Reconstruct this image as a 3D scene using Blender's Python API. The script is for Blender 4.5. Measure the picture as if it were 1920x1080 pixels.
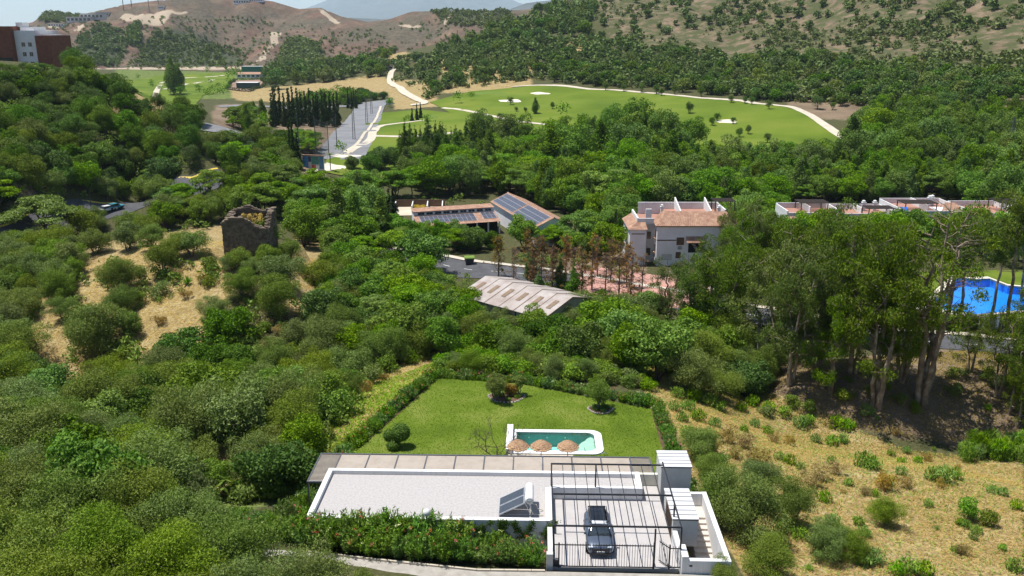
import bpy, bmesh, math, random
import numpy as np
from mathutils import Vector, Matrix
from mathutils.geometry import delaunay_2d_cdt
SC = bpy.context.scene
for o in list(bpy.data.objects): bpy.data.objects.remove(o)
COL = SC.collection
R = math.radians
# ------------------------------------------------------------------ camera
F = 1640.0; TH = math.atan(492 / 1640.0); CZ = 35.2
cd = bpy.data.cameras.new('camera'); cam = bpy.data.objects.new('camera', cd); COL.objects.link(cam)
cd.sensor_width = 36.0; cd.lens = 36.0 * F / 1920.0; cd.clip_start = 0.5; cd.clip_end = 90000
cam.location = (0, 0, CZ); cam.rotation_euler = (math.pi / 2 - TH, 0, 0); SC.camera = cam
# ------------------------------------------------------------------ sky, sun, exposure
SUN_EL = R(72); SUN_TO = Vector((-0.97, 0.24, 0)).normalized()      # horizontal direction towards the sun
W = bpy.data.worlds.new('World'); SC.world = W; W.use_nodes = True
wn = W.node_tree; bg = wn.nodes['Background']
sky = wn.nodes.new('ShaderNodeTexSky'); sky.sky_type = 'NISHITA'; sky.sun_disc = False
sky.sun_elevation = SUN_EL; sky.sun_rotation = math.atan2(SUN_TO.x, SUN_TO.y)
sky.air_density = 1.0; sky.dust_density = 0.1; sky.ozone_density = 4.0
wn.links.new(sky.outputs[0], bg.inputs[0]); bg.inputs[1].default_value = 0.075
sl = bpy.data.lights.new('sun', 'SUN'); sl.energy = 5.0; sl.angle = R(0.5); sl.color = (1.0, 0.97, 0.925)
so = bpy.data.objects.new('sun', sl); COL.objects.link(so)
sd = Vector((SUN_TO.x * math.cos(SUN_EL), SUN_TO.y * math.cos(SUN_EL), math.sin(SUN_EL)))
so.rotation_euler = sd.to_track_quat('Z', 'Y').to_euler(); so.location = (0, 0, 200)
vs = SC.view_settings; vs.view_transform = 'Standard'; vs.look = 'None'; vs.exposure = 0.55; vs.gamma = 1.0
vs.use_curve_mapping = False
cy = SC.cycles; cy.max_bounces = 6; cy.diffuse_bounces = 3; cy.glossy_bounces = 3; cy.transmission_bounces = 4
cy.transparent_max_bounces = 6; cy.volume_bounces = 1; cy.use_denoising = True
cy.sample_clamp_indirect = 6.0

# ------------------------------------------------------------------ pixels (1920x1080 frame) <-> world
def ray(px, py):
    a = (np.asarray(px, float) - 960) / F; b = (540 - np.asarray(py, float)) / F
    return a, math.cos(TH) + b * math.sin(TH), -math.sin(TH) + b * math.cos(TH)
def at(px, py, z):
    a, b, c = ray(px, py); t = (z - CZ) / c
    return float(a * t), float(b * t)
def atd(px, py, D):
    a, b, c = ray(px, py); t = D / math.hypot(float(a), float(b))
    return float(a * t), float(b * t), CZ + float(c * t)
def proj(X, Y, Z):
    dz = Z - CZ; fw = Y * math.cos(TH) - dz * math.sin(TH); up = Y * math.sin(TH) + dz * math.cos(TH)
    return 960 + F * X / fw, 540 - F * up / fw
HA = R(1.5); HO = at(1036, 1062, 0)                 # the villa's own axes: u along the road, v away from it
def H(u, v, z=0.0):
    return (HO[0] + u * math.cos(HA) + v * math.sin(HA), HO[1] - u * math.sin(HA) + v * math.cos(HA), z)
def Hxy(u, v): return H(u, v)[:2]

# ------------------------------------------------------------------ objects and tags
def tag(o, label=None, cat=None, group=None, kind=None):
    if label: o['label'] = label
    if cat: o['category'] = cat
    if group: o['group'] = group
    if kind: o['kind'] = kind
    return o
def link(name, me, parent=None, loc=None, rz=0.0):
    o = bpy.data.objects.new(name, me); COL.objects.link(o)
    if parent: o.parent = parent
    if loc is not None: o.location = loc
    if rz: o.rotation_euler = (0, 0, rz)
    return o
def empty(name, loc=(0, 0, 0), rz=0.0, parent=None):
    o = link(name, None, parent, loc, rz); o.empty_display_size = 0.3
    return o
def thing(name, label, cat, loc=(0, 0, 0), rz=0.0, group=None):
    return tag(empty(name, loc, rz), label, cat, group)
def mesh_np(name, V, Q, mats, smooth=False, mi=None):
    """V (n,3); Q list of int arrays (m,k)"""
    me = bpy.data.meshes.new(name)
    V = np.asarray(V, np.float32); me.vertices.add(len(V)); me.vertices.foreach_set('co', V.ravel())
    Q = [np.asarray(q, np.int32) for q in Q if len(q)]
    nl = sum(q.size for q in Q); nf = sum(len(q) for q in Q)
    me.loops.add(nl); me.polygons.add(nf)
    me.loops.foreach_set('vertex_index', np.concatenate([q.ravel() for q in Q]))
    tot = np.concatenate([np.full(len(q), q.shape[1], np.int32) for q in Q])
    me.polygons.foreach_set('loop_start', np.concatenate([[0], np.cumsum(tot)[:-1]]).astype(np.int32))
    for m in (mats if isinstance(mats, (list, tuple)) else [mats]): me.materials.append(m)
    if mi is not None: me.polygons.foreach_set('material_index', np.asarray(mi, np.int32))
    if smooth: me.polygons.foreach_set('use_smooth', np.ones(nf, bool))
    me.update(calc_edges=True); me.validate()
    return me
class MB:
    """collects boxes, bars, prisms and tubes; build() makes ONE mesh object of them"""
    def __init__(s): s.v = []; s.f = []
    def add(s, vs, fs):
        n = len(s.v); s.v += [tuple(map(float, p)) for p in vs]; s.f += [[i + n for i in f] for f in fs]; return s
    def box(s, x0, x1, y0, y1, z0, z1):
        return s.add([(x0,y0,z0),(x1,y0,z0),(x1,y1,z0),(x0,y1,z0),(x0,y0,z1),(x1,y0,z1),(x1,y1,z1),(x0,y1,z1)],
                     [(3,2,1,0),(4,5,6,7),(0,1,5,4),(1,2,6,5),(2,3,7,6),(3,0,4,7)])
    def bar(s, a, b, w, h=None):
        h = h or w; a = Vector(a); b = Vector(b); d = (b - a).normalized()
        up = Vector((0,0,1)) if abs(d.z) < 0.95 else Vector((0,1,0))
        r = d.cross(up).normalized(); u = r.cross(d).normalized()
        P = [p + r*sx*w/2 + u*sz*h/2 for p in (a, b) for sx, sz in ((-1,-1),(1,-1),(1,1),(-1,1))]
        return s.add(P, [(3,2,1,0),(4,5,6,7),(0,1,5,4),(1,2,6,5),(2,3,7,6),(3,0,4,7)])
    def prism(s, pts, z0, z1):
        n = len(pts)
        z0 = z0 if hasattr(z0, '__len__') else [z0]*n; z1 = z1 if hasattr(z1, '__len__') else [z1]*n
        V = [(p[0],p[1],z) for p, z in zip(pts, z0)] + [(p[0],p[1],z) for p, z in zip(pts, z1)]
        return s.add(V, [list(range(n))[::-1], list(range(n, 2*n))] + [(i,(i+1)%n,(i+1)%n+n,i+n) for i in range(n)])
    def tube(s, pts, rad, n=8, cap=True):
        pts = [Vector(p) for p in pts]; rad = rad if hasattr(rad, '__len__') else [rad]*len(pts)
        V = []; m = len(pts)
        for i, p in enumerate(pts):
            d = (pts[min(i+1,m-1)] - pts[max(i-1,0)]).normalized()
            up = Vector((0,0,1)) if abs(d.z) < 0.9 else Vector((1,0,0))
            r = d.cross(up).normalized(); u = r.cross(d).normalized()
            V += [p + (r*math.cos(2*math.pi*k/n) + u*math.sin(2*math.pi*k/n))*rad[i] for k in range(n)]
        Fs = [(i*n+k, i*n+(k+1)%n, (i+1)*n+(k+1)%n, (i+1)*n+k) for i in range(m-1) for k in range(n)]
        if cap: Fs += [list(range(n))[::-1], list(range((m-1)*n, m*n))]
        return s.add(V, Fs)
    def lathe(s, prof, n=16, c=(0,0,0)):
        V = [(c[0]+r*math.cos(2*math.pi*k/n), c[1]+r*math.sin(2*math.pi*k/n), c[2]+z) for r, z in prof for k in range(n)]
        m = len(prof)
        Fs = [(i*n+k, i*n+(k+1)%n, (i+1)*n+(k+1)%n, (i+1)*n+k) for i in range(m-1) for k in range(n)]
        Fs += [list(range(n))[::-1], list(range((m-1)*n, m*n))]
        return s.add(V, Fs)
    def mesh(s, name, mat, bevel=0, smooth=False):
        me = bpy.data.meshes.new(name); me.from_pydata(s.v, [], s.f)
        if bevel:
            bm = bmesh.new(); bm.from_mesh(me)
            bmesh.ops.bevel(bm, geom=list(bm.edges), offset=bevel, segments=1, affect='EDGES', clamp_overlap=True)
            bm.to_mesh(me); bm.free()
        me.materials.append(mat)
        if smooth: me.polygons.foreach_set('use_smooth', np.ones(len(me.polygons), bool))
        me.update(); return me
    def build(s, name, mat, parent=None, bevel=0, smooth=False, loc=None, rz=0.0):
        return link(name, s.mesh(name, mat, bevel, smooth), parent, loc, rz)
def box(name, mat, parent, x0, x1, y0, y1, z0, z1, bevel=0):
    return MB().box(x0, x1, y0, y1, z0, z1).build(name, mat, parent, bevel)

# ------------------------------------------------------------------ materials
MATS = {}
def nmat(name):
    m = bpy.data.materials.new(name); m.use_nodes = True; MATS[name] = m
    return m, m.node_tree.nodes, m.node_tree.links, m.node_tree.nodes['Principled BSDF']
def mixc(n, l, fac, a, b, mode='MIX'):
    x = n.new('ShaderNodeMix'); x.data_type = 'RGBA'; x.blend_type = mode
    for sock, v in ((x.inputs[0], fac), (x.inputs[6], a), (x.inputs[7], b)):
        if hasattr(v, 'is_linked'): l.new(v, sock)
        else: sock.default_value = v if not hasattr(v, '__len__') else (*v[:3], 1)
    return x.outputs[2]
def math_(n, l, op, a, b=0.0, clamp=False):
    x = n.new('ShaderNodeMath'); x.operation = op; x.use_clamp = clamp
    for i, v in enumerate((a, b)):
        if hasattr(v, 'is_linked'): l.new(v, x.inputs[i])
        else: x.inputs[i].default_value = v
    return x.outputs[0]
def noise(n, l, scale, detail=4, vec=None, rough=0.55, dist=0.0):
    x = n.new('ShaderNodeTexNoise'); x.inputs['Scale'].default_value = scale; x.inputs['Detail'].default_value = detail
    x.inputs['Roughness'].default_value = rough; x.inputs['Distortion'].default_value = dist
    if vec is not None: l.new(vec, x.inputs['Vector'])
    return x.outputs[0]
def ramp(n, l, v, stops):
    r = n.new('ShaderNodeValToRGB'); e = r.color_ramp.elements
    while len(e) < len(stops): e.new(0.5)
    for k, (p, c) in enumerate(stops):
        e[k].position = p; e[k].color = (*c[:3], 1) if hasattr(c, '__len__') else (c, c, c, 1)
    l.new(v, r.inputs[0]); return r.outputs[0]
def worldpos(n): return n.new('ShaderNodeNewGeometry').outputs['Position']
def bump(n, l, b, h, strength, dist=0.05):
    x = n.new('ShaderNodeBump'); x.inputs['Strength'].default_value = strength; x.inputs['Distance'].default_value = dist
    l.new(h, x.inputs['Height']); l.new(x.outputs[0], b.inputs['Normal'])
def surf(name, c1, c2=None, rough=0.7, scale=4.0, bumps=0.0, metal=0.0, spec=0.3, c3=None, detail=5, bscale=None, bd=0.03):
    m, n, l, b = nmat(name)
    b.inputs['Roughness'].default_value = rough; b.inputs['Metallic'].default_value = metal
    b.inputs['Specular IOR Level'].default_value = spec
    p = worldpos(n); nz = noise(n, l, scale, detail, p)
    c2 = c2 or tuple(min(1, x * 0.8) for x in c1)
    st = [(0.32, c2), (0.62, c1)] if c3 is None else [(0.3, c2), (0.5, c1), (0.7, c3)]
    l.new(ramp(n, l, nz, st), b.inputs['Base Color'])
    if bumps: bump(n, l, b, noise(n, l, bscale or scale * 5, 4, p), bumps, bd)
    return m
GAIN = (1.42, 1.45, 0.84)
def leafmat(name, c1, c2, c3=None, trans=0.2, rough=0.6, spec=0.12, var=0.35):
    m, n, l, b = nmat(name); out = n['Material Output']
    g = n.new('ShaderNodeNewGeometry'); oi = n.new('ShaderNodeObjectInfo')
    isl = g.outputs['Random Per Island']
    c1, c2, c3 = [tuple(min(.9, v * k) for v, k in zip(c, GAIN)) for c in (c1, c2, c3 or c1)]
    base = ramp(n, l, isl, [(0.0, c2), (0.6, c1), (1.0, c3 or c1)])
    val = math_(n, l, 'ADD', math_(n, l, 'MULTIPLY', oi.outputs['Random'], var), 1 - var / 2)
    hs = n.new('ShaderNodeHueSaturation'); l.new(base, hs.inputs['Color']); l.new(val, hs.inputs['Value'])
    rnd2 = math_(n, l, 'FRACT', math_(n, l, 'MULTIPLY', oi.outputs['Random'], 7.31))
    l.new(math_(n, l, 'ADD', math_(n, l, 'MULTIPLY', rnd2, 0.032), 0.482), hs.inputs['Hue'])
    rnd3 = math_(n, l, 'FRACT', math_(n, l, 'MULTIPLY', oi.outputs['Random'], 17.7))
    l.new(math_(n, l, 'ADD', math_(n, l, 'MULTIPLY', rnd3, 0.3), 0.85), hs.inputs['Saturation'])
    l.new(hs.outputs[0], b.inputs['Base Color'])
    b.inputs['Roughness'].default_value = rough; b.inputs['Specular IOR Level'].default_value = spec
    if trans:
        t = n.new('ShaderNodeBsdfTranslucent')
        l.new(mixc(n, l, 1.0, hs.outputs[0], (1.35, 1.45, 0.5), 'MULTIPLY'), t.inputs[0])
        mx = n.new('ShaderNodeMixShader'); mx.inputs[0].default_value = trans
        l.new(b.outputs[0], mx.inputs[1]); l.new(t.outputs[0], mx.inputs[2]); l.new(mx.outputs[0], out.inputs[0])
    return m

def weathered(name, c1, c2, stain, amt):
    m, n, l, b = nmat(name); b.inputs['Roughness'].default_value = .85; b.inputs['Specular IOR Level'].default_value = .2
    p = worldpos(n); mp = n.new('ShaderNodeMapping'); mp.inputs['Scale'].default_value = (2.6, 2.6, .22); l.new(p, mp.inputs['Vector'])
    c = ramp(n, l, noise(n, l, .9, 5, p), [(.35, c2), (.6, c1)])
    c = mixc(n, l, math_(n, l, 'MULTIPLY', ramp(n, l, noise(n, l, 1.0, 5, mp.outputs[0], .65), [(.52, 0.0), (.78, 1.0)]), amt), c, stain)
    l.new(c, b.inputs['Base Color']); bump(n, l, b, noise(n, l, 30, 3, p), .08, .02); return m
white = weathered('white_render', (0.70, 0.69, 0.675), (0.64, 0.63, 0.615), (.42,.39,.34), .55)
M_grey_wall = surf('grey_render', (0.50, 0.49, 0.47), (0.44, 0.43, 0.41), 0.85, 1.5, 0.05)  # own grey of several parts; in the house recess it paints shade
M_cream = surf('cream_render', (0.66, 0.64, 0.55), (0.58, 0.56, 0.47), 0.85, 1.5, 0.05)
M_dark_metal = surf('dark_metal', (0.045, 0.045, 0.05), (0.03, 0.03, 0.035), 0.45, 8, 0.0, 0.0, 0.5)
M_black_metal = surf('black_metal', (0.02, 0.02, 0.024), (0.012, 0.012, 0.015), 0.4, 8, 0.0, 0.0, 0.5)
M_slate_metal = surf('slate_metal', (0.10, 0.105, 0.115), (0.08, 0.082, 0.09), 0.45, 8)
M_asphalt = surf('asphalt', (0.085, 0.085, 0.09), (0.06, 0.06, 0.064), 0.9, 0.6, 0.3, bscale=30)
M_asphalt_pale = surf('pale_asphalt', (0.20, 0.20, 0.205), (0.15, 0.15, 0.155), 0.9, 0.12, 0.2, bscale=10)
M_lane = surf('lane_concrete', (0.36, 0.33, 0.29), (0.27, 0.245, 0.21), 0.9, 1.6, 0.4, bscale=25)
M_path = surf('pale_path', (0.52, 0.46, 0.36), (0.44, 0.38, 0.29), 0.95, 0.3)
M_sand = surf('sand', (0.66, 0.60, 0.48), (0.58, 0.52, 0.40), 0.95, 0.5)
M_bark = surf('bark', (0.10, 0.075, 0.055), (0.055, 0.04, 0.03), 0.95, 6, 0.5, bscale=18)
M_bark_pale = surf('pale_bark', (0.22, 0.165, 0.115), (0.09, 0.065, 0.045), 0.9, 1.1, 0.3, c3=(0.38, 0.32, 0.25))
M_bark_grey = surf('grey_bark', (0.17, 0.14, 0.12), (0.10, 0.08, 0.07), 0.95, 5, 0.3)
M_dead = surf('dead_twigs', (0.17, 0.115, 0.08), (0.10, 0.065, 0.045), 0.95, 3)
M_terracotta = surf('terracotta_tile', (0.32, 0.185, 0.125), (0.24, 0.13, 0.085), 0.85, 1.3, 0.2, c3=(0.42, 0.27, 0.18))
M_terr_floor = surf('terracotta_floor', (0.36, 0.19, 0.14), (0.30, 0.155, 0.11), 0.85, 1.3)
M_glass = surf('dark_glass', (0.03, 0.04, 0.05), (0.02, 0.028, 0.035), 0.08, 0.5, 0, 0, 0.6)
M_solar = surf('solar_cell', (0.085, 0.085, 0.105), (0.065, 0.065, 0.085), 0.3, 1.0, 0, 0, 0.6)
M_alu = surf('aluminium', (0.62, 0.63, 0.64), (0.5, 0.51, 0.52), 0.4, 3, 0, 0.6)
M_brick = surf('red_brick', (0.21, 0.085, 0.055), (0.15, 0.06, 0.04), 0.9, 0.8, 0.2, bscale=4)
M_wood = surf('brown_wood', (0.15, 0.09, 0.055), (0.09, 0.055, 0.035), 0.8, 3)
M_wood_dark = surf('dark_wood', (0.06, 0.045, 0.035), (0.035, 0.026, 0.02), 0.8, 3)
M_black = surf('interior_shade', (0.015, 0.014, 0.013), (0.01, 0.01, 0.01), 0.9, 2)  # near-black that paints in the shade inside stable and loggia
L_olive = leafmat('olive_leaf', (0.108, 0.146, 0.040), (0.070, 0.106, 0.026), (0.155, 0.190, 0.070))
L_silver = leafmat('silver_leaf', (0.115, 0.145, 0.065), (0.065, 0.095, 0.034), (0.18, 0.205, 0.115), var=.15)
L_carob = leafmat('carob_leaf', (0.055, 0.105, 0.020), (0.035, 0.070, 0.012), (0.09, 0.15, 0.03))
L_broad = leafmat('broad_leaf', (0.092, 0.168, 0.020), (0.058, 0.115, 0.013), (0.15, 0.225, 0.035))
L_tipu = leafmat('feathery_leaf', (0.105, 0.185, 0.026), (0.065, 0.125, 0.015), (0.165, 0.24, 0.04))
L_pine = leafmat('pine_needle', (0.062, 0.110, 0.026), (0.04, 0.075, 0.016), (0.10, 0.155, 0.04), 0.15)
L_poplar = leafmat('poplar_leaf', (0.082, 0.138, 0.026), (0.050, 0.092, 0.016), (0.13, 0.185, 0.045))
L_cyp = leafmat('cypress_leaf', (0.024, 0.045, 0.016), (0.014, 0.028, 0.010), (0.04, 0.065, 0.022), 0.1)
L_euc = leafmat('eucalyptus_leaf', (0.066, 0.104, 0.018), (0.038, 0.066, 0.011), (0.115, 0.145, 0.030), 0.25)
L_ole = leafmat('oleander_leaf', (0.075, 0.150, 0.030), (0.05, 0.10, 0.018), (0.14, 0.21, 0.055))
L_scrub = leafmat('scrub_leaf', (0.075, 0.105, 0.034), (0.05, 0.075, 0.022), (0.12, 0.145, 0.06), 0.15)
L_tawny = leafmat('tawny_leaf', (0.22, 0.16, 0.075), (0.14, 0.10, 0.05), (0.28, 0.21, 0.10), 0.2)
L_dry = leafmat('dry_leaf', (0.17, 0.105, 0.06), (0.12, 0.07, 0.04), (0.28, 0.17, 0.07), 0.2)
L_straw = leafmat('straw', (0.38, 0.275, 0.12), (0.29, 0.195, 0.07), (0.47, 0.375, 0.20), 0.25, 0.8, 0.1)
L_weed = leafmat('weed_leaf', (0.10, 0.19, 0.024), (0.06, 0.13, 0.014), (0.19, 0.26, 0.05))
L_pink = leafmat('pink_petal', (0.48, 0.12, 0.17), (0.40, 0.045, 0.10), (0.55, 0.24, 0.27), 0.3, var=0.1)
L_white = leafmat('white_petal', (0.52, 0.52, 0.5), (0.46, 0.46, 0.42), (0.56, 0.57, 0.6), 0.3, var=0.1)
L_lawn = leafmat('lawn_blade', (0.092, 0.150, 0.016), (0.070, 0.122, 0.012), (0.122, 0.178, 0.027), 0.3, var=0)

# ------------------------------------------------------------------ terrain: heights from control points
CTRL = []      # (X, Y, z)
def cz(*pts):
    for px, py, z in pts: CTRL.append((*at(px, py, z), z))
def cdist(*pts):
    for px, py, D in pts: CTRL.append(atd(px, py, D))
# lane and ground in front of the villa
for u, v, z in [(-22,0,0),(-17,0,0),(-10,-1,0),(-4,-2,0),(3,-3,0),(9,-3,0),(14,-4,-0.3),(-17,-8,0.3),(-5,-10,0.3),(8,-12,0.4),(20,-14,0.2),
                (-30,3,-0.6),(-40,8,-1.5),(-30,-8,0.3),(-45,-6,0),(-20,-25,3),(0,-30,4),(20,-30,3),(40,-28,2),(-45,-25,3),
                (-21,6,-1.2),(-22,12,-3.6),(-26,20,-5.5),(-24,30,-6.5),(-18,38,-6.0),(-10,44,-6.2),(0,44,-6.2),(12,37,-5.6),(15,28,-4.6),
                (14,18,-4.0),(14,9,-3.0),(14,1,-1.2),(18,-2,-1.2),(-35,14,-4.5),(-48,18,-5.5)]:
    x, y, _ = H(u, v); CTRL.append((x, y, z))
cz((425,860,-5.5),(300,760,-12),(150,800,-10),(0,760,-11),(0,900,-6),(-200,900,-5),(-200,760,-9),(500,740,-11),(620,700,-11),(720,670,-11.5),(600,620,-10.5),
   (150,690,-14),(80,640,-11.5),(250,620,-10),(330,540,-6.5),(260,480,-4.2),(430,470,-3.2),(475,500,-4),(560,500,-6),(580,600,-9.5),(640,560,-11),(330,450,-3.6),
   (0,640,-12),(-250,640,-12),(0,540,-10),(-250,520,-10),(120,480,-6.5),(0,450,-8),(-250,450,-8),(130,405,-7),(220,392,-7),(290,372,-8),(400,350,-10),(480,400,-9),
   (560,420,-11),(660,440,-12),(860,640,-12),(760,600,-12),(700,520,-12),(1000,640,-12),(1100,660,-11.5),(1200,680,-11),
   (890,590,-11),(880,500,-11),(1000,480,-11.5),(950,420,-12),(1050,420,-12.5),(760,400,-12.5),(720,440,-12.5),(1220,500,-12),(1350,500,-12),(1250,550,-11),(1400,560,-11),
   (1080,560,-11),(1500,600,-10),(1650,640,-9.5),(1790,640,-9.2),(1920,650,-9),(1700,560,-9.2),(1830,560,-9.2),(1920,540,-9.2),(2300,560,-9.5),(2300,700,-9),
   (1500,480,-11.5),(1700,470,-11),(1900,450,-11),(2300,430,-11),
   (1300,700,-8.5),(1420,740,-10.8),(1550,790,-11.3),(1750,815,-11.4),(1920,838,-11.2),(2300,850,-11),
   (1500,720,-8.2),(1640,745,-8.2),(1800,740,-8.2),(1920,760,-8.5),(2200,760,-8.5),
   (1300,800,-5.3),(1450,850,-6.0),(1400,950,-3.8),(1500,1000,-3.2),(1600,900,-6.0),(1700,1000,-4.6),(1900,1060,-4.2),(1900,920,-7.0),(1750,880,-7.2),(2300,1000,-6),(2300,1300,-3),
   (1480,1080,-2.0))
# mid valley, golf course
cz((600,330,-15),(480,300,-14),(760,320,-16),(1000,330,-16),(1250,340,-15),(1500,350,-14),(1700,350,-13),(1920,350,-12),(2400,350,-12),
   (640,300,-16),(750,250,-15),(585,310,-16),(700,200,-16),(570,235,-16),(640,240,-16),(460,215,-17),(540,180,-18),(660,160,-16),(400,190,-18),
   (880,200,-11),(960,230,-13),(1100,250,-13),(1300,290,-14),(1300,230,-10),(1300,180,-4.5),(1100,165,-3.5),(1000,163,-4),(1480,205,-5),(1580,262,-12),(1450,285,-13.5),
   (1600,215,-6),(1750,260,-9),(1920,290,-10),(1920,230,-3),(1700,215,-3),(2400,280,-9),
   (800,180,-10),(760,170,-11))
# left hill
cdist((50,142,300),(-250,142,320),(120,152,298),(200,175,295),(280,205,295),(400,240,290),(480,270,280),(100,250,275),(0,250,270),(200,250,260),(320,290,245),(30,350,222),(-250,300,240),(100,330,232),
      (50,122,380),(200,165,400),(-250,122,400),(380,230,360))
# behind the left hill, the far valley
cz((330,165,-19),(250,150,-20),(440,160,-19),(300,135,-21),(480,135,-20),(100,135,-21))
# right hill
cdist((1300,130,640),(1300,60,800),(1300,0,950),(1100,120,700),(1100,70,830),(1080,15,990),(950,120,740),(900,90,900),(900,60,1050),(760,110,950),(700,110,1080),(840,150,690),
      (1500,150,600),(1500,60,780),(1500,0,900),(1700,150,540),(1700,60,720),(1700,-20,860),(1920,160,500),(1920,60,680),(1920,-40,830),(2500,160,480),(2500,0,700),
      (1300,-60,1150),(1700,-80,1050),(1920,-100,1000),(1080,-10,1200),(1000,30,1150),(2500,-120,900))
cdist((1080,80,2600),(1400,20,2600),(1900,20,2600),(2500,40,2600),(1400,30,1700),(1900,20,1500))
# far hills beyond the valley
cdist((100,128,1190),(300,130,1190),(480,128,1190),(620,118,1200),(760,92,1350),
      (150,90,1400),(300,90,1400),(450,85,1400),(600,75,1400),(700,60,1450),
      (60,58,1800),(150,52,1700),(300,42,1750),(450,40,1750),(560,50,1750),(640,60,1650),
      (30,50,2100),(90,24,2150),(150,28,2150),(230,8,2100),(300,0,2100),(430,-6,2100),(510,2,2100),(560,18,2050),(600,14,1900),(640,32,1900),(690,42,1900),(740,32,1750),(800,20,1700),(900,20,1700),(1000,18,1700),
      (-200,52,2100),(-200,90,1500),(-250,120,1100))
cdist((-200,60,3200),(100,60,3200),(300,60,3200),(600,60,3200),(900,60,3200))
for a in (-62, -40, -20, 0, 20, 40, 62):
    CTRL.append((15 * math.sin(R(a)), 15 * math.cos(R(a)), 5.0))
C = np.array(CTRL)
def pol(X, Y): return np.arctan2(X, Y), 0.5 * np.log(X * X + Y * Y)
ca, cl = pol(C[:, 0], C[:, 1]); NC = len(C)
def tps(r2): return 0.5 * r2 * np.log(r2 + 1e-12)
r2 = (ca[:, None] - ca) ** 2 + (cl[:, None] - cl) ** 2
wt = 1.0 / (1 + np.exp(cl - math.log(300)))                 # near points are followed closely
A_ = np.zeros((NC + 3, NC + 3)); A_[:NC, :NC] = tps(r2) + np.eye(NC) * 2e-4
A_[:NC, NC:] = np.c_[np.ones(NC), ca, cl]; A_[NC:, :NC] = A_[:NC, NC:].T
w_ = np.linalg.solve(A_, np.r_[C[:, 2], 0, 0, 0])
rs = np.random.RandomState(5)
_perm = rs.rand(256, 256)
def vnoise(x, y):
    xi = np.floor(x).astype(int); yi = np.floor(y).astype(int); fx = x - xi; fy = y - yi
    fx = fx * fx * (3 - 2 * fx); fy = fy * fy * (3 - 2 * fy)
    g = lambda i, j: _perm[(xi + i) % 256, (yi + j) % 256]
    return (g(0,0)*(1-fx)+g(1,0)*fx)*(1-fy) + (g(0,1)*(1-fx)+g(1,1)*fx)*fy - 0.5
def fbm(x, y, o=4):
    s = 0; a = 1
    for k in range(o): s = s + a * vnoise(x * 2**k + 17 * k, y * 2**k + 5 * k); a *= 0.5
    return s
NA, ND = 460, 450
AZ = np.linspace(R(-58), R(58), NA); LD = np.linspace(math.log(14), math.log(3300), ND)
ga, gl = np.meshgrid(AZ, LD, indexing='ij'); GD = np.exp(gl); GX = GD * np.sin(ga); GY = GD * np.cos(ga)
GZ = np.full(ga.shape, w_[NC]) + w_[NC+1] * ga + w_[NC+2] * gl
for k in range(NC): GZ += w_[k] * tps((ga - ca[k]) ** 2 + (gl - cl[k]) ** 2)
amp = np.clip(0.0035 * GD, 0.2, 3.0)
GZ += amp * fbm(GX / (0.12 * GD.clip(60, 400)), GY / 25.0, 4) * np.where(GD > 900, 0.6, 1)
# ridged relief on the far hills and on the right hill
rid = 1 - 2 * np.abs(fbm(GX / 260, GY / 420, 5))
farm = np.clip((GD - 1220) / 300, 0, 1) * np.clip((3000 - GD) / 600, 0, 1)
GZ += farm * (rid - 0.72) * 55 * np.clip((2300 - GD) / 300, 0.25, 1)
hillm = np.clip((GD - 620) / 150, 0, 1) * np.clip((ga - R(2)) / R(6), 0, 1)
GZ += hillm * (1 - 2 * np.abs(fbm(GX / 120, GY / 160, 4)) - 0.7) * 13
# the far crest as it stands against the sky
crest = np.array([(-400,52),(0,50),(30,49),(60,42),(90,23),(150,28),(230,9),(290,1),(360,-4),(430,-6),(510,2),(560,17),(600,14),(640,31),(690,41),(730,36),(770,22),(860,19),(950,21),(1010,17),(1080,8)], float)
cra = np.arctan2((crest[:, 0] - 960) / F, math.cos(TH) + (540 - crest[:, 1]) / F * math.sin(TH)); a_, b_, c_ = ray(crest[:, 0], crest[:, 1]); crs_ = c_ / np.hypot(a_, b_)
want = np.interp(AZ, cra, crs_); sel = GD[0] > 1400; slope = (GZ - CZ) / GD; have = slope[:, sel].max(1); k = np.where(AZ < cra[-1], want - have, 0.0)
for _ in range(3):
    GZ += np.clip((GD - 1200) / 500, 0, 1) * (k * 1.0)[:, None] * GD; have = ((GZ - CZ) / GD)[:, sel].max(1); k = np.where(AZ < cra[-1], want - have, 0.0)
def inpoly(X, Y, P):
    X = np.asarray(X, float); Y = np.asarray(Y, float); r = np.zeros(X.shape, bool); n = len(P)
    for i in range(n):
        (x0, y0), (x1, y1) = P[i][:2], P[(i + 1) % n][:2]
        c = (y0 > Y) != (y1 > Y)
        with np.errstate(divide='ignore', invalid='ignore'): r ^= c & (X < (x1 - x0) * (Y - y0) / (y1 - y0 + 1e-30) + x0)
    return r
def polydist(X, Y, P):
    d = np.full(np.shape(X), 1e9); n = len(P)
    for i in range(n):
        a = np.array(P[i][:2]); b = np.array(P[(i + 1) % n][:2]); e = b - a; L = e @ e + 1e-9
        t = np.clip(((X - a[0]) * e[0] + (Y - a[1]) * e[1]) / L, 0, 1)
        d = np.minimum(d, np.hypot(X - a[0] - t * e[0], Y - a[1] - t * e[1]))
    return d
KEEP = []       # world polygons where no plant may stand (polygon, margin)
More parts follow.
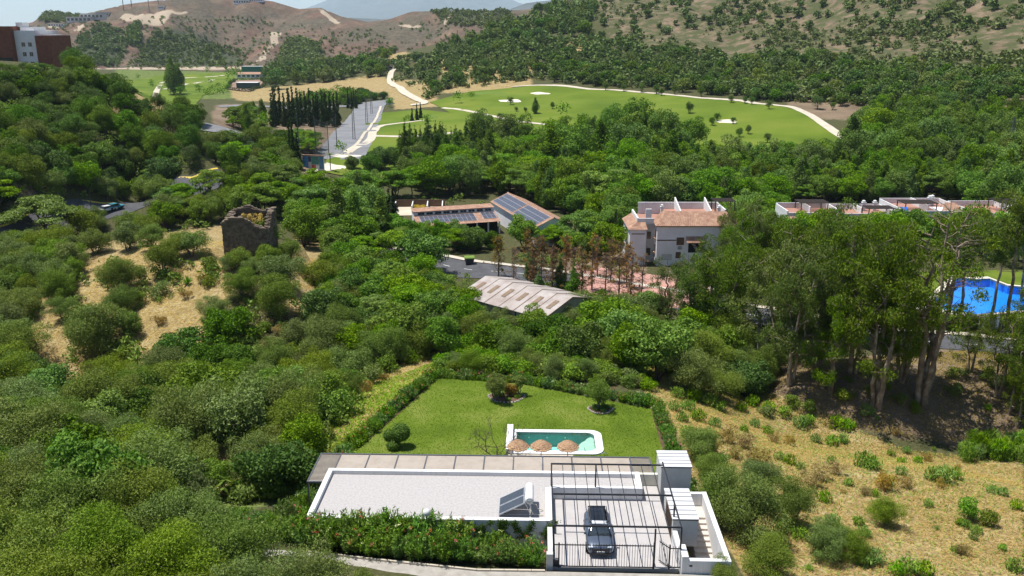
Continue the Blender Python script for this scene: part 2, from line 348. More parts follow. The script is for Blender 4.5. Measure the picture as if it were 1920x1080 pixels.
def pad(P, z, blend, keep=0.0):
    global GZ
    P = [p[:2] for p in P]; xs = [p[0] for p in P]; ys = [p[1] for p in P]; m = blend + 0.1
    sel = (GX > min(xs) - m) & (GX < max(xs) + m) & (GY > min(ys) - m) & (GY < max(ys) + m)
    X = GX[sel]; Y = GY[sel]; ins = inpoly(X, Y, P); d = np.where(ins, 0, polydist(X, Y, P))
    t = np.clip(1 - d / blend, 0, 1); t = t * t * (3 - 2 * t)
    GZ[sel] = GZ[sel] * (1 - t) + z * t
    if keep is not None: KEEP.append((P, keep))
LAWN_P = [Hxy(-18.6, 12), Hxy(-18.3, 22.9), Hxy(-12.3, 41.4), Hxy(-2.9, 40.0), Hxy(11.1, 33.6), Hxy(10.9, 12)]
pad(LAWN_P, -3.62, 2.2, 0.0)
pad([Hxy(-20.5, 4.6), Hxy(-20.5, 14), Hxy(11, 14), Hxy(11, 1), Hxy(8.6, 1), Hxy(8.4, 0.5), Hxy(0.2, 0.5), Hxy(0.2, 4.6)], -3.9, 0.35, 0.2)
# level ground for the far buildings and pools
PAD_SHED = [(-9.5,139.5),(-1.5,143.8),(14,129),(9,122)]
pad(PAD_SHED, -11.2, 3, 0.5)
PAD_BARN = [(-36,198),(-36,237),(12,230),(18,190),(4,187),(-20,193)]
pad(PAD_BARN, -12.0, 5, 0)
PAD_WH = [(22,171),(22,186),(48,184),(48,170)]
pad(PAD_WH, -12.0, 4, 0.5)
PAD_POOL = [(64,129),(70,158),(108,160),(112,128)]
pad(PAD_POOL, -9.2, 3, None)
PAD_TOWN = [(60,190),(64,212),(130,216),(130,188)]
pad(PAD_TOWN, -12.0, 4, 0.5)
pad([(-52,147),(-41,147),(-40,161),(-50,161)], -4.3, 2, -0.5)
pad([(-190,296),(-190,330),(-148,330),(-148,296)], 16.8, 6, 0)
# grid lookup
def zat(X, Y):
    X = np.asarray(X, float); Y = np.asarray(Y, float)
    a, l = pol(X, Y); i = np.clip((a - AZ[0]) / (AZ[1] - AZ[0]), 0, NA - 1.001); j = np.clip((l - LD[0]) / (LD[1] - LD[0]), 0, ND - 1.001)
    i0 = i.astype(int); j0 = j.astype(int); fi = i - i0; fj = j - j0
    return (GZ[i0, j0]*(1-fi) + GZ[i0+1, j0]*fi)*(1-fj) + (GZ[i0, j0+1]*(1-fi) + GZ[i0+1, j0+1]*fi)*fj
_ST = np.linspace(math.log(28), math.log(3200), 900)
def ground(px, py):
    """where the pixel's ray meets the terrain: X, Y, Z arrays"""
    px = np.atleast_1d(np.asarray(px, float)); py = np.atleast_1d(np.asarray(py, float))
    a, b, c = ray(px, py); a = a + 0 * c; b = b + 0 * px; h = np.hypot(a, b)
    D = np.exp(_ST)[:, None]; X = a / h * D; Y = b / h * D; Z = CZ + c / h * D
    below = Z < zat(X, Y); k = below.argmax(0); k = np.where(below.any(0), k, len(_ST) - 1); k = np.maximum(k, 1)
    ar = np.arange(len(px)); g0 = (Z - zat(X, Y))[k - 1, ar]; g1 = (Z - zat(X, Y))[k, ar]
    t = np.clip(g0 / (g0 - g1 + 1e-9), 0, 1)
    x = X[k-1, ar]*(1-t) + X[k, ar]*t; y = Y[k-1, ar]*(1-t) + Y[k, ar]*t
    return x, y, zat(x, y)
def g1(px, py):
    x, y, z = ground(px, py); return float(x[0]), float(y[0]), float(z[0])

# ---- ground cover weights (what grows there) from outlines in the photograph
PXG, PYG = proj(GX, GY, GZ)
def blur(a, n):
    for _ in range(n):
        b = np.pad(a, 1, mode='edge'); a = (b[:-2,1:-1] + b[2:,1:-1] + b[1:-1,:-2] + b[1:-1,2:] + b[1:-1,1:-1] * 2) / 6
    return a
def mask(polys, n=3, dmin=0, dmax=1e9):
    m = np.zeros(GX.shape)
    for P in polys: m = np.maximum(m, inpoly(PXG, PYG, P) * 1.0)
    m *= (GD >= dmin) & (GD <= dmax)
    return blur(m, n)
DRY = [[(140,470),(260,440),(440,420),(470,520),(420,560),(390,680),(220,650),(150,560)],
       [(40,560),(130,560),(150,640),(270,660),(260,730),(60,735),(40,640)],
       [(540,450),(640,440),(640,600),(540,620)],[(395,830),(455,830),(470,930),(400,930)],
       [(560,800),(620,740),(760,680),(880,640),(880,680),(800,700),(660,840),(600,860)],
       [(1190,690),(1300,680),(1500,760),(1700,850),(1920,870),(1920,1090),(1400,1090),(1290,900),(1220,760)],
       [(430,150),(500,165),(720,140),(740,170),(600,190),(440,190)],[(720,150),(800,150),(830,200),(740,205)],
       [(820,110),(1000,110),(1000,170),(830,175)],[(1050,75),(1140,75),(1140,100),(1050,100)],[(200,160),(300,180),(300,260),(220,240)],
       [(600,90),(700,80),(800,110),(620,110)]]
SOIL = [[(1380,690),(1920,640),(1920,850),(1560,800),(1380,760)],[(1640,930),(1920,980),(1920,1090),(1600,1090)],[(1440,1000),(1640,960),(1640,1050),(1460,1060)],
        [(0,330),(70,335),(70,380),(0,385)],[(1100,-60),(1920,-200),(2600,-200),(2600,240),(1700,220),(1500,195),(1330,160),(1250,110),(1150,90)],
        [(400,195),(500,195),(500,240),(400,240)],[(500,215),(640,225),(630,290),(560,290)],[(230,160),(290,165),(290,200),(230,195)],
        [(560,300),(620,325),(600,340),(550,340)],[(1060,450),(1210,450),(1210,600),(1060,560)],[(1480,190),(1780,200),(1780,230),(1480,222)]]
GREEN = [[(220,130),(480,130),(440,185),(230,190)],[(1180,640),(1300,660),(1300,760),(1230,760)],[(560,830),(680,740),(830,680),(840,700),(680,850)],
         [(0,690),(640,640),(740,690),(560,930),(0,1090)]]
COV = np.stack([mask(DRY, 3, 0, 1100), np.maximum(mask(SOIL, 4, 0, 1500), np.clip((GD - 1150) / 60, 0, 1)), mask(GREEN, 3, 0, 1150), np.clip((GD - 480) / 80, 0, 1) * np.clip((ga - R(-6)) / R(5), 0, 1)], -1)

def ground_mat():
    m, n, l, b = nmat('ground_cover'); b.inputs['Roughness'].default_value = 0.95; b.inputs['Specular IOR Level'].default_value = 0.1
    at_ = n.new('ShaderNodeAttribute'); at_.attribute_name = 'cov'
    sp = n.new('ShaderNodeSeparateColor'); l.new(at_.outputs['Color'], sp.inputs[0]); p = worldpos(n)
    n1 = noise(n, l, 0.35, 6, p, 0.6); n2 = noise(n, l, 0.06, 6, p, 0.6); n3 = noise(n, l, 2.2, 6, p, 0.65)
    under = ramp(n, l, n3, [(0.3, (0.035, 0.042, 0.016)), (0.55, (0.075, 0.075, 0.03)), (0.75, (0.14, 0.115, 0.055))])
    dry = ramp(n, l, n1, [(0.25, (0.25, 0.18, 0.075)), (0.5, (0.37, 0.28, 0.125)), (0.72, (0.46, 0.38, 0.21))])
    dry = mixc(n, l, ramp(n, l, n3, [(0.36, 0.85), (0.62, 0.0)]), dry, (0.17, 0.115, 0.05))
    soil = ramp(n, l, n2, [(0.3, (0.12, 0.088, 0.056)), (0.5, (0.20, 0.145, 0.098)), (0.7, (0.28, 0.205, 0.14))])
    soil = mixc(n, l, ramp(n, l, n3, [(0.35, 0.75), (0.6, 0.0)]), soil, (0.13, 0.095, 0.055))
    green = ramp(n, l, n1, [(0.3, (0.065, 0.10, 0.022)), (0.7, (0.16, 0.19, 0.05))])
    def w(ch, lo=0.35, hi=0.65):
        s = math_(n, l, 'ADD', ch, math_(n, l, 'MULTIPLY', math_(n, l, 'SUBTRACT', n1, 0.5), 0.9))
        return ramp(n, l, s, [(lo, 0.0), (hi, 1.0)])
    hs_ = math_(n, l, 'MULTIPLY', at_.outputs['Alpha'], ramp(n, l, noise(n, l, 0.09, 7, p, 0.68), [(0.40, 0.0), (0.54, 0.92)]))
    soil = mixc(n, l, hs_, soil, ramp(n, l, n3, [(0.3, (0.035, 0.048, 0.016)), (0.7, (0.085, 0.098, 0.036))]))
    c = mixc(n, l, w(sp.outputs[2]), under, green)
    c = mixc(n, l, w(sp.outputs[1]), c, soil); c = mixc(n, l, w(sp.outputs[0]), c, dry)
    l.new(c, b.inputs['Base Color']); bump(n, l, b, n3, 0.6, 0.25)
    return m
def hill_mat():
    m, n, l, b = nmat('far_hill_ground'); b.inputs['Roughness'].default_value = 0.95; b.inputs['Specular IOR Level'].default_value = 0.05
    p = worldpos(n)
    big = noise(n, l, 0.0065, 5, p, 0.6, 0.6); mid = noise(n, l, 0.035, 6, p, 0.65); fine = noise(n, l, 0.16, 5, p, 0.7)
    soil = ramp(n, l, mid, [(0.3, (0.085, 0.058, 0.045)), (0.5, (0.140, 0.088, 0.064)), (0.7, (0.225, 0.155, 0.105))])
    soil = mixc(n, l, ramp(n, l, big, [(.42, 0.0), (.6, .85)]), soil, ramp(n, l, fine, [(.35, (.060, .058, .040)), (.65, (.135, .115, .082))]))
    scr = ramp(n, l, fine, [(0.3, (0.030, 0.040, 0.022)), (0.7, (0.085, 0.092, 0.05))])
    at_ = n.new('ShaderNodeAttribute'); at_.attribute_name = 'cov'; sp = n.new('ShaderNodeSeparateColor'); l.new(at_.outputs['Color'], sp.inputs[0])
    s = math_(n, l, 'ADD', math_(n, l, 'MULTIPLY', mid, 0.5), math_(n, l, 'MULTIPLY', fine, 0.35))
    s = math_(n, l, 'ADD', s, sp.outputs[0])                     # cov.r: scrub density 0..0.5
    c = mixc(n, l, ramp(n, l, s, [(0.60, 0.0), (0.78, 1.0)]), soil, scr)
    c = mixc(n, l, ramp(n, l, math_(n, l, 'ADD', sp.outputs[1], math_(n, l, 'MULTIPLY', mid, 0.3)), [(0.62, 0.0), (0.75, 1.0)]), c, (0.36, 0.29, 0.21))
    l.new(c, b.inputs['Base Color']); bump(n, l, b, mid, 0.7, 6.0)
    return m
M_ground = ground_mat(); M_hill = hill_mat()
# far-hill scrub density (r) and scraped earth (g)
HS = [[(150,70),(190,45),(235,60),(240,90),(220,125),(130,122),(140,90)],[(262,90),(300,50),(340,45),(380,70),(420,90),(460,95),(462,126),(250,126)],[(540,75),(560,72),(600,85),(600,120),(520,120),(528,95)],
      [(60,40),(90,20),(150,26),(140,42)],[(240,55),(262,42),(262,80),(244,85)],[(800,18),(960,14),(960,50),(850,50)]]
HG = [[(300,30),(345,25),(420,12),(425,8),(350,14),(290,22)],[(505,60),(530,60),(520,85),(498,112),(475,124),(470,122),(490,100),(510,75)],[(590,14),(600,14),(640,45),(630,48)],
      [(145,45),(165,45),(150,62),(135,62)],[(460,10),(490,12),(490,22),(465,22)],[(225,25),(320,28),(310,45),(230,45)],[(838,20),(850,20),(840,50),(830,50)],[(740,45),(800,48),(800,54),(740,50)],
      [(100,128),(480,124),(480,130),(100,134)],[(80,46),(115,50),(115,56),(80,54)]]
far_r = np.zeros(GX.shape); far_g = np.zeros(GX.shape)
for P in HS: far_r = np.maximum(far_r, inpoly(PXG, PYG, P) * 1.0)
for P in HG: far_g = np.maximum(far_g, inpoly(PXG, PYG, P) * 1.0)
far_r = blur(far_r * (GD > 1150), 3) * 0.38; far_g = blur(far_g * (GD > 1150), 1) * 0.9
def sheet(name, j0, j1, mat, cov):
    V = np.stack([GX, GY, GZ], -1)[:, j0:j1]; nj = j1 - j0
    idx = np.arange(NA * nj).reshape(NA, nj)
    Q = np.stack([idx[:-1, :-1], idx[1:, :-1], idx[1:, 1:], idx[:-1, 1:]], -1).reshape(-1, 4)[:, ::-1]
    me = mesh_np(name, V.reshape(-1, 3), [Q], mat, smooth=True)
    ca_ = me.color_attributes.new('cov', 'FLOAT_COLOR', 'POINT')
    ca_.data.foreach_set('color', cov[:, j0:j1].reshape(-1, 4).astype(np.float32).ravel())
    return link(name, me)
JF = int(np.searchsorted(LD, math.log(1160)))
tag(sheet('terrain', 0, JF + 1, M_ground, COV), kind='structure')
tag(sheet('hills', JF, ND, M_hill, np.stack([far_r, far_g, 0 * far_r, 0 * far_r], -1)), kind='structure')
# plain beyond the hills, out to the horizon, and the far mountain
def fan(name, prof, D0, D1, mat, zb, n=60, rough=1.0):
    """a long ridge: profile of pixels along its crest at distance D1, foot at D0"""
    xs = np.array([p[0] for p in prof], float); ys = np.array([p[1] for p in prof], float)
    px = np.linspace(xs[0], xs[-1], 220); py = np.interp(px, xs, ys)
    V = []; m = 26
    for j in range(m + 10):
        t = j / (m - 1); D = D0 + (D1 - D0) * t
        for k in range(len(px)):
            x, y, z = atd(px[k], py[k], D1); s = D / math.hypot(x, y)
            h = (z - zb)
            zz = zb + h * (t ** 0.8 if t <= 1 else max(0, 1 - (t - 1) * 2.2))
            V.append((x * s, y * s, zz))
    V = np.array(V); e = np.repeat(np.minimum(1, np.arange(m + 10) / 8), len(px)); tt = np.repeat(np.arange(m + 10) / (m - 1), len(px))
    sc = D1 * 0.05
    V[:, 2] += (1 - 2 * np.abs(fbm(V[:, 0] / sc, V[:, 1] / sc, 5)) - 0.7) * (V[:, 2].clip(zb) - zb) * 0.42 * rough * np.clip(np.abs(1 - tt) * 4, 0.06, 1)
    idx = np.arange(len(V)).reshape(m + 10, len(px))
    Q = np.stack([idx[:-1, :-1], idx[:-1, 1:], idx[1:, 1:], idx[1:, :-1]], -1).reshape(-1, 4)
    return tag(link(name, mesh_np(name, V, [Q], mat, True)), kind='structure')
M_mount = surf('mountain_rock', (0.10, 0.10, 0.095), (0.05, 0.06, 0.05), 0.95, 0.004, 0, 0, 0.05)
M_plain = surf('plain_ground', (0.16, 0.17, 0.10), (0.10, 0.11, 0.06), 0.95, 0.004, 0, 0, 0.05)
fan('mountain', [(400,60),(520,38),(570,17),(610,2),(650,-25),(720,-60),(800,-75),(880,-50),(930,-15),(970,4),(1010,14),(1080,25),(1300,40)], 19000, 27000, M_mount, -20)
fan('mountain', [(480,60),(560,42),(660,33),(720,36),(790,31),(860,36),(940,24),(985,6),(1030,0),(1080,-8),(1200,-20),(1400,0)], 6000, 8500, M_mount, -20, rough=0.6)
a = np.linspace(R(-75), R(75), 60); dd = np.array([2400, 5000, 11000, 24000, 42000.])
V = np.stack([np.outer(np.sin(a), dd), np.outer(np.cos(a), dd), np.full((60, 5), -24.0)], -1).reshape(-1, 3); idx = np.arange(300).reshape(60, 5)
tag(link('plain', mesh_np('plain', V, [np.stack([idx[:-1,:-1], idx[:-1,1:], idx[1:,1:], idx[1:,:-1]], -1).reshape(-1,4)], M_plain)), kind='structure')

# ---- sheets laid on the ground
def dense(P, step):
    out = []
    for i in range(len(P)):
        a = np.array(P[i][:2], float); b = np.array(P[(i+1) % len(P)][:2], float); k = max(1, int(np.hypot(*(b-a)) / step))
        out += [tuple(a + (b-a) * t / k) for t in range(k)]
    return out
def drape(name, P, mat, lift=0.05, step=2.0, flat=None):
    """a sheet over the terrain inside a world polygon"""
    B = dense(P, step); xs = [p[0] for p in B]; ys = [p[1] for p in B]
    gx, gy = np.meshgrid(np.arange(min(xs), max(xs), step), np.arange(min(ys), max(ys), step)); gx = gx.ravel(); gy = gy.ravel()
    k = inpoly(gx, gy, P); k &= polydist(gx, gy, P) > step * 0.4
    pts = [Vector(p) for p in B] + [Vector((x, y)) for x, y in zip(gx[k], gy[k])]
    r = delaunay_2d_cdt(pts, [], [list(range(len(B)))], 1, 1e-4)
    v = np.array([(p.x, p.y) for p in r[0]]); z = (zat(v[:, 0], v[:, 1]) if flat is None else flat) + lift
    me = bpy.data.meshes.new(name); me.from_pydata([(x, y, zz) for (x, y), zz in zip(v, np.broadcast_to(z, len(v)))], [], [list(f) for f in r[2]])
    bm = bmesh.new(); bm.from_mesh(me); bmesh.ops.recalc_face_normals(bm, faces=bm.faces)
    if bm.faces and sum(f.normal.z for f in bm.faces) < 0: bmesh.ops.reverse_faces(bm, faces=bm.faces)
    bm.to_mesh(me); bm.free()
    me.materials.append(mat); me.polygons.foreach_set('use_smooth', np.ones(len(me.polygons), bool)); me.update()
    return link(name, me)
def gpoly(P):
    x, y, z = ground([p[0] for p in P], [p[1] for p in P]); return list(zip(x, y))
def spline(P, n=8):
    P = [np.array(p, float) for p in P]; P = [2*P[0]-P[1]] + P + [2*P[-1]-P[-2]]; out = []
    for i in range(1, len(P) - 2):
        for k in range(n):
            t = k / n; a, b, c, d = P[i-1:i+3]
            out.append(0.5 * (2*b + (c-a)*t + (2*a-5*b+4*c-d)*t*t + (3*b-a-3*c+d)*t**3))
    return out + [P[-2]]
def ribbon(name, px, width, mat, lift=0.06, keep=0.5, off=0.0, nacross=2, world=False):
    c = spline(px if world else gpoly(px), 10); c = np.array(c); d = np.gradient(c, axis=0); d /= np.linalg.norm(d, axis=1)[:, None] + 1e-9
    nrm = np.stack([d[:, 1], -d[:, 0]], -1); ws = np.linspace(-width/2, width/2, nacross + 1) + off
    V = np.concatenate([np.c_[c + nrm * w, zat(*(c + nrm * w).T) + lift] for w in ws]); m = len(c)
    V[:, 2] = np.maximum(V[:, 2], 0) * 0 + V[:, 2]
    Q = [(a*m+i, a*m+i+1, (a+1)*m+i+1, (a+1)*m+i) for a in range(nacross) for i in range(m-1)]
    if keep is not None: KEEP.append(([tuple(p) for p in c + nrm*(off+width/2)] + [tuple(p) for p in (c + nrm*(off-width/2))[::-1]], keep))
    me = mesh_np(name, V, [Q], mat, True)
    if sum(p.normal.z for p in me.polygons) < 0: me.flip_normals()
    return link(name, me)
M_fair = surf('fairway', (0.105, 0.152, 0.013), (0.074, 0.118, 0.009), 0.9, 0.03, 0.0, 0, 0.1, c3=(0.15, 0.18, 0.024), detail=8)
M_green = surf('putting_green', (0.115, 0.17, 0.03), (0.10, 0.15, 0.024), 0.9, 0.1, 0, 0, 0.1)
GOLF1 = gpoly([(805,192),(880,172),(990,162),(1100,165),(1250,178),(1380,189),(1480,201),(1540,228),(1585,262),(1600,290),(1500,300),(1300,296),(1150,268),(1060,258),(960,238),(870,222)])
tag(drape('fairway', GOLF1, M_fair, 0.25, 7), kind='structure'); KEEP.append((GOLF1, 0))
GOLF2 = gpoly([(690,230),(715,212),(790,206),(850,212),(900,228),(960,245),(1000,262),(1000,300),(760,318),(640,330),(600,322),(612,300),(640,293),(672,262)])
tag(drape('fairway', GOLF2, M_fair, 0.25, 5), kind='structure'); KEEP.append((GOLF2, 0))
GOLF3 = gpoly([(225,150),(300,142),(440,136),(430,160),(380,180),(260,178)])
tag(drape('fairway', GOLF3, M_fair, 0.4, 12), kind='structure'); KEEP.append((GOLF3, 0))
def oval(cx, cy, rx, ry, n=18, w=0.25, seed=0):
    q = random.Random(seed); ph = q.random() * 6
    return [(cx + rx * (1 + w * math.sin(2*t+ph)) * math.cos(t), cy + ry * (1 + w * math.sin(3*t+ph)) * math.sin(t)) for t in [2*math.pi*k/n for k in range(n)]]
for i, (x, y, a, b) in enumerate([(956,190,26,2.6),(1013,176,16,2.2),(1362,229,22,3.2),(622,315,22,6.5),(648,293,24,3.6),(585,322,12,3)]):
    tag(drape('sand_bunker', gpoly(oval(x, y, a, b, seed=i)), M_sand, 0.33, 2.5), kind='structure')
for i, (x, y, a, b) in enumerate([(920,176,34,3.5),(672,303,20,5),(800,220,22,3),(352,152,20,2.5)]):
    tag(drape('putting_green', gpoly(oval(x, y, a, b, w=0.1, seed=i)), M_green, 0.31, 2.5), kind='structure')
P = dict(kind='structure')
tag(ribbon('golf_path', [(830,203),(860,206),(905,215),(985,230),(1060,240),(1120,250),(1210,266),(1320,290),(1330,300)], 3.2, M_path, 0.36, 0.3), **P)
tag(ribbon('golf_path', [(960,163),(1090,166),(1250,178),(1380,189),(1480,201),(1530,224),(1560,245),(1592,265)], 4.0, M_path, 0.4, 0.3), **P)
tag(ribbon('golf_path', [(652,287),(672,275),(695,262),(700,248),(712,238),(740,233),(800,226)], 4.0, M_path, 0.36, 0.3), **P)
tag(ribbon('golf_path', [(700,256),(740,257),(800,256),(850,250)], 4.0, M_path, 0.36, 0.3), **P)
tag(ribbon('golf_path', [(255,172),(300,160),(330,150),(420,142)], 4.5, M_path, 0.5, None), **P)
tag(ribbon('golf_path', [(300,168),(350,158),(400,150)], 4.5, M_path, 0.5, None), **P)
tag(ribbon('golf_path', [(1850,318),(1890,314),(1960,310)], 3.2, M_path, 0.3, 0.3), **P)
tag(ribbon('dirt_road', [(742,128),(732,142),(735,158),(765,178),(795,193),(770,198)], 5.5, M_path, 0.5, 1), **P)
tag(ribbon('car_park_road', [(705,190),(690,208),(672,240),(655,268),(636,300)], 20.0, M_asphalt_pale, 0.3, 1), **P)
tag(ribbon('kerb_line', [(714,200),(706,222),(690,246),(668,272),(650,292)], 1.4, M_path, 0.42, 0.5), **P)
tag(ribbon('road', [(380,236),(440,248),(470,262),(480,275)], 7.0, M_asphalt_pale, 0.3, 1), **P)
tag(ribbon('road', [(410,200),(500,200),(560,205),(690,196)], 9.0, M_asphalt_pale, 0.3, 1), **P)
tag(ribbon('road', [(-120,470),(0,449),(70,424),(150,404),(220,391),(290,373),(360,350),(420,330)], 7.5, M_asphalt, 0.12, 1.0), **P)
M_yellow = surf('yellow_paint', (0.72, 0.52, 0.05), (0.62, 0.44, 0.04), 0.7, 1)
tag(ribbon('yellow_line', [(-120,470),(0,449),(70,424),(150,404),(220,391),(290,373),(360,350),(420,330)], 0.5, M_yellow, 0.16, None, off=-3.2), **P)
tag(ribbon('road', [(700,470),(780,486),(870,505),(960,512),(1080,530),(1250,560),(1400,590),(1560,620),(1700,640),(1800,646),(1920,655),(2150,670)], 9.0, M_asphalt, 0.1, 0.6, nacross=4), **P)
M_pave = surf('pale_paving', (0.52, 0.46, 0.37), (0.44, 0.38, 0.30), 0.9, 1.2)
tag(ribbon('pavement', [(700,470),(780,486),(870,505),(960,512),(1080,530),(1250,560),(1400,590),(1560,620),(1700,640),(1800,646),(1920,655),(2150,670)], 1.6, M_pave, 0.22, None, off=-5.4), **P)
tag(drape('forecourt', gpoly([(1075,500),(1150,505),(1250,520),(1340,535),(1340,575),(1240,580),(1150,560),(1080,545)]), surf('red_paving', (0.45, 0.25, 0.20), (0.38, 0.20, 0.16), 0.9, 0.8), 0.16, 1.5), **P)

# ------------------------------------------------------------------ plants: meshes
def unit(v): return v / (np.linalg.norm(v, axis=-1, keepdims=True) + 1e-9)
class TM:
    """tree mesh: leaf cards and tapered limbs as arrays"""
    def __init__(s, seed): s.r = np.random.RandomState(seed); s.LV = []; s.WV = []; s.WF = []; s.nw = 0; s.FV = []
    def leaves(s, c, nrm, ax, L, Wd, to=None):
        nrm = unit(nrm); side = unit(np.cross(nrm, ax)); ax = unit(np.cross(side, nrm)); n = len(c)
        L = np.broadcast_to(L, n)[:, None]; Wd = np.broadcast_to(Wd, n)[:, None]
        (s.LV if to is None else to).append(np.stack([c - ax*L/2, c + side*Wd/2, c + ax*L/2, c - side*Wd/2], 1))
    def clump(s, c, rad, n, L, Wd, zs=0.75, up=0.35, droop=0.0, shell=0.55, jit=0.8, to=None):
        r = s.r; d = unit(r.randn(n, 3) + [0, 0, up]); q = shell + (1 - shell) * r.rand(n, 1) ** 0.6 + (r.rand(n, 1) < .12) * r.rand(n, 1) * .35
        p = np.asarray(c) + d * q * rad * [1, 1, zs]
        nr = d + r.randn(n, 3) * jit; ax = r.randn(n, 3) + [0, 0, -droop * 3]
        s.leaves(p, nr, ax, L * (0.7 + 0.6 * r.rand(n)), Wd * (0.7 + 0.6 * r.rand(n)), to)
    def limb(s, pts, rad, n=5):
        pts = np.asarray(pts, float); m = len(pts); rad = np.broadcast_to(rad, m)
        d = unit(np.gradient(pts, axis=0)); up = np.where(np.abs(d[:, 2:3]) > 0.9, [[1., 0, 0]], [[0, 0, 1.]])
        a = unit(np.cross(d, up)); b = np.cross(a, d); t = 2 * np.pi * np.arange(n) / n
        V = pts[:, None] + (a[:, None] * np.cos(t)[None, :, None] + b[:, None] * np.sin(t)[None, :, None]) * rad[:, None, None]
        i = np.arange(m - 1)[:, None] * n; k = np.arange(n)[None]
        Q = np.stack([i + k, i + (k + 1) % n, i + n + (k + 1) % n, i + n + k], -1).reshape(-1, 4) + s.nw
        s.WV.append(V.reshape(-1, 3)); s.WF.append(Q); s.nw += m * n
    def wiggle(s, a, b, m=5, amt=0.08):
        a = np.asarray(a, float); b = np.asarray(b, float); L = np.linalg.norm(b - a); t = np.linspace(0, 1, m)[:, None]
        return a + (b - a) * t + s.r.randn(m, 3) * amt * L * np.minimum(t, 1 - t + 0.4) * (t > 0)
    def crown_mesh(s, name, mat, arr=None):
        V = np.concatenate(s.LV if arr is None else arr); n = len(V)
        return mesh_np(name, V.reshape(-1, 3), [np.arange(n * 4).reshape(n, 4)], mat)
    def wood_mesh(s, name, mat): return mesh_np(name, np.concatenate(s.WV), [np.concatenate(s.WF)], mat, True)
    def one_mesh(s, name, lmat, wmat):
        V = np.concatenate(s.LV); n = len(V); Wv = np.concatenate(s.WV); Wf = np.concatenate(s.WF) + n * 4
        return mesh_np(name, np.concatenate([V.reshape(-1, 3), Wv]), [np.arange(n * 4).reshape(n, 4), Wf], [lmat, wmat], mi=np.r_[np.zeros(n), np.ones(len(Wf))])

def round_tree(seed, h, r, base=0.18, nclump=34, cr=0.36, nleaf=9000, L=0.34, Wd=0.15, zs=0.8, trunk=0.16, flat=1.0, lumpy=0.25, droop=0.0, top=1.0, stems=3, up=None):
    t = TM(seed); q = t.r; z0 = h * base; zc = (h + z0) / 2; rz = (h - z0) / 2 * flat
    d = unit(q.randn(nclump, 3) + [0, 0, 0.25]); rr = (0.45 + 0.35 * q.rand(nclump) ** 0.5)
    lob = 1 + lumpy * np.sin(2.3 * np.arctan2(d[:, 1], d[:, 0]) + q.rand() * 6) + lumpy * 0.6 * q.randn(nclump) * 0.5
    ctr = d * (rr * lob)[:, None] * [r * 1.0, r * 1.0, rz] + [0, 0, zc + (h - zc) * (1 - flat) * 0.7]
    ctr = np.r_[ctr, q.randn(nclump // 4, 3) * [r * .25, r * .25, rz * .25] + [0, 0, zc]]
    crs = r * cr * (0.65 + 0.7 * q.rand(len(ctr))); w = crs ** 2; k = np.maximum(3, (nleaf * w / w.sum())).astype(int)
    for c, cr_, n in zip(ctr, crs, k):
        if up: t.clump(c, cr_, n, L, Wd, zs, up[0], -.35, .35, up[1])
        else: t.clump(c, cr_, n, L, Wd, zs, 0.45, droop)
    for i in range(stems):
        a = 2 * np.pi * (i + q.rand()) / stems; tip = np.array([math.cos(a) * r * .5, math.sin(a) * r * .5, zc + rz * .2])
        t.limb(t.wiggle([0.08 * math.cos(a), 0.08 * math.sin(a), -0.4], tip, 6), np.linspace(trunk, trunk * .3, 6))
        for j in range(3):
            e = tip * [0.4, 0.4, 0.55] ; c = ctr[q.randint(len(ctr))]
            t.limb(t.wiggle(e + [0, 0, z0 * .2], c, 4), np.linspace(trunk * .45, trunk * .12, 4), 4)
    return t
def umbrella_tree(seed, h, r, nleaf=9000, L=0.42, Wd=0.2, layers=26):
    t = TM(seed); q = t.r; ctr = []
    for i in range(layers):
        a = q.rand() * 2 * np.pi; k = q.rand() ** 0.55; z = h * (0.97 - 0.42 * k ** 1.7 + 0.07 * q.randn())
        ctr.append((math.cos(a) * r * k * .85, math.sin(a) * r * k * .85, z))
    ctr = np.array(ctr); crs = r * .34 * (0.6 + 0.7 * q.rand(layers)); k = (nleaf * crs ** 2 / (crs ** 2).sum()).astype(int)
    for c, cr_, n in zip(ctr, crs, k): t.clump(c, cr_, n, L, Wd, 0.32, 0.9, 0.1, 0.35, 0.6)
    t.limb(t.wiggle([0, 0, -.5], [0, 0, h * .35], 5), np.linspace(.22, .16, 5))
    for c in ctr[:14]: t.limb(t.wiggle([0, 0, h * .33], c - [0, 0, .2], 5, .07), np.linspace(.12, .03, 5), 4)
    return t
def column_tree(seed, h, r, base=0.08, nleaf=6000, L=0.4, Wd=0.2, nclump=40, cr=0.5, power=0.5, trunk=.2, tip=0.1, upl=0.3):
    t = TM(seed); q = t.r; zz = h * (base + (1 - base) * (np.arange(nclump) + q.rand(nclump)) / nclump); u = (zz / h - base) / (1 - base)
    prof = np.maximum(tip, np.sin(np.pi * np.clip(u * 0.93 + 0.07, 0, 1) ** power)) 
    a = q.rand(nclump) * 2 * np.pi; k = q.rand(nclump) ** .5 * .6 * r * prof
    ctr = np.c_[np.cos(a) * k, np.sin(a) * k, zz - h * .02]; crs = r * cr * prof * (.7 + .5 * q.rand(nclump)); n = np.maximum(4, nleaf * crs ** 2 / (crs ** 2).sum()).astype(int)
    for c, cr_, m in zip(ctr, crs, n): t.clump(c, cr_, m, L, Wd, 1.25, upl, 0)
    t.limb(t.wiggle([0, 0, -.5], [0, 0, h * .8], 7, .012), np.linspace(trunk, .04, 7))
    for c in ctr[::4]: t.limb([[0, 0, max(h * .1, c[2] - r)], c], [.06, .02], 4)
    return t
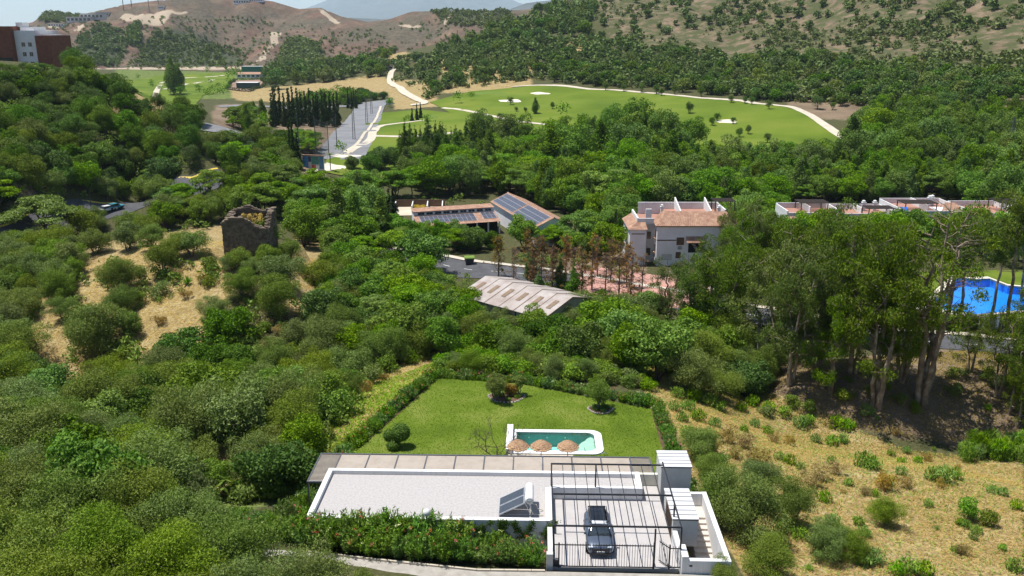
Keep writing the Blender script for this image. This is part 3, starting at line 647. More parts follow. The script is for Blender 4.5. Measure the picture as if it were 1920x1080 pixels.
def eucalyptus(seed, h, spread, stems=3, leafy=1.0, low=0.35, nl=112):
    t = TM(seed); q = t.r
    for s_ in range(stems):
        a = 2 * np.pi * (s_ + .6 * q.rand()) / stems; lean = spread * (.25 + .35 * q.rand()); hh = h * (.8 + .25 * q.rand())
        top = np.array([math.cos(a) * lean, math.sin(a) * lean, hh])
        path = t.wiggle([math.cos(a) * .3, math.sin(a) * .3, -.6], top, 11, .03); tr = (.15 + .1 * q.rand()) * (h / 18)
        t.limb(path, np.linspace(tr * 1.6, tr * .18, 11) , 6)
        nb = int(13 * h / 18)
        for i in range(nb):
            u = low + (0.97 - low) * (i + q.rand()) / nb; p = path[0] + (path[-1] - path[0]) * 0; k = u * 10; k0 = int(k); p = path[k0] * (1 - k + k0) + path[min(10, k0 + 1)] * (k - k0)
            b = a + q.randn() * 1.5; L_ = spread * (.55 + .5 * q.rand()) * (1.15 - .75 * u)
            e = p + np.array([math.cos(b) * L_, math.sin(b) * L_, L_ * (.25 + .55 * q.rand())])
            bp = t.wiggle(p, e, 6, .1); t.limb(bp, np.linspace(tr * .42, tr * .08, 6), 4)
            for j in range(4):
                m = bp[3 + j % 3] + q.randn(3) * .45; f = m + np.array([q.randn() * .9, q.randn() * .9, q.rand() * .7 - .1])
                t.limb([m, f], [tr * .09, tr * .04], 3)
                if q.rand() < leafy:
                    t.clump(f + [0, 0, -.25], .75 + .55 * q.rand(), nl, .40, .125, .85, .15, .9, .2, .9)
                    if q.rand() < .5: t.clump(f + [q.randn() * .4, q.randn() * .4, -1.0], .5 + .3 * q.rand(), nl // 2, .34, .09, 1.3, 0, 1.2, .2, .9)
    return t
def dead_tree(seed, h, leafy=0.25):
    t = TM(seed); q = t.r; t.limb(t.wiggle([0, 0, -.4], [q.randn() * .3, q.randn() * .3, h], 9, .01), np.linspace(.15, .02, 9))
    for i in range(int(h * 9)):
        u = .12 + .85 * q.rand(); a = q.rand() * 2 * np.pi; L_ = (.35 + (1 - u) * 1.9) * (.6 + .6 * q.rand()); p = np.array([0, 0, u * h])
        e = p + [math.cos(a) * L_, math.sin(a) * L_, L_ * (.35 * q.randn() + .25)]; bp = t.wiggle(p, e, 4, .1); t.limb(bp, np.linspace(.035, .012, 4), 3)
        for j in range(5):
            m = bp[1 + j % 3]; f = m + q.randn(3) * .34; t.limb([m, f], [.014, .007], 3)
            if q.rand() < leafy: t.clump(f, .3, 26, .24, .08, .8, 0, .5, .1)
    if not t.LV: t.clump([0, 0, h * .6], .3, 8, .2, .06)
    return t
def bare_tree(seed, h):
    t = TM(seed); q = t.r
    def grow(p, d, L_, r_, k):
        e = p + d * L_; t.limb(t.wiggle(p, e, 4, .07), np.linspace(r_, r_ * .6, 4), 4)
        if k:
            for i in range(3 if k > 1 else 4): grow(e, unit(d + q.randn(3) * .55 + [0, 0, .05]), L_ * (.62 + .2 * q.rand()), r_ * .58, k - 1)
    for i in range(4): grow(np.array([0, 0, -.1]), unit(np.array([math.cos(i * 1.6), math.sin(i * 1.6), 1.1])), h * .3, .07, 4)
    return t
def oleander(seed, h=1.7, r=.95, nst=46, flowers=1.0):
    t = TM(seed); q = t.r; t.FL = []
    for i in range(nst):
        a = q.rand() * 2 * np.pi; k = r * q.rand() ** .5; e = np.array([math.cos(a) * k, math.sin(a) * k, h * (.72 + .3 * q.rand()) * (1 - .28 * (k / r) ** 2)])
        b = e * [.22, .22, 0]; pts = t.wiggle(b, e, 4, .05); t.limb(pts, [.018, .014, .011, .007], 3)
        m = 34; u = .25 + .78 * q.rand(m); c = b + (e - b) * u[:, None] + q.randn(m, 3) * .05; ax = unit((e - b)[None] * .5 + q.randn(m, 3) * .8 + [0, 0, .35])
        t.leaves(c + ax * .1, q.randn(m, 3), ax, .24, .06)
        if q.rand() < .085 * flowers: t.clump(e + [0, 0, .06], .15, 12, .085, .075, .8, .6, 0, .3, .8, t.FL)
    if not t.FL: t.clump([0, 0, h], .1, 2, .05, .05, to=t.FL)
    return t
def shrub_mesh(seed, h, r, nleaf=900, L=.3, Wd=.16, nclump=9):
    return round_tree(seed, h, r, 0.02, nclump, .5, nleaf, L, Wd, .8, .05, 1.0, .3, stems=2)
def weed(seed, h=.9, n=240, r=.5, L=.3, Wd=.06):
    t = TM(seed); q = t.r; a = q.rand(n) * 6.283; k = r * q.rand(n) ** .6; z = h * q.rand(n) ** .8 * (1 - .3 * k / r)
    t.leaves(np.c_[np.cos(a) * k, np.sin(a) * k, z], q.randn(n, 3), np.c_[q.randn(n) * .35, q.randn(n) * .35, np.ones(n)], L, Wd)
    for i in range(5): t.limb([[q.randn() * r * .3, q.randn() * r * .3, -.1], [q.randn() * r * .4, q.randn() * r * .4, h * .8]], [.012, .006], 3)
    return t
def palm(seed, h, nf=22, fl=2.2):
    t = TM(seed); q = t.r; t.limb(t.wiggle([0, 0, -.3], [0, 0, h], 6, .01), [.22, .18, .17, .17, .18, .2], 8)
    for i in range(nf):
        a = 2 * np.pi * i / nf + q.randn() * .1; e = .1 + 1.0 * (i % 3) / 2; s = np.linspace(0, 1, 26)
        x = fl * s * math.cos(e * .5); z = h + fl * (s * math.sin(.9 - e * .8) - 1.05 * s ** 2 * (.55 + .4 * e)); P_ = np.c_[np.cos(a) * x, np.sin(a) * x, z]
        t.limb(P_[::5], .02, 3); dr = unit(np.gradient(P_, axis=0)); sd = np.array([-math.sin(a), math.cos(a), 0.])
        for sg in (-1, 1):
            ax = unit(sd * sg + dr * .5 + [0, 0, -.45]); t.leaves(P_ + ax * .24, np.tile([0, 0, 1.], (26, 1)) + q.randn(26, 3) * .2, ax, .55 * (1 - .5 * s), .07)
    return t
def agave(seed):
    t = TM(seed); q = t.r; n = 34; a = q.rand(n) * 6.283; el = q.rand(n) * 1.2 + .15; ax = np.c_[np.cos(a) * np.cos(el), np.sin(a) * np.cos(el), np.sin(el)]
    t.leaves(ax * .6, np.cross(ax, np.c_[-np.sin(a), np.cos(a), 0 * a]), ax, 1.3, .2); t.limb([[0, 0, -.2], [0, 0, .3]], [.15, .1]); return t

# kinds: name -> (list of (crown mesh, trunk mesh) or single meshes, base height, base radius)
KIND = {}
def kind(key, name, tms, lmat, wmat, h, r, whole=False):
    lm = lmat if isinstance(lmat, list) else [lmat] * len(tms)
    if whole: vs_ = [(t.one_mesh(name, m, wmat), None, None) for t, m in zip(tms, lm)]
    else: vs_ = [(t.crown_mesh('crown', m), t.wood_mesh('trunk', wmat), None) for t, m in zip(tms, lm)]
    KIND[key] = dict(name=name, v=vs_, h=h, r=r, whole=whole)
kind('olive_near', 'olive_tree', [round_tree(10+i, 5.0, 3.0, .06, 30 + 8*i, .36 - .02*i, 28000, .18, .062, .95, .16, lumpy=.42, up=(.5,.9)) for i in range(5)], L_olive, M_bark_grey, 5.0, 3.0)
kind('olive', 'olive_tree', [round_tree(20+i, 5.0, 3.0, .06, 24 + 5*i, .36, 14000, .26, .095, .9, .16, lumpy=.42, up=(.5,.9)) for i in range(5)], L_olive, M_bark_grey, 5.0, 3.0)
kind('silver', 'silver_tree', [round_tree(30+i, 6.0, 4.0, .08, 54, .26, 15000, .32, .11, .95, .2, lumpy=.35, droop=.7) for i in range(2)], L_silver, M_bark_grey, 6.0, 4.0)
kind('carob', 'carob_tree', [round_tree(40+i, 5.0, 3.2, .05, 40, .33, 12000, .30, .17, .7, .2, lumpy=.3) for i in range(3)], L_carob, M_bark, 5.0, 3.2)
kind('broad', 'broadleaf_tree', [round_tree(50+i, 9.0, 4.4, .2, 44, .31, 10000, .44, .24, .75, .22, lumpy=.28) for i in range(4)], L_broad, M_bark, 9.0, 4.4)
kind('big', 'canopy_tree', [round_tree(55+i, 14.0, 7.0, .10, 60, .25, 12000, .54, .28, .8, .3, lumpy=.34) for i in range(5)], [L_poplar, L_broad, L_poplar, L_broad, L_euc], M_bark, 14.0, 7.0)
kind('tipu', 'spreading_tree', [umbrella_tree(60+i, 8.0, 5.0, 10000) for i in range(4)], L_tipu, M_bark, 8.0, 5.0)
kind('pine', 'pine_tree', [round_tree(70+i, 8.0, 3.6, .22, 40, .30, 8000, .38, .10, .8, .2, lumpy=.25) for i in range(4)], L_pine, M_bark, 8.0, 3.6)
kind('poplar', 'poplar_tree', [column_tree(80+i, 14.0, 3.9, .10, 10000, .5, .24, 46, .46, .8, tip=.42) for i in range(4)], L_poplar, M_bark_grey, 14.0, 3.6)
kind('casuarina', 'feathery_conifer', [column_tree(90+i, 15.0, 2.8, .10, 7000, .6, .16, 40, .5, .55, upl=.6) for i in range(3)], L_pine, M_bark, 15.0, 2.8)
kind('cypress', 'cypress_tree', [column_tree(100+i, 14.0, 1.25, .02, 4200, .5, .22, 40, .7, .42, .18, .34, .8) for i in range(3)], L_cyp, M_bark, 14.0, 1.25)
kind('euc', 'eucalyptus_tree', [eucalyptus(110+i, 19, 5.2, 2 + i % 3, .92, .30 if i != 3 else .12) for i in range(5)] + [eucalyptus(116, 19, 5.0, 1, .95, .58), eucalyptus(117, 19, 5.6, 2, .9, .52)], L_euc, M_bark_pale, 19.0, 5.2)
kind('euc_bare', 'eucalyptus_tree', [eucalyptus(118, 23, 5.0, 4, .22, .4)], L_euc, M_bark_pale, 23.0, 5.0)
kind('dead', 'dead_conifer', [dead_tree(120+i, 9.0, .30 - .08 * i) for i in range(4)], L_dry, M_dead, 9.0, 1.6)
kind('shrub', 'shrub', [shrub_mesh(130+i, 1.9, 1.5, 1500, .26, .12) for i in range(4)], L_olive, M_bark_grey, 1.9, 1.5, True)
kind('bright', 'bright_shrub', [shrub_mesh(135+i, 1.9, 1.5, 1700, .26, .12) for i in range(3)], L_broad, M_bark, 1.9, 1.5, True)
kind('scrub', 'scrub_bush', [shrub_mesh(140+i, 2.4, 2.4, 420, .62, .34, 8) for i in range(4)], L_scrub, M_bark, 2.4, 2.4, True)
kind('hilltree', 'hillside_tree', [round_tree(150+i, 6.0, 3.8, .06, 22, .36, 1300, .8, .42, .8, .2) for i in range(5)], [L_pine, L_carob, L_scrub, L_olive, L_pine], M_bark, 6.0, 3.8, True)
kind('weed', 'weed_clump', [weed(160+i) for i in range(4)], L_weed, M_bark, .9, .5, True)
kind('drybush', 'dry_bush', [shrub_mesh(170+i, 1.2, 1.0, 700, .3, .05) for i in range(2)], L_tawny, M_dead, 1.2, 1.0, True)
kind('reed', 'reed_clump', [weed(176+i, 2.3, 420, .8, .75, .06) for i in range(3)], L_weed, M_bark, 2.3, .8, True)
kind('palm', 'palm_tree', [palm(180, 7.0)], L_poplar, M_bark, 7.0, 2.0)
kind('agave', 'agave_plant', [agave(185)], L_ole, M_bark, 1.2, 1.2, True)
OLE = []
for i in range(6):
    t = oleander(190 + i, flowers=(1.0, .8, 1.2, .7, 1.3, .9)[i])
    OLE.append((t.crown_mesh('foliage', L_ole), t.wood_mesh('stems', M_bark), t.crown_mesh('flowers', L_pink if i % 2 == 0 else L_white, t.FL)))
KIND['oleander'] = dict(name='oleander_bush', v=OLE, h=1.7, r=.95, whole=False)

# ------------------------------------------------------------------ plants: where they stand
RG = np.random.RandomState(77); PR = random.Random(31)
PLANTS = []     # dict per plant
GRID = {}
PROTECT = []    # (x0, y0, x1, y1, distance): a thing in the photograph that no nearer crown may cover
def crownbox(X, Y, Z, h, r):
    cx, yt = proj(X, Y, Z + h); _, yb = proj(X, Y, Z + h * .12); w = F * r * .8 / math.hypot(X, Y)
    return cx - w, yt, cx + w, yb
def allowed(X, Y, r, keepm=0.0):
    for P_, mg in KEEP:
        xs = [p[0] for p in P_]; ys = [p[1] for p in P_]; m = mg + keepm
        if not (min(xs) - m < X < max(xs) + m and min(ys) - m < Y < max(ys) + m): continue
        if inpoly(np.array([X]), np.array([Y]), P_)[0]: 
            if mg >= 0: return False
        elif m > 0 and polydist(np.array([X]), np.array([Y]), P_)[0] < m: return False
    return True
def covers(X, Y, Z, h, r):
    x0, y0, x1, y1 = crownbox(X, Y, Z, h, r); D = math.hypot(X, Y)
    return any(D < d and x1 > a and x0 < c and y1 > b and y0 < e for a, b, c, e, d in PROTECT)
def free(X, Y, rad):
    c = 6.0; k = int(math.ceil((rad + 6) / c)); i, j = int(X // c), int(Y // c)
    for a in range(i - k, i + k + 1):
        for b in range(j - k, j + k + 1):
            for q in GRID.get((a, b), ()):
                if (q[0] - X) ** 2 + (q[1] - Y) ** 2 < (rad + q[2]) ** 2: return False
    return True
def put(key, X, Y, h, r=None, Z=None, rot=None, tight=.55, area=None, **kw):
    K = KIND[key]; sh = h / K['h']; r = r if r is not None else K['r'] * sh
    Z = float(zat(X, Y)) if Z is None else Z
    d = dict(key=key, X=X, Y=Y, Z=Z, h=h, r=r, rot=PR.random() * 6.283 if rot is None else rot, var=kw.pop('var', PR.randrange(len(K['v']))), area=area, **kw)
    PLANTS.append(d); GRID.setdefault((int(X // 6), int(Y // 6)), []).append((X, Y, r * tight)); return d
def putpx(key, px, py, h, r=None, **kw):
    x, y, z = g1(px, py); return put(key, x, y, h, r, **kw)
def fill(P_px, mix, tries, tight=.55, area=None, dmin=0, dmax=1e9, size=(.75, 1.25), keepm=.3):
    """mix: list of (kind key, weight, height)"""
    xs = [p[0] for p in P_px]; ys = [p[1] for p in P_px]
    px = RG.uniform(min(xs), max(xs), tries); py = RG.uniform(min(ys), max(ys), tries); k = inpoly(px, py, P_px); px = px[k]; py = py[k]
    X, Y, Z = ground(px, py); tot = sum(m[1] for m in mix); n = 0
    for x, y, z in zip(X, Y, Z):
        D = math.hypot(x, y)
        if not dmin < D < dmax: continue
        u = PR.random() * tot
        for key, w, h in mix:
            u -= w
            if u <= 0: break
        s = size[0] + (size[1] - size[0]) * PR.random(); h_ = h * s; r_ = KIND[key]['r'] * h_ / KIND[key]['h'] * PR.uniform(.9, 1.12)
        if not free(x, y, r_ * tight) or not allowed(x, y, r_, keepm): continue
        if covers(x, y, z, h_, r_): continue
        put(key, x, y, h_, r_, z, tight=tight, area=area); n += 1
    return n

# ------------------------------------------------------------------ the villa (own axes: u, v)
def hthing(name, label, cat, u=0, v=0, z=0, rz=0.0, group=None):
    return thing(name, label, cat, H(u, v, z), -HA + rz, group)
M_gravel = surf('roof_gravel', (0.385, 0.36, 0.345), (0.32, 0.298, 0.285), 0.95, 6.0, 0.4, c3=(0.43, 0.405, 0.385), bscale=22)
M_floor = surf('carport_paving', (0.42, 0.395, 0.378), (0.37, 0.348, 0.333), 0.75, 1.0, 0.1)
M_cap = surf('zinc_white_cap', (0.58, 0.575, 0.57), (0.54, 0.535, 0.53), 0.45, 1.5)
M_slat = surf('beige_slat', (0.47, 0.40, 0.33), (0.41, 0.345, 0.28), 0.8, 1.5)
M_step = surf('stone_step', (0.55, 0.49, 0.43), (0.47, 0.41, 0.35), 0.8, 3)
V_ = hthing('villa', 'modern white flat-roofed villa with gravel roof and slatted pergola', 'villa')
wl = MB().box(-17.8, -0.05, 4.15, 11.45, -3.9, 0.6); wl.box(-0.05, 7.05, 8.9, 11.45, -3.9, 0.6); wl.box(0.0, 8.5, 0.4, 8.9, -3.9, -0.3).build('wall', white, V_)
MB().box(-17.4, -0.45, 4.5, 11.1, 0.5, 0.66).build('roof', M_gravel, V_)
MB().box(-0.45, 6.65, 9.25, 11.1, 0.5, 0.655).build('roof', M_gravel, V_)
for n_, b in enumerate([(-17.85,-0.1,4.1,4.48,.45,1.0),(-17.85,6.7,11.12,11.5,.45,1.0),(-17.86,-17.47,4.48,11.12,.45,1.003),(-0.42,0.05,4.1,8.86,.0,1.004),(-0.04,7.1,8.84,9.22,.01,.996),(6.72,7.11,9.22,11.5,-.2,1.006)]):
    MB().box(*b).build('parapet', white, V_, .015)
MB().box(7.11,8.55,11.1,11.4,-3.6,1.0).build('low_wall', M_cream, V_, .01)
fl = MB().box(0.05, 8.5, -0.05, 8.84, -0.3, 0.0).box(7.11, 8.5, 8.84, 11.1, -.3, -.002); fl.build('carport_floor', M_floor, V_)
for i in range(1, 9): box('floor_joint', M_grey_wall, V_, i*.95-.006, i*.95+.006, .0, 8.8, -.01, .002)
# ledge walls round the car port
MB().box(-0.3,0.04,0.1,4.1,-.6,.55).build('low_wall', white, V_, .01)
MB().box(-0.42,0.02,-.25,.15,-.6,1.1).build('gate_pillar', M_grey_wall, V_, .01)
MB().box(8.52,8.85,.9,3.05,-.3,1.0).build('low_wall', white, V_, .01)
MB().box(8.62,9.05,-.6,.9,-.8,1.3).build('gate_pillar', white, V_, .01)
# two capped blocks
def block(u0, u1, v0, v1, z0, z1, strips):
    b = empty('capped_block', parent=V_)
    MB().box(u0+.06, u1-.06, v0+.05, v1-.05, z0, z1-.1).build('block_wall', M_grey_wall, b)
    w = (v1 - v0) / strips
    m = MB().box(u0, u1, 0.045, w-.045, -.1, 0).mesh('cap_strip', M_cap, .01)
    for i in range(strips): link('cap_strip', m, b, (0, v0 + i * w, z1))
    box('cap_bed', M_dark_metal, b, u0+.03, u1-.03, v0+.03, v1-.03, z1-.115, z1-.03)
    return b
block(8.5, 10.92, 9.4, 12.2, -3.7, 2.6, 5); b2 = block(8.48, 10.35, 3.05, 7.45, -.3, 1.9, 7)
dr = MB().box(8.5, 8.535, 3.6, 6.2, .05, 1.65).build('door', M_wood, b2)
for i in range(9): box('door_slat', M_wood_dark, dr, 8.48, 8.5, 3.68 + i*.28, 3.78 + i*.28, .1, 1.6)
# stair well on the right
st = empty('stair', parent=V_)
MB().box(11.55,11.9,-.6,8.52,-3.2,1.0).build('stair_wall', white, st, .012)
MB().box(9.05,11.55,-.6,-.24,-1.2,.997).build('stair_wall', white, st, .012)
MB().box(10.32,11.55,8.2,8.5,-3.2,.995).build('stair_wall', white, st, .012)
MB().box(10.3,11.55,6.55,8.2,-.5,-.05).build('landing', M_step, st)
for i in range(9): MB().box(10.3, 11.55, 6.55-(i+1)*.5, 6.55-i*.5+.02, -2.6, -.22-i*.165).build('step', M_step, st, .008)
MB().box(9.05,11.55,-.24,2.05,-2.6,-1.62).build('landing', M_step, st)
MB().box(10.62,11.4,-.612,-.6,-.55,-.05).build('meter_box', M_grey_wall, st)
MB().box(10.6,11.42,-.616,-.612,-.32,-.30).build('meter_seam', M_black_metal, st)
MB().box(9.12,9.32,-.625,-.6,.55,.68).build('intercom', M_black_metal, V_)
MB().box(11.25,11.5,-.622,-.6,.5,.62).build('name_plate', surf('red_plate', (.42,.03,.04), None, .5), V_)
# pergola along the garden side
pg = empty('pergola', parent=V_)
bays = [-17.94 + i * 2.484 for i in range(11)]
MB().box(-19.75, 8.65, 16.34, 16.48, -.42, -.26).build('edge_beam', M_slate_metal, pg)
MB().box(-19.75, 8.65, 11.52, 11.66, -.42, -.265).build('edge_beam', M_slate_metal, pg)
bm_ = MB().box(-.05, .05, 11.66, 16.34, -.42, -.255).mesh('cross_beam', M_slate_metal)
for u in bays + [-19.7, 8.6]: link('cross_beam', bm_, pg, (u, 0, 0))
pn = MB()
for i in range(46): pn.box(.06, 2.42, 11.7 + i*.1, 11.7 + i*.1 + .075, -.36, -.30)
pn = pn.mesh('slat_panel', M_slat)
for u in bays[:-1]: tag(link('slat_panel', pn, pg, (u, 0, 0)), kind='stuff')
es = MB().box(-.85, .85, 0, .07, -.36, -.30).mesh('slat', M_slat)
for u0 in (bays[0] - .88, bays[-1] + .85):
    for i in range(23):
        link('slat', es, pg, (u0, 11.75 + i*.2, 0))
for u in (-19.7, -12.97, -5.5, 1.93, 8.6):
    for v in (16.41,) + ((11.75,) if u < -19 else ()): MB().box(u-.06, u+.06, v-.06, v+.06, -3.6, -.42).build('post', M_slate_metal, pg)
MB().box(-19.9, 8.5, 11.5, 18.6, -3.66, -3.5).build('terrace', M_floor, V_)
MB().box(-15, 6, 11.46, 11.5, -3.5, -1.0).build('glazing', M_glass, V_)
MB().box(-19.5,-18.2,12.2,16.2,-3.5,-3.42).build('deck', M_wood, V_)
MB().box(6.95,8.45,12.2,16.2,-3.5,-3.42).build('deck', M_wood, V_)
# climbing plant on the road-side wall
t = TM(401); q = t.r
for k in range(7):
    x = -5.6 + k * .85 + q.randn() * .1; pts = [np.array([x, 4.06, -.4])]
    for i in range(9): pts.append(pts[-1] + [q.randn() * .16 + .08 * (-1) ** k, 0, .12 + q.rand() * .05])
    pts = np.array(pts); t.limb(pts, .014, 3)
    for p_ in pts:
        n = 34; t.leaves(p_ + q.randn(n, 3) * [.14, .02, .11] + [0, -.03, 0], q.randn(n, 3) * .5 + [0, -1, .4], q.randn(n, 3), .10, .08)
vine = hthing('wall_vine', 'dark climbing vine spread over the white wall below the gravel roof', 'vine')
link('leaves', t.crown_mesh('leaves', L_carob), vine); link('stems', t.wood_mesh('stems', M_bark), vine)

# ---- car port frame
cp = hthing('carport_frame', 'open black steel frame standing over the grey car', 'frame')
for v in (.28, 4.45, 8.95): MB().box(0, 8.66, v-.05, v+.05, 2.93, 3.03).build('cross_bar', M_black_metal, cp)
for k in range(11):
    w = .05 if k in (0, 10) else .022
    MB().box(.03 + k*.857 - w, .03 + k*.857 + w, .3, 8.93 if k < 10 else 9.42, 2.95, 3.02).build('rafter', M_black_metal, cp)
for u, v, z in ((.05,.28,0),(6.86,.12,0),(8.62,.28,1.3),(.05,9.02,1.0),(3.46,9.0,1.0),(8.62,3.4,.9)): MB().box(u-.055, u+.055, v-.055, v+.055, z, 2.93).build('post', M_black_metal, cp)
# ---- sliding gate
gt = hthing('sliding_gate', 'long black barred sliding gate in front of the grey car', 'gate', 0, -.12, .02)
for z in (.06, 1.72): MB().box(.08, 6.76, -.02, .02, z, z+.07).build('rail', M_black_metal, gt)
gb = MB().box(-.014, .014, -.014, .014, .06, 1.87).mesh('bar', M_black_metal)
for i in range(39): link('bar', gb, gt, (.1 + i * .175, 0, 0))
MB().box(.36,.46,-.05,.05,.0,1.9).build('guide_post', M_black_metal, gt); MB().box(6.74,6.86,-.06,.06,.0,2.0).build('guide_post', M_black_metal, gt)
MB().box(.08,.42,.1,.35,0,.5).build('motor_box', M_slate_metal, gt)
# ---- pedestrian gate, ajar
pgt = hthing('garden_gate', 'small black barred gate standing ajar beside the sliding gate', 'gate', 7.85, -.1, .02)
lf = empty('leaf', parent=pgt); lf.rotation_euler = (0, 0, R(125))
for par, L_, nb in ((pgt, .78, 5), (lf, 1.0, 7)):
    for z in (.1, 1.55): MB().box(0, L_, -.02, .02, z, z+.06).build('rail', M_black_metal, par)
    bb = MB().box(-.013,.013,-.013,.013,.1,1.75).mesh('bar', M_black_metal)
    for i in range(nb): link('bar', bb, par, (.04 + i * (L_ - .08) / (nb - 1), 0, 0))
MB().box(-.05,.05,-.05,.05,0,1.85).build('post', M_black_metal, pgt)

# ---- the car
def make_car():
    M_paint = surf('grey_blue_paint', (0.17, 0.20, 0.25), (0.155, 0.185, 0.235), .28, 2, 0, .7, .6)
    M_roofb = surf('black_roof', (0.012, 0.013, 0.016), None, .12, 2, 0, 0, .6)
    M_rub = surf('tyre_rubber', (0.018, 0.018, 0.018), None, .9, 5); M_lamp = surf('lamp_glass', (.62,.66,.70), None, .1, 4, 0, .3, .6); M_plate = surf('plate_white', (.75,.75,.72), None, .5)
    c = hthing('parked_car', 'dark grey sport utility car parked nose-out under the steel frame', 'car', 3.32, 3.3, 0)
    def loft(name, rings, mat, par=c, cap=True, sub=1):
        n = len(rings[0]); V = [p for r in rings for p in r]; Fs = [(i*n+k, i*n+(k+1)%n, (i+1)*n+(k+1)%n, (i+1)*n+k) for i in range(len(rings)-1) for k in range(n)]
        if cap: Fs += [list(range(n)), list(range((len(rings)-1)*n, len(rings)*n))[::-1]]
        o = MB().add(V, Fs).build(name, mat, par, 0, True)
        if sub: s_ = o.modifiers.new('s', 'SUBSURF'); s_.levels = s_.render_levels = sub
        return o
    # body up to the belt line: stations from the nose (-y) to the tail
    S = [(-2.30,.60,.34,.66,.60),(-2.24,.84,.28,.84,.74),(-2.0,.93,.24,.98,.80),(-1.5,.955,.22,1.04,.82),(-1.05,.96,.22,1.08,.84),(0,.955,.22,1.08,.86),(1.2,.96,.22,1.10,.86),(1.9,.95,.26,1.10,.84),(2.22,.90,.34,1.06,.78),(2.30,.74,.44,.96,.64)]
    loft('body', [[(-w*.93,y,z0),(-w,y,(z0+z1)*.45),(-w,y,z1*.86),(-wt,y,z1),(wt,y,z1),(w,y,z1*.86),(w,y,(z0+z1)*.45),(w*.93,y,z0)] for y, w, z0, z1, wt in S], M_paint)
    G = [(-1.12,.82,1.06,1.07,.78),(-.42,.83,1.06,1.56,.62),(.0,.83,1.06,1.63,.64),(1.2,.83,1.07,1.63,.64),(1.9,.81,1.07,1.54,.60),(2.2,.78,1.05,1.08,.70)]
    gh = loft('greenhouse', [[(-w,y,z0),(-wt-.02,y,z1-.03),(-wt+.1,y,z1),(wt-.1,y,z1),(wt+.02,y,z1-.03),(w,y,z0)] for y, w, z0, z1, wt in G], M_glass)
    loft('roof', [[(-w,y,z-.05),(-w+.08,y,z),(w-.08,y,z),(w,y,z-.05)] for y, w, z in ((-.18,.66,1.635),(.1,.68,1.675),(1.2,.68,1.675),(1.95,.64,1.60))], M_roofb)
    loft('roof_front', [[(-w,y,z-.04),(-w+.08,y,z),(w-.08,y,z),(w,y,z-.04)] for y, w, z in ((-.46,.66,1.575),(-.3,.67,1.635),(-.17,.67,1.665))], M_alu, gh)
    for s in (-1, 1):
        MB().tube([(s*.82,-1.1,1.07),(s*.655,-.42,1.585)], .045, 6).build('pillar', M_paint, gh, 0, True)
        MB().tube([(s*.66,-.3,1.66),(s*.66,1.8,1.63)], .03, 6).build('roof_rail', M_black_metal, c, 0, True)
        mr = MB().box(s*1.0-.1, s*1.0+.1, -.98, -.82, 1.02, 1.18).build('mirror', M_paint, c, .04)
        hl = MB().box(s*.68-.2, s*.68+.2, -2.25, -2.02, .76, .86).build('headlight', M_lamp, c, .03)
        for y in (-1.42, 1.42):
            w = empty('wheel', (s*.86, y, .36), 0, c)
            ty = MB().tube([(-.12*1,0,0),(.12,0,0)], .36, 20).build('tyre', M_rub, w, .03)
            MB().tube([(s*.10,0,0),(s*.135,0,0)], .24, 10).build('rim', M_alu, w)
    MB().box(-.62,.62,-2.32,-2.2,.62,.76).build('grille', M_black_metal, c, .02)
    MB().box(-.7,.7,-2.33,-2.2,.30,.44).build('lower_grille', M_black_metal, c, .02)
    pl = MB().box(-.26,.26,-2.36,-2.33,.48,.59).build('number_plate', M_plate, c)
    for i, x in enumerate((-.16,-.09,-.02,.07,.14)): box('plate_character', M_black_metal, pl, x-.02, x+.02, -2.364, -2.36, .505, .57)
    for s in (-1, 1): MB().tube([(s*.15,-1.16,1.09),(s*.15+.45,-1.0,1.19)], .012, 4).build('wiper', M_black_metal, c)
make_car()

# ---- solar water heater on the gravel roof
hw = hthing('solar_water_heater', 'solar water heater with white tank and two tilted collectors on gravel roof', 'water heater', 0, 0, .66)
tk = MB().tube([(-1.62,5.12,1.3),(-1.62,5.2,1.3),(-1.62,7.3,1.3),(-1.62,7.38,1.3)], [.24,.31,.31,.24], 20).build('tank', white, hw, 0, False)
MB().tube([(-1.62,5.05,1.3),(-1.62,5.13,1.3)], .12, 14).build('tank_cap', M_alu, tk)
for v0 in (5.05, 6.25):
    a = Vector((-3.85, 0, .12)); b = Vector((-1.95, 0, 1.12)); d = (b-a).normalized(); nrm = Vector((-d.z, 0, d.x)) * .09
    P4 = [(a.x,v0,a.z),(b.x,v0,b.z),(b.x,v0+1.15,b.z),(a.x,v0+1.15,a.z)]
    fr = MB().add(P4 + [(p[0]+nrm.x,p[1],p[2]+nrm.z) for p in P4], [(3,2,1,0),(4,5,6,7),(0,1,5,4),(1,2,6,5),(2,3,7,6),(3,0,4,7)]).build('collector', M_alu, hw)
    k = .06; Q4 = [(a.x+d.x*k,v0+k,a.z+d.z*k),(b.x-d.x*k,v0+k,b.z-d.z*k),(b.x-d.x*k,v0+1.15-k,b.z-d.z*k),(a.x+d.x*k,v0+1.15-k,a.z+d.z*k)]
    MB().add([(p[0]+nrm.x*1.04,p[1],p[2]+nrm.z*1.04) for p in Q4], [(0,1,2,3)]).build('absorber', surf('absorber_glass', (.05,.055,.065), (.04,.045,.055), .2, 2, 0, 0, .6), fr)
for v in (5.3, 7.15):
    for x0, z0, x1, z1 in ((-1.5,0,-1.95,1.1),(-1.35,0,-1.6,1.05),(-3.8,.05,-1.4,.05)): MB().bar((x0,v,z0),(x1,v,z1),.045).build('stand', M_alu, hw)
MB().tube([(-1.62,5.2,1.0),(-1.5,5.0,.6),(-1.3,5.2,.2),(-.6,5.3,.05)], .03, 6).build('pipe', M_sand, hw)
MB().tube([(-1.5,5.4,1.0),(-1.1,5.5,.8),(-1.0,5.8,.3),(-.6,6.0,.05)], .03, 6).build('pipe', M_sand, hw)

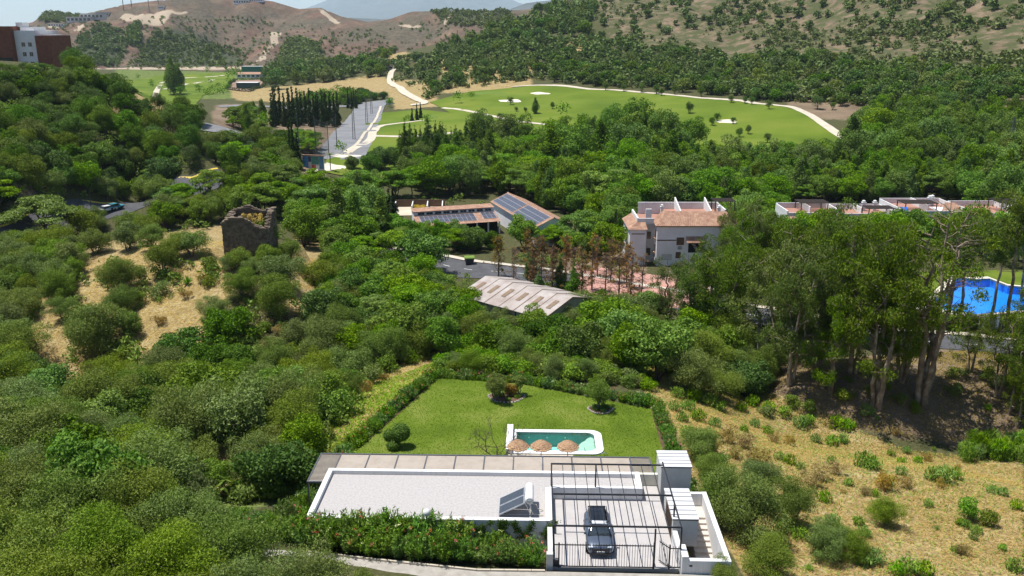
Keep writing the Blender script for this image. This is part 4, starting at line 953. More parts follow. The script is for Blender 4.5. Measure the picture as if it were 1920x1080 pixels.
# ---- globe lamp among the oleanders
gl_ = hthing('globe_lamp', 'white globe lamp on a dark post above the oleander hedge', 'lamp', -8.8, 2.4, -.3)
MB().tube([(0,0,0),(0,0,2.62)], .04, 8).build('post', M_black_metal, gl_)
MB().lathe([(.02,-.27),(.14,-.235),(.235,-.135),(.27,0),(.235,.135),(.14,.235),(.02,.27)], 18, (0,0,2.85)).build('globe', white, gl_, 0, True)

# ---- garden: lawn, pool, parasols
def rrect(u0, u1, v0, v1, rl, rr, n=6):
    o = []
    for (cx, cy, r, a0) in ((u1-rr, v0+rr, rr, -90), (u1-rr, v1-rr, rr, 0), (u0+rl, v1-rl, rl, 90), (u0+rl, v0+rl, rl, 180)):
        o += [(cx + r*math.cos(R(a0 + 90*k/n)), cy + r*math.sin(R(a0 + 90*k/n))) for k in range(n+1)]
    return o
PO = rrect(-3.7, 5.35, 22.95, 28.1, .15, 1.1); PI = rrect(-3.0, 4.62, 23.6, 27.5, .05, .75)
def ring(out, inn, z0, z1):
    n = len(out); V = [(*p, z1) for p in out] + [(*p, z1) for p in inn] + [(*p, z0) for p in out] + [(*p, z0) for p in inn]
    Fs = [(i, (i+1)%n, n+(i+1)%n, n+i) for i in range(n)] + [(2*n+i, 2*n+(i+1)%n, (i+1)%n, i) for i in range(n)] + [(n+i, n+(i+1)%n, 3*n+(i+1)%n, 3*n+i) for i in range(n)]
    return MB().add(V, Fs)
def water_mat(name, tint, deep):
    m, n, l, b = nmat(name); out = n['Material Output']
    tr = n.new('ShaderNodeBsdfTransparent'); tr.inputs[0].default_value = (*tint, 1); gs = n.new('ShaderNodeBsdfGlossy'); gs.inputs['Roughness'].default_value = .05
    fr = n.new('ShaderNodeFresnel'); fr.inputs[0].default_value = 1.33; p = worldpos(n); nz = noise(n, l, 2.2, 3, p); bp = n.new('ShaderNodeBump'); bp.inputs['Strength'].default_value = .25; bp.inputs['Distance'].default_value = .06
    l.new(nz, bp.inputs['Height']); l.new(bp.outputs[0], gs.inputs['Normal']); l.new(bp.outputs[0], fr.inputs['Normal'])
    mx = n.new('ShaderNodeMixShader'); l.new(fr.outputs[0], mx.inputs[0]); l.new(tr.outputs[0], mx.inputs[1]); l.new(gs.outputs[0], mx.inputs[2]); l.new(mx.outputs[0], out.inputs[0])
    return m
pool = hthing('swimming_pool', 'rectangular garden pool with white coping and curved steps on the lawn', 'pool')
ring(PO, PI, -3.75, -3.42).build('coping', white, pool)
T_w = surf('pool_wall_tile', (.13,.32,.28), (.11,.28,.245), .5, 2); T_f = surf('pool_floor_tile', (.46,.72,.66), (.42,.67,.61), .5, 2); T_s = surf('pool_step', (.60,.58,.50), (.55,.53,.45), .6, 2)
n = len(PI); MB().add([(*p, -3.45) for p in PI] + [(*p, -5.0) for p in PI], [((i+1)%n, i, n+i, n+(i+1)%n) for i in range(n)]).build('basin_wall', T_w, pool)
MB().add([(*p, -4.98) for p in PI], [list(range(n))]).build('basin_floor', T_f, pool)
for k, r in enumerate((1.0, 1.5, 2.0)):
    A = [(4.6, 23.65)] + [(4.6 - r * 1.05 * math.sin(t), 25.55 - 1.9 * math.cos(t)) for t in np.linspace(.0, math.pi, 12)] + [(4.6, 27.45)]
    MB().prism(A, -4.97, -3.85 - k * .3).build('pool_step', T_s, pool)
MB().add([(*p, -3.60) for p in PI], [list(range(n))]).build('water', water_mat('pool_water', (.70,.93,.90), None), pool)
MB().box(-3.95,-3.35,22.9,28.25,-3.7,-2.95).build('raised_wall', white, pool, .015)
for x in (-1.8, 0, 1.8): MB().tube([(x,27.49,-4.0),(x,27.46,-4.0)], .09, 10).build('pool_light', white, pool)
MB().tube([(5.0,22.6,-3.6),(5.0,22.6,-3.2),(5.35,22.6,-3.05),(5.6,22.6,-3.2),(5.6,22.6,-3.6)], .025, 6).build('handrail', M_alu, pool)
MB().box(-3.7,2.4,19.2,22.9,-3.66,-3.5).build('terrace', M_pave, V_)
M_lawnm = surf('lawn', (0.10, 0.145, 0.014), (0.066, 0.105, 0.009), .95, .22, .5, 0, .1, c3=(0.155, 0.185, 0.034), detail=8, bscale=9)
LW = [Hxy(-18.6, 18.4), Hxy(-18.3, 22.9), Hxy(-12.3, 41.4), Hxy(-2.9, 40.0), Hxy(11.1, 33.6), Hxy(10.9, 12.3), Hxy(8.7, 12.3), Hxy(8.7, 18.4)]
lw = drape('lawn', LW, M_lawnm, .06, .8, -3.62)
def cut(o, poly):
    me = o.data; c = np.zeros(len(me.polygons) * 3); me.polygons.foreach_get('center', c); c = c.reshape(-1, 3)
    xs = [p[0] for p in poly]; ys = [p[1] for p in poly]; near = np.where((c[:, 0] > min(xs)) & (c[:, 0] < max(xs)) & (c[:, 1] > min(ys)) & (c[:, 1] < max(ys)))[0]
    near = near[inpoly(c[near, 0], c[near, 1], poly)]
    bm = bmesh.new(); bm.from_mesh(me); bm.faces.ensure_lookup_table()
    bmesh.ops.delete(bm, geom=[bm.faces[i] for i in near], context='FACES'); bm.to_mesh(me); bm.free()
POOLIN = [Hxy(*p) for p in rrect(-3.3, 4.95, 23.3, 27.8, .1, .8)]
cut(lw, POOLIN); tag(lw, kind='structure')
tag(drape('garden_bed', [Hxy(-19.6,18), Hxy(-19.5,23), Hxy(-13.0,42.6), Hxy(-2.8,41.0), Hxy(12.4,34.2), Hxy(12.2,12.5), Hxy(10.9,12.5), Hxy(11.0,33.5), Hxy(-2.9,39.9), Hxy(-12.2,41.3), Hxy(-18.3,22.9), Hxy(-18.6,18)], surf('bed_soil', (.13,.075,.045), (.08,.05,.03), .95, 2), .1, .7), kind='structure')
tr_ = bpy.data.objects['terrain']; cut(tr_, POOLIN)
# turf blades give the lawn its nap
q = np.random.RandomState(9); N_ = 45000; uu = q.uniform(-18.6, 11.1, N_); vv = q.uniform(12.3, 41.4, N_)
gx = HO[0] + uu*math.cos(HA) + vv*math.sin(HA); gy = HO[1] - uu*math.sin(HA) + vv*math.cos(HA)
k = inpoly(gx, gy, LW) & ~inpoly(gx, gy, [Hxy(*p) for p in PO]) & ~inpoly(uu, vv, [(-4.1,19),(2.5,19),(2.5,28.3),(-4.1,28.3)])
pos = np.c_[gx, gy, np.full(N_, -3.54)][k]; m_ = len(pos); t = TM(3); t.leaves(pos + [0,0,.02], q.randn(m_,3)*[1,1,.6], q.randn(m_,3)*.6 + [0,0,1], .12, .05)
tag(link('lawn_grass', t.crown_mesh('lawn_grass', L_lawn)), 'short bright green turf of the garden lawn', 'grass', None, 'stuff')
# thatched parasols
M_thatch = surf('thatch', (.40,.25,.145), (.24,.14,.075), .95, 9, .5, c3=(.52,.35,.22))
def parasol(label, u, v, rz):
    p = hthing('thatched_parasol', label, 'parasol', u, v, -3.5, rz, 'thatched parasols by the pool')
    MB().tube([(0,0,0),(0,0,2.55)], .035, 8).build('pole', M_wood, p); MB().lathe([(.25,0),(.25,.08),(.05,.1)], 12).build('foot', M_grey_wall, p)
    cn = empty('canopy', (0,0,0), 0, p)
    for i in range(5):
        r1 = .24 + .16*(i+1); r0 = max(.02, r1 - .32); z1 = 2.58 - .52*((i+1)/5)**1.5; z0 = z1 + .2; t = TM(500+i); nn = 8*14; V=[]; Fs=[]
        for k in range(nn):
            a = 2*math.pi*k/nn; oc = math.cos(math.pi/8)/math.cos((a % (math.pi/4)) - math.pi/8); j = 1 + .035*t.r.randn()
            V += [(r0*oc*math.cos(a), r0*oc*math.sin(a), z0), (r1*oc*j*math.cos(a), r1*oc*j*math.sin(a), z1 + .02*t.r.randn()), (r1*oc*j*math.cos(a), r1*oc*j*math.sin(a), z1-.05)]
        Fs = [(3*k, 3*k+1, 3*((k+1)%nn)+1, 3*((k+1)%nn)) for k in range(nn)] + [(3*k+1, 3*k+2, 3*((k+1)%nn)+2, 3*((k+1)%nn)+1) for k in range(nn)]
        MB().add(V, Fs).build('thatch_tier', M_thatch, cn)
    MB().lathe([(.2,2.55),(.12,2.7),(.02,2.74)], 10).build('thatch_tuft', M_thatch, cn)
parasol('leftmost thatched parasol, half behind the bare tree by the pool', -2.75, 20.5, .1)
parasol('middle one of the three thatched parasols by the pool', -.64, 20.5, .35); parasol('rightmost thatched parasol, nearest the pool steps', 1.78, 20.5, .2)
# shaped bushes, bare tree, garden islands
def plain_tree(name, label, cat, tm, lm, wm, u, v, z=-3.55, s=1):
    o = hthing(name, label, cat, u, v, z); o.scale = (s, s, s)
    if tm.LV: link('crown', tm.crown_mesh('crown', lm), o)
    link('trunk', tm.wood_mesh('trunk', wm), o); return o
t = TM(601); t.clump((.25,0,1.05), .62, 5200, .10, .06, 1, 0, 0, .86, .5); t.clump((-.55,.1,.75), .4, 2400, .10, .06, 1, 0, 0, .86, .5); t.clump((-.2,-.35,.25), .5, 1800, .1, .06, .7, .3, 0, .5, .6); t.limb([(0,0,-.1),(.2,0,.6)], .07); t.limb([(0,0,0),(-.5,.1,.5)], .05)
plain_tree('topiary_bush', 'round clipped topiary balls on the lawn left of the pool', 'bush', t, L_cyp if False else L_pine, M_bark, -14.4, 24.3, s=1.42)
plain_tree('bare_tree', 'leafless dark branched tree left of the pool', 'tree', bare_tree(610, 4.6), None, M_bark, -4.75, 21.6)
t = round_tree(620, 3.0, 1.25, .3, 26, .36, 9000, .15, .06, .9, .1); plain_tree('garden_olive', 'clipped olive in the stone-edged bed at the top of the lawn', 'tree', t, L_olive, M_bark_grey, -5.4, 35.3)
t = round_tree(621, 2.2, .8, .5, 12, .4, 3500, .14, .06, .9, .06); plain_tree('garden_olive', 'small olive right behind the clipped one in the stone-edged bed', 'tree', t, L_olive, M_bark_grey, -2.9, 36.8)
t = round_tree(622, 1.4, .85, .05, 14, .4, 3500, .14, .05, .9, .05); plain_tree('brown_shrub', 'rust brown shrub between the two olives of the stone-edged bed', 'shrub', t, L_dry, M_dead, -3.8, 36.6)
t = round_tree(623, 2.9, 1.45, .3, 28, .36, 10000, .15, .06, .9, .12); plain_tree('garden_olive', 'round olive in the small bed at the right of the lawn', 'tree', t, L_olive, M_bark_grey, 5.6, 33.3)
t = round_tree(624, 1.0, .55, .02, 8, .5, 1500, .1, .05, .9, .04); plain_tree('garden_shrub', 'small dark shrub behind the right end of the pergola', 'shrub', t, L_pine, M_bark, 6.4, 18.8)
def bed(label, cu, cv, ru, rv, seed):
    b = hthing('flower_bed', label, 'flower bed', cu, cv, -3.56); q = random.Random(seed)
    MB().prism([(ru*math.cos(a)*(1+.12*math.sin(3*a)), rv*math.sin(a)) for a in [2*math.pi*k/22 for k in range(22)]], 0, .09).build('soil', MATS['bed_soil'], b)
    sm = [MB().lathe([(.02,0),(.10,.01),(.12,.07),(.07,.12),(.01,.14)], 7).mesh('edging_stone', M_lane) for _ in range(1)]
    for k in range(30):
        a = 2*math.pi*k/30; s = link('edging_stone', sm[0], b, (ru*math.cos(a)*(1+.12*math.sin(3*a)), rv*math.sin(a), 0)); s.scale = (q.uniform(.8,1.3), q.uniform(.7,1.2), q.uniform(.8,1.2)); s.rotation_euler = (0,0,q.random()*6)
    t = TM(seed); 
    for k in range(14): a = q.random()*6.28; w = q.random()**.5*.8; t.clump((ru*w*math.cos(a), rv*w*math.sin(a), .2), .28, 160, .12, .06, .8, .4)
    link('ground_cover', t.crown_mesh('ground_cover', L_ole), b)
bed('stone-edged flower bed round the olives at the top of the lawn', -4.3, 36.1, 1.9, 1.35, 5); bed('small stone-edged bed under the round olive', 5.7, 33.2, 1.25, 1.0, 6)
# oleanders
def hedge(pts, step, h, jit, tag_, lm=None):
    for (a, b) in zip(pts[:-1], pts[1:]):
        L_ = math.hypot(b[0]-a[0], b[1]-a[1]); n = max(1, int(L_/step))
        for i in range(n):
            t_ = (i + .5) / n; u = a[0] + (b[0]-a[0])*t_ + PR.uniform(-jit, jit); v = a[1] + (b[1]-a[1])*t_ + PR.uniform(-jit, jit); x, y, _ = H(u, v)
            h_ = h * PR.uniform(.8, 1.2); d = put('oleander', x, y, h_, .95 * h_ / 1.7 * PR.uniform(.85, 1.1), tight=.2, area=tag_)
            if lm: d['landmark'] = lm
hedge([(-19.0,18.2),(-19.1,23.2),(-12.9,41.8)], .95, 1.7, .15, 'ole', 'the left hedge of the lawn'); hedge([(-20.0,18.5),(-20.0,24),(-14.2,42)], 1.3, 1.4, .3, 'ole', 'the left hedge of the lawn')
hedge([(-12.5,42.2),(-2.8,40.7),(11.4,34.2)], .95, 1.5, .15, 'ole', 'the hedge at the top of the lawn'); hedge([(11.75,34),(11.7,24.5),(11.7,13)], .95, 1.5, .15, 'ole', 'the right hedge of the lawn')
hedge([(-18,2.9),(-6.5,2.6)], .85, 2.35, .35, 'ole', 'the lane hedge below the roof'); hedge([(-18,1.9),(-12,1.3),(-6,.5)], .95, 2.0, .25, 'ole', 'the lane kerb')
hedge([(-6,.9),(-.9,.2)], .8, 1.55, .2, 'ole', 'the lane kerb beside the gate'); hedge([(-6.3,2.2),(-1.0,1.5)], .95, 1.5, .25, 'ole', 'the lane kerb beside the gate')
hedge([(-31,5.2),(-24,4.4),(-18.5,3.4)], .95, 2.0, .4, 'ole', 'the left end of the lane hedge'); hedge([(-30,7),(-20,5.5)], 1.2, 1.7, .5, 'ole', 'the left end of the lane hedge'); hedge([(-20.4,7),(-20.8,17)], 1.1, 1.8, .4, 'ole', 'the pergola end')
# lane with its kerb
ln = [Hxy(-30,1.6), Hxy(-24,1.9), Hxy(-17.7,1.3), Hxy(-12,.35), Hxy(-5.1,-.65), Hxy(0,-.62), Hxy(9,-.7), Hxy(14,-1), Hxy(24,-3), Hxy(24,-9), Hxy(0,-6), Hxy(-12,-5.4), Hxy(-30,-3.4)]
pad(ln, 0, 1.2, .0) if False else KEEP.append((ln, .2))
o = drape('lane', ln, M_lane, 0, 1.0, .02); tag(o, kind='structure')
kb = hthing('kerb', 'low stone kerb along the lane below the oleanders', 'kerb'); kp = [(-17.7,1.3),(-12,.35),(-5.1,-.65),(-.5,-.62)]
for a, b in zip(kp[:-1], kp[1:]):
    L_ = math.hypot(b[0]-a[0], b[1]-a[1]); n = int(L_/.8)
    for i in range(n):
        p0 = [a[k]+(b[k]-a[k])*i/n for k in (0,1)]; p1 = [a[k]+(b[k]-a[k])*(i+.97)/n for k in (0,1)]
        MB().bar((*p0,.04),(*p1,.04),.14,.2).build('kerb_stone', M_path, kb)
# wire fences round the garden
def fence(label, pts, h=1.5, step=2.5):
    f = hthing('wire_fence', label, 'fence'); prev = None
    for a, b in zip(pts[:-1], pts[1:]):
        n = max(1, int(math.hypot(b[0]-a[0], b[1]-a[1])/step))
        for i in range(n + 1):
            u = a[0]+(b[0]-a[0])*i/n; v = a[1]+(b[1]-a[1])*i/n; x, y, _ = H(u, v); z = float(zat(x, y))
            MB().tube([(u,v,z-.2),(u,v,z+h)], .03, 5).build('post', M_slate_metal, f)
            if prev:
                for k in (.3,.7,1.1,h-.05): MB().bar((prev[0],prev[1],prev[2]+k),(u,v,z+k),.012).build('wire', M_slate_metal, f)
            prev = (u, v, z)
fence('wire fence outside the right hedge of the lawn', [(12.6,13),(12.6,24),(12.6,35)]); fence('wire fence behind the hedge at the top of the lawn', [(12.4,35.2),(-2.6,41.9),(-13,43.2)])
fence('wire fence behind the lane hedge left of the villa', [(-30,8.3),(-21.5,8.0)])

# ------------------------------------------------------------------ buildings and things farther off
def onY(px, py, Y):
    a, b, c = ray(px, py); t = Y / float(b); return float(a) * t, CZ + float(c) * t
def frame(name, label, cat, o, ang, group=None): return thing(name, label, cat, (o[0], o[1], o[2]), ang, group)
M_panelw = surf('shed_wall', (.40,.36,.30), (.33,.29,.24), .85, 1.2)
M_corr = surf('corrugated_sheet', (.46,.40,.36), (.38,.31,.27), .75, .5, 0, 0, .3, c3=(.54,.49,.45))
M_rust = surf('rusty_skylight', (.23,.165,.11), (.17,.115,.075), .8, 2)
M_offwhite = surf('off_white_wall', (.74,.73,.74), (.68,.67,.68), .85, .8)  # off-white render of barn, houses and farther walls
M_green_p = surf('green_plastic', (.16,.26,.03), (.13,.22,.025), .5, 2); M_grey_p = surf('grey_plastic', (.05,.055,.06), None, .5, 2)
def tiled(name, mb_pts, mat, parent, n):
    """roof slope of barrel tiles: quad a,b (eave) d,c (ridge) with n half-round rows"""
    a, b, c, d = [np.array(p, float) for p in mb_pts]; nrm = np.cross(b - a, d - a); nrm /= np.linalg.norm(nrm); nrm = nrm if nrm[2] > 0 else -nrm
    K = 4; m = n * K; V = []; 
    for i in range(m + 1):
        t = i / m; h = .06 * abs(math.sin(math.pi * i / K)) 
        V += [a + (b-a)*t + nrm*h, d + (c-d)*t + nrm*h]
    o = MB().add(V, [(2*i, 2*i+2, 2*i+3, 2*i+1) for i in range(m)]).build(name, mat, parent); return o
def chimney(p, x, y, z, h=1.5, w=.55):
    c = MB().box(x-w/2, x+w/2, y-w/2, y+w/2, z, z+h).build('chimney', white, p)
    MB().box(x-w*.7, x+w*.7, y-w*.7, y+w*.7, z+h+.005, z+h+.1).build('chimney_cap', white, c)
    MB().box(x-w*.35, x+w*.35, y-w*.35, y+w*.35, z+h+.1, z+h+.4).build('chimney_pot', white, c)
    MB().add([(x-w*.5,y-w*.5,z+h+.4),(x+w*.5,y-w*.5,z+h+.4),(x+w*.5,y+w*.5,z+h+.4),(x-w*.5,y+w*.5,z+h+.4),(x,y,z+h+.65)], [(0,1,4),(1,2,4),(2,3,4),(3,0,4),(3,2,1,0)]).build('chimney_hat', white, c)
# ---- stable barn with solar roof
bd = math.atan2(-29.9, 10.3); B_ = frame('stable_barn', 'long white barn whose tiled roof carries dark solar panels', 'barn', (-1.0, 219.9, -12), bd)   # x along the ridge, +y to the right (seen from ridge start)
L_ = 31.6; w = 4.4; ze = 4.6; zr = 6.5
MB().box(0.2, L_, -w+.15, w-.15, -.5, ze).add([(.2,-w+.15,ze),(.2,w-.15,ze),(.2,0,zr-.1)], [(0,1,2)]).add([(L_,-w+.15,ze),(L_,w-.15,ze),(L_,0,zr-.1)], [(0,2,1)]).build('wall', M_offwhite, B_)
for s, nm in ((-1,'roof'),(1,'roof')): tiled(nm, [(-.3,s*(w+.35),ze-.12),(L_+.3,s*(w+.35),ze-.12),(L_+.3,0,zr+.02),(-.3,0,zr+.02)], M_terracotta, B_, 60)
MB().tube([(-.3,0,zr+.06),(L_+.3,0,zr+.06)], .12, 6).build('ridge_tiles', M_terracotta, B_)
sl_ = math.atan2(zr-ze, w)
def panels(parent, x0, x1, y_of, nx, ny, d0, d1):
    bed_ = MB(); 
    for i in range(nx):
        for j in range(ny):
            ta, tb = d0+(d1-d0)*j/ny, d0+(d1-d0)*(j+1)/ny; xa, xb = x0+(x1-x0)*i/nx, x0+(x1-x0)*(i+1)/nx; g = .035
            P4 = [y_of(xa+g, ta+.01), y_of(xb-g, ta+.01), y_of(xb-g, tb-.01), y_of(xa+g, tb-.01)]
            MB().add([(p[0],p[1],p[2]+.17) for p in P4], [(0,1,2,3)]).build('solar_panel', M_solar, parent)
    C4 = [y_of(x0-.05,d0-.005), y_of(x1+.05,d0-.005), y_of(x1+.05,d1+.005), y_of(x0-.05,d1+.005)]
    MB().add([(p[0],p[1],p[2]+.14) for p in C4] + [(p[0],p[1],p[2]+.10) for p in C4], [(0,1,2,3),(4,7,6,5),(0,4,5,1),(1,5,6,2),(2,6,7,3),(3,7,4,0)]).build('panel_rack', M_alu, parent)
lf_ = lambda x, t: (x, -(w+.35)*(1-t), ze-.12 + (zr+.14-ze)*t)
panels(B_, .6, 15.2, lf_, 9, 3, .10, .90); panels(B_, 16.2, 30.6, lf_, 9, 3, .10, .90)
for x in (18, 25): 
    wd = MB().box(x, x+.9, -w+.06, -w+.12, 1.2, 3.0).build('window', M_glass, B_); box('frame', white, wd, x-.08, x+.98, -w+.08, -w+.13, 1.1, 1.2)
# ---- stable wing
wa = math.atan2(5.4, 17.0); W_ = frame('stable_wing', 'low stable wing with clerestory windows and solar panels beside the barn', 'stable', (-21.4, 196.6, -12), wa)
MB().box(0, 19.6, 5.6, 8.0, -.5, 5.0).build('wall', M_offwhite, W_); MB().box(0, 19.6, 2.4, 5.6, -.5, 2.6).build('back_wall', M_black, W_)  # rear part coloured near-black to paint the shade under the roof
for i in range(8): MB().box(i*2.75, i*2.75+.3, .1, .4, -.5, 3.0).build('pillar', white, W_)
tiled('roof', [(-.2,-.2,2.95),(19.7,-.2,2.95),(19.7,5.6,4.3),(-.2,5.6,4.3)], M_terracotta, W_, 44)
tiled('roof', [(-.2,5.3,5.25),(19.7,5.3,5.25),(19.7,8.4,5.6),(-.2,8.4,5.6)], M_terracotta, W_, 44)
wf = lambda x, t: (x, -.2 + 5.8*t, 2.95 + 1.35*t)
panels(W_, 1.0, 14.2, wf, 12, 2, .22, .86); panels(W_, 16.0, 19.2, wf, 3, 2, .3, .9)
for i in range(9):
    wn_ = MB().box(1.0+i*2.05, 2.5+i*2.05, 5.56, 5.6, 4.45, 4.95).build('window', M_glass, W_); box('frame', M_grey_wall, wn_, 1.72+i*2.05, 1.78+i*2.05, 5.54, 5.56, 4.45, 4.95)
# ---- pens behind
pens = frame('stable_pens', 'open white walled storage pens holding straw behind the stable', 'pens', (-31, 226.5, -12), .06)
for x in (0, 4.6, 8.6, 12.6): box('side_wall', white, pens, x-.12, x+.12, 0, 7, -.3, 1.7)
box('back_wall', M_wood, pens, 0, 13.2, 7, 7.25, -.3, 2.0)
t = TM(700); [t.clump((6.6+t.r.randn()*.8, 3.5+t.r.randn()*1.2, .5), 1.0, 500, .4, .08, .8, .3) for _ in range(8)]
tag(link('straw_heap', t.crown_mesh('straw_heap', L_straw), None, (-31, 226.5, -12)), 'heap of golden straw inside the stable pen', 'straw', None, 'stuff')
tag(drape('yard', [(-33,222),(-33,236),(-8,234),(-6,224)], M_path, .12, 2), kind='structure')
# ---- shed with corrugated roof
sa = math.atan2(-.66, .75); S_ = frame('corrugated_shed', 'long shed with pale corrugated roof and rusty skylights below the road', 'shed', (-8.6, 137.6, -11.2), sa)
ze, zr, w = 4.0, 5.7, 6.6
MB().box(.15, 18.1, .15, 2*w-.15, -.5, ze-.05).add([(.15,.15,ze-.05),(.15,2*w-.15,ze-.05),(.15,w,zr-.1)], [(0,1,2)]).add([(18.1,.15,ze-.05),(18.1,2*w-.15,ze-.05),(18.1,w,zr-.1)], [(0,2,1)]).build('wall', M_panelw, S_)
for i in range(6):
    x0, x1 = -.3 + i*3.1, -.3 + (i+1)*3.1 - .05
    for s in (0, 1):
        ya = -.35 if s == 0 else 2*w+.35; V = []
        for k in range(25):
            x = x0 + (x1-x0)*k/24; h = .045*math.cos(k*math.pi) + (.02 if i % 2 else 0); V += [(x, ya, ze-.1+h), (x, w, zr+h)]
        sh = MB().add(V, [(2*k, 2*k+2, 2*k+3, 2*k+1) for k in range(24)]).build('roof_sheet', M_corr, S_)
        if s == 0:
            f = lambda x, t: (x, -.35 + (w+.35)*t, ze-.1 + (zr-ze+.1)*t + .09)
            MB().add([f(x0+1.1,.38), f(x1-1.1,.38), f(x1-1.1,.74), f(x0+1.1,.74)], [(0,1,2,3)]).build('skylight', M_rust, sh)
        MB().bar((x1+.02, ya, ze-.02), (x1+.02, w, zr+.08), .07).build('seam', M_rust, S_)
for y in (.1, 3.3, 6.6): box('post', M_dark_metal, S_, .05, .15, y, y+.16, -.4, ze)
for x in range(0, 18, 3): box('post', M_dark_metal, S_, x, x+.16, .04, .15, -.4, ze)
# ---- waste container
gx_, gy_, gz_ = g1(880, 496)
C_ = thing('waste_container', 'dark waste container with green lid at the road edge', 'container', (gx_, gy_, gz_ + .1), R(8))
MB().add([(-.75,-.6,.12),(.75,-.6,.12),(.75,.6,.12),(-.75,.6,.12),(-.98,-.75,1.25),(.98,-.75,1.25),(.98,.75,1.25),(-.98,.75,1.25)], [(3,2,1,0),(4,5,6,7),(0,1,5,4),(1,2,6,5),(2,3,7,6),(3,0,4,7)]).build('bin_body', M_grey_p, C_, .03)
V = []; 
for k in range(9): a = math.pi*k/8; V += [(-1.02, -.8*math.cos(a), 1.28+.45*math.sin(a)), (1.02, -.8*math.cos(a), 1.28+.45*math.sin(a))]
MB().add(V, [(2*k,2*k+1,2*k+3,2*k+2) for k in range(8)] + [list(range(0,18,2)), list(range(1,18,2))[::-1]]).build('lid', M_green_p, C_)
for s in (-1,1): MB().tube([(s*.8,-.76,.35),(s*.8,-.76,1.2)], .04, 6).build('lift_bar', M_alu, C_)
for x in (-.6,.6):
    for y in (-.5,.5): MB().tube([(x-.04,y,.07),(x+.04,y,.07)], .07, 8).build('wheel', M_black_metal, C_)
# traffic sign beside it
x_, y_, z_ = g1(822, 492); sg = thing('road_sign', 'small blue road sign on a grey post beside the road', 'sign', (x_, y_, z_)); MB().tube([(0,0,-.2),(0,0,2.6)], .035, 6).build('post', M_alu, sg); MB().tube([(0,-.05,2.4),(0,-.02,2.4)], .3, 16).build('sign_plate', surf('sign_blue', (.02,.12,.45), None, .5), sg)
# road dashes
dc = spline(gpoly([(700,470),(780,486),(870,505),(960,512),(1080,530),(1250,560),(1400,590),(1560,620),(1700,640),(1800,646),(1920,655)]), 12)
rl = [dc[0]]; acc = 0
mk = MB()
for p, q_ in zip(dc[:-1], dc[1:]):
    acc += np.linalg.norm(q_ - p)
    if acc > 5: 
        acc = 0; d = (q_-p)/np.linalg.norm(q_-p); nn = np.array([-d[1], d[0]])*.09
        e = p + d*2.0; mk.add([(*(p+nn), float(zat(*p))+.14), (*(e+nn), float(zat(*e))+.14), (*(e-nn), float(zat(*e))+.14), (*(p-nn), float(zat(*p))+.14)], [(0,1,2,3)])
tag(mk.build('road_marking', white), kind='structure')
# ---- white house 5A
Hs = frame('white_house', 'white two-storey house with tiled hip roof and roof terrace behind dead conifers', 'house', (0, 0, 0), 0)
Z0 = -12.3
MB().box(29.5, 46, 173.2, 184, Z0, -3.55).build('wall', M_offwhite, Hs)
MB().box(24.0, 27.3, 173.4, 184, Z0, -4.3).build('wall', M_offwhite, Hs)
MB().box(27.3, 29.5, 176.2, 184, Z0, -3.6).build('recess_shade_wall', M_grey_wall, Hs)  # white wall given grey to paint in the shade of the recess
E1 = [(29.1,172.8,-3.6),(46.4,172.8,-3.6),(44,176.6,-1.35),(31.6,176.6,-1.35)]
tiled('roof', E1, M_terracotta, Hs, 44); tiled('roof', [(29.1,178.6,-3.6),(29.1,172.8,-3.6),(31.6,176.6,-1.35),(31.6,178.6,-1.35)], M_terracotta, Hs, 15); tiled('roof', [(46.4,172.8,-3.6),(46.4,180,-3.6),(44,180,-1.35),(44,176.6,-1.35)], M_terracotta, Hs, 18)
MB().box(29.15,46.35,172.85,173.2,-3.78,-3.62).build('eave', M_wood, Hs)
tiled('roof', [(23.6,173.0,-4.4),(27.5,173.0,-4.4),(27.3,175.2,-3.2),(25.6,175.2,-3.2)], M_terracotta, Hs, 10); tiled('roof', [(23.6,184,-4.4),(23.6,173.0,-4.4),(25.6,175.2,-3.2),(25.6,184,-3.2)], M_terracotta, Hs, 26)
MB().box(31.6,44,176.62,184,-3.5,-2.3).build('terrace', M_terr_floor, Hs); MB().box(25.62,31.4,176.3,184,-4.2,-3.4).build('terrace', M_terr_floor, Hs)
for b in ((27.0,44,184,184.3,-3.5,-.9),(25.6,25.9,175.3,184,-3.6,-2.4),(43.7,44,176.7,184,-2.3,-1.0),(25.6,29,175.1,175.4,-3.6,-2.5)): MB().box(*b).build('parapet', white, Hs)
for x in (34.6, 40.9): MB().add([(x,177,-2.3),(x+.25,177,-2.3),(x+.25,184,-2.3),(x,184,-2.3),(x,177,-1.3),(x+.25,177,-1.3),(x+.25,184,.2),(x,184,.2)], [(3,2,1,0),(4,5,6,7),(0,1,5,4),(1,2,6,5),(2,3,7,6),(3,0,4,7)]).build('divider_wall', white, Hs)
MB().box(27.6,28.8,177.2,177.6,-3.4,-1.0).build('bell_gable', white, Hs)
chimney(Hs, 31.2, 179, -2.6, 1.7); chimney(Hs, 42.8, 178, -2.3, 1.4)
pgx = empty('roof_pergola', parent=Hs)
for x in (42.5, 46.5):
    for y in (180, 183.5): box('post', M_wood_dark, pgx, x-.08, x+.08, y-.08, y+.08, -2.4, .0)
for i in range(14): box('rafter', M_wood_dark, pgx, 42.2, 46.8, 180 + i*.28, 180.12 + i*.28, 0, .08)
def wbox(nm, mat, par, x0, y0, x1, y1, Y, out=.06, th=.05):
    a = onY(x0, y1, Y); b = onY(x1, y0, Y); return MB().box(a[0], b[0], Y-out-th, Y-out, a[1], b[1]).build(nm, mat, par)
zw = lambda x, y: (1120 + x/5.333, 360 + y/5.333)
wbox('band', M_wood, Hs, *zw(595,478), *zw(790,488), 173.2, .0, .04); wbox('band', M_wood, Hs, *zw(345,415), *zw(475,424), 173.4, 0, .04)
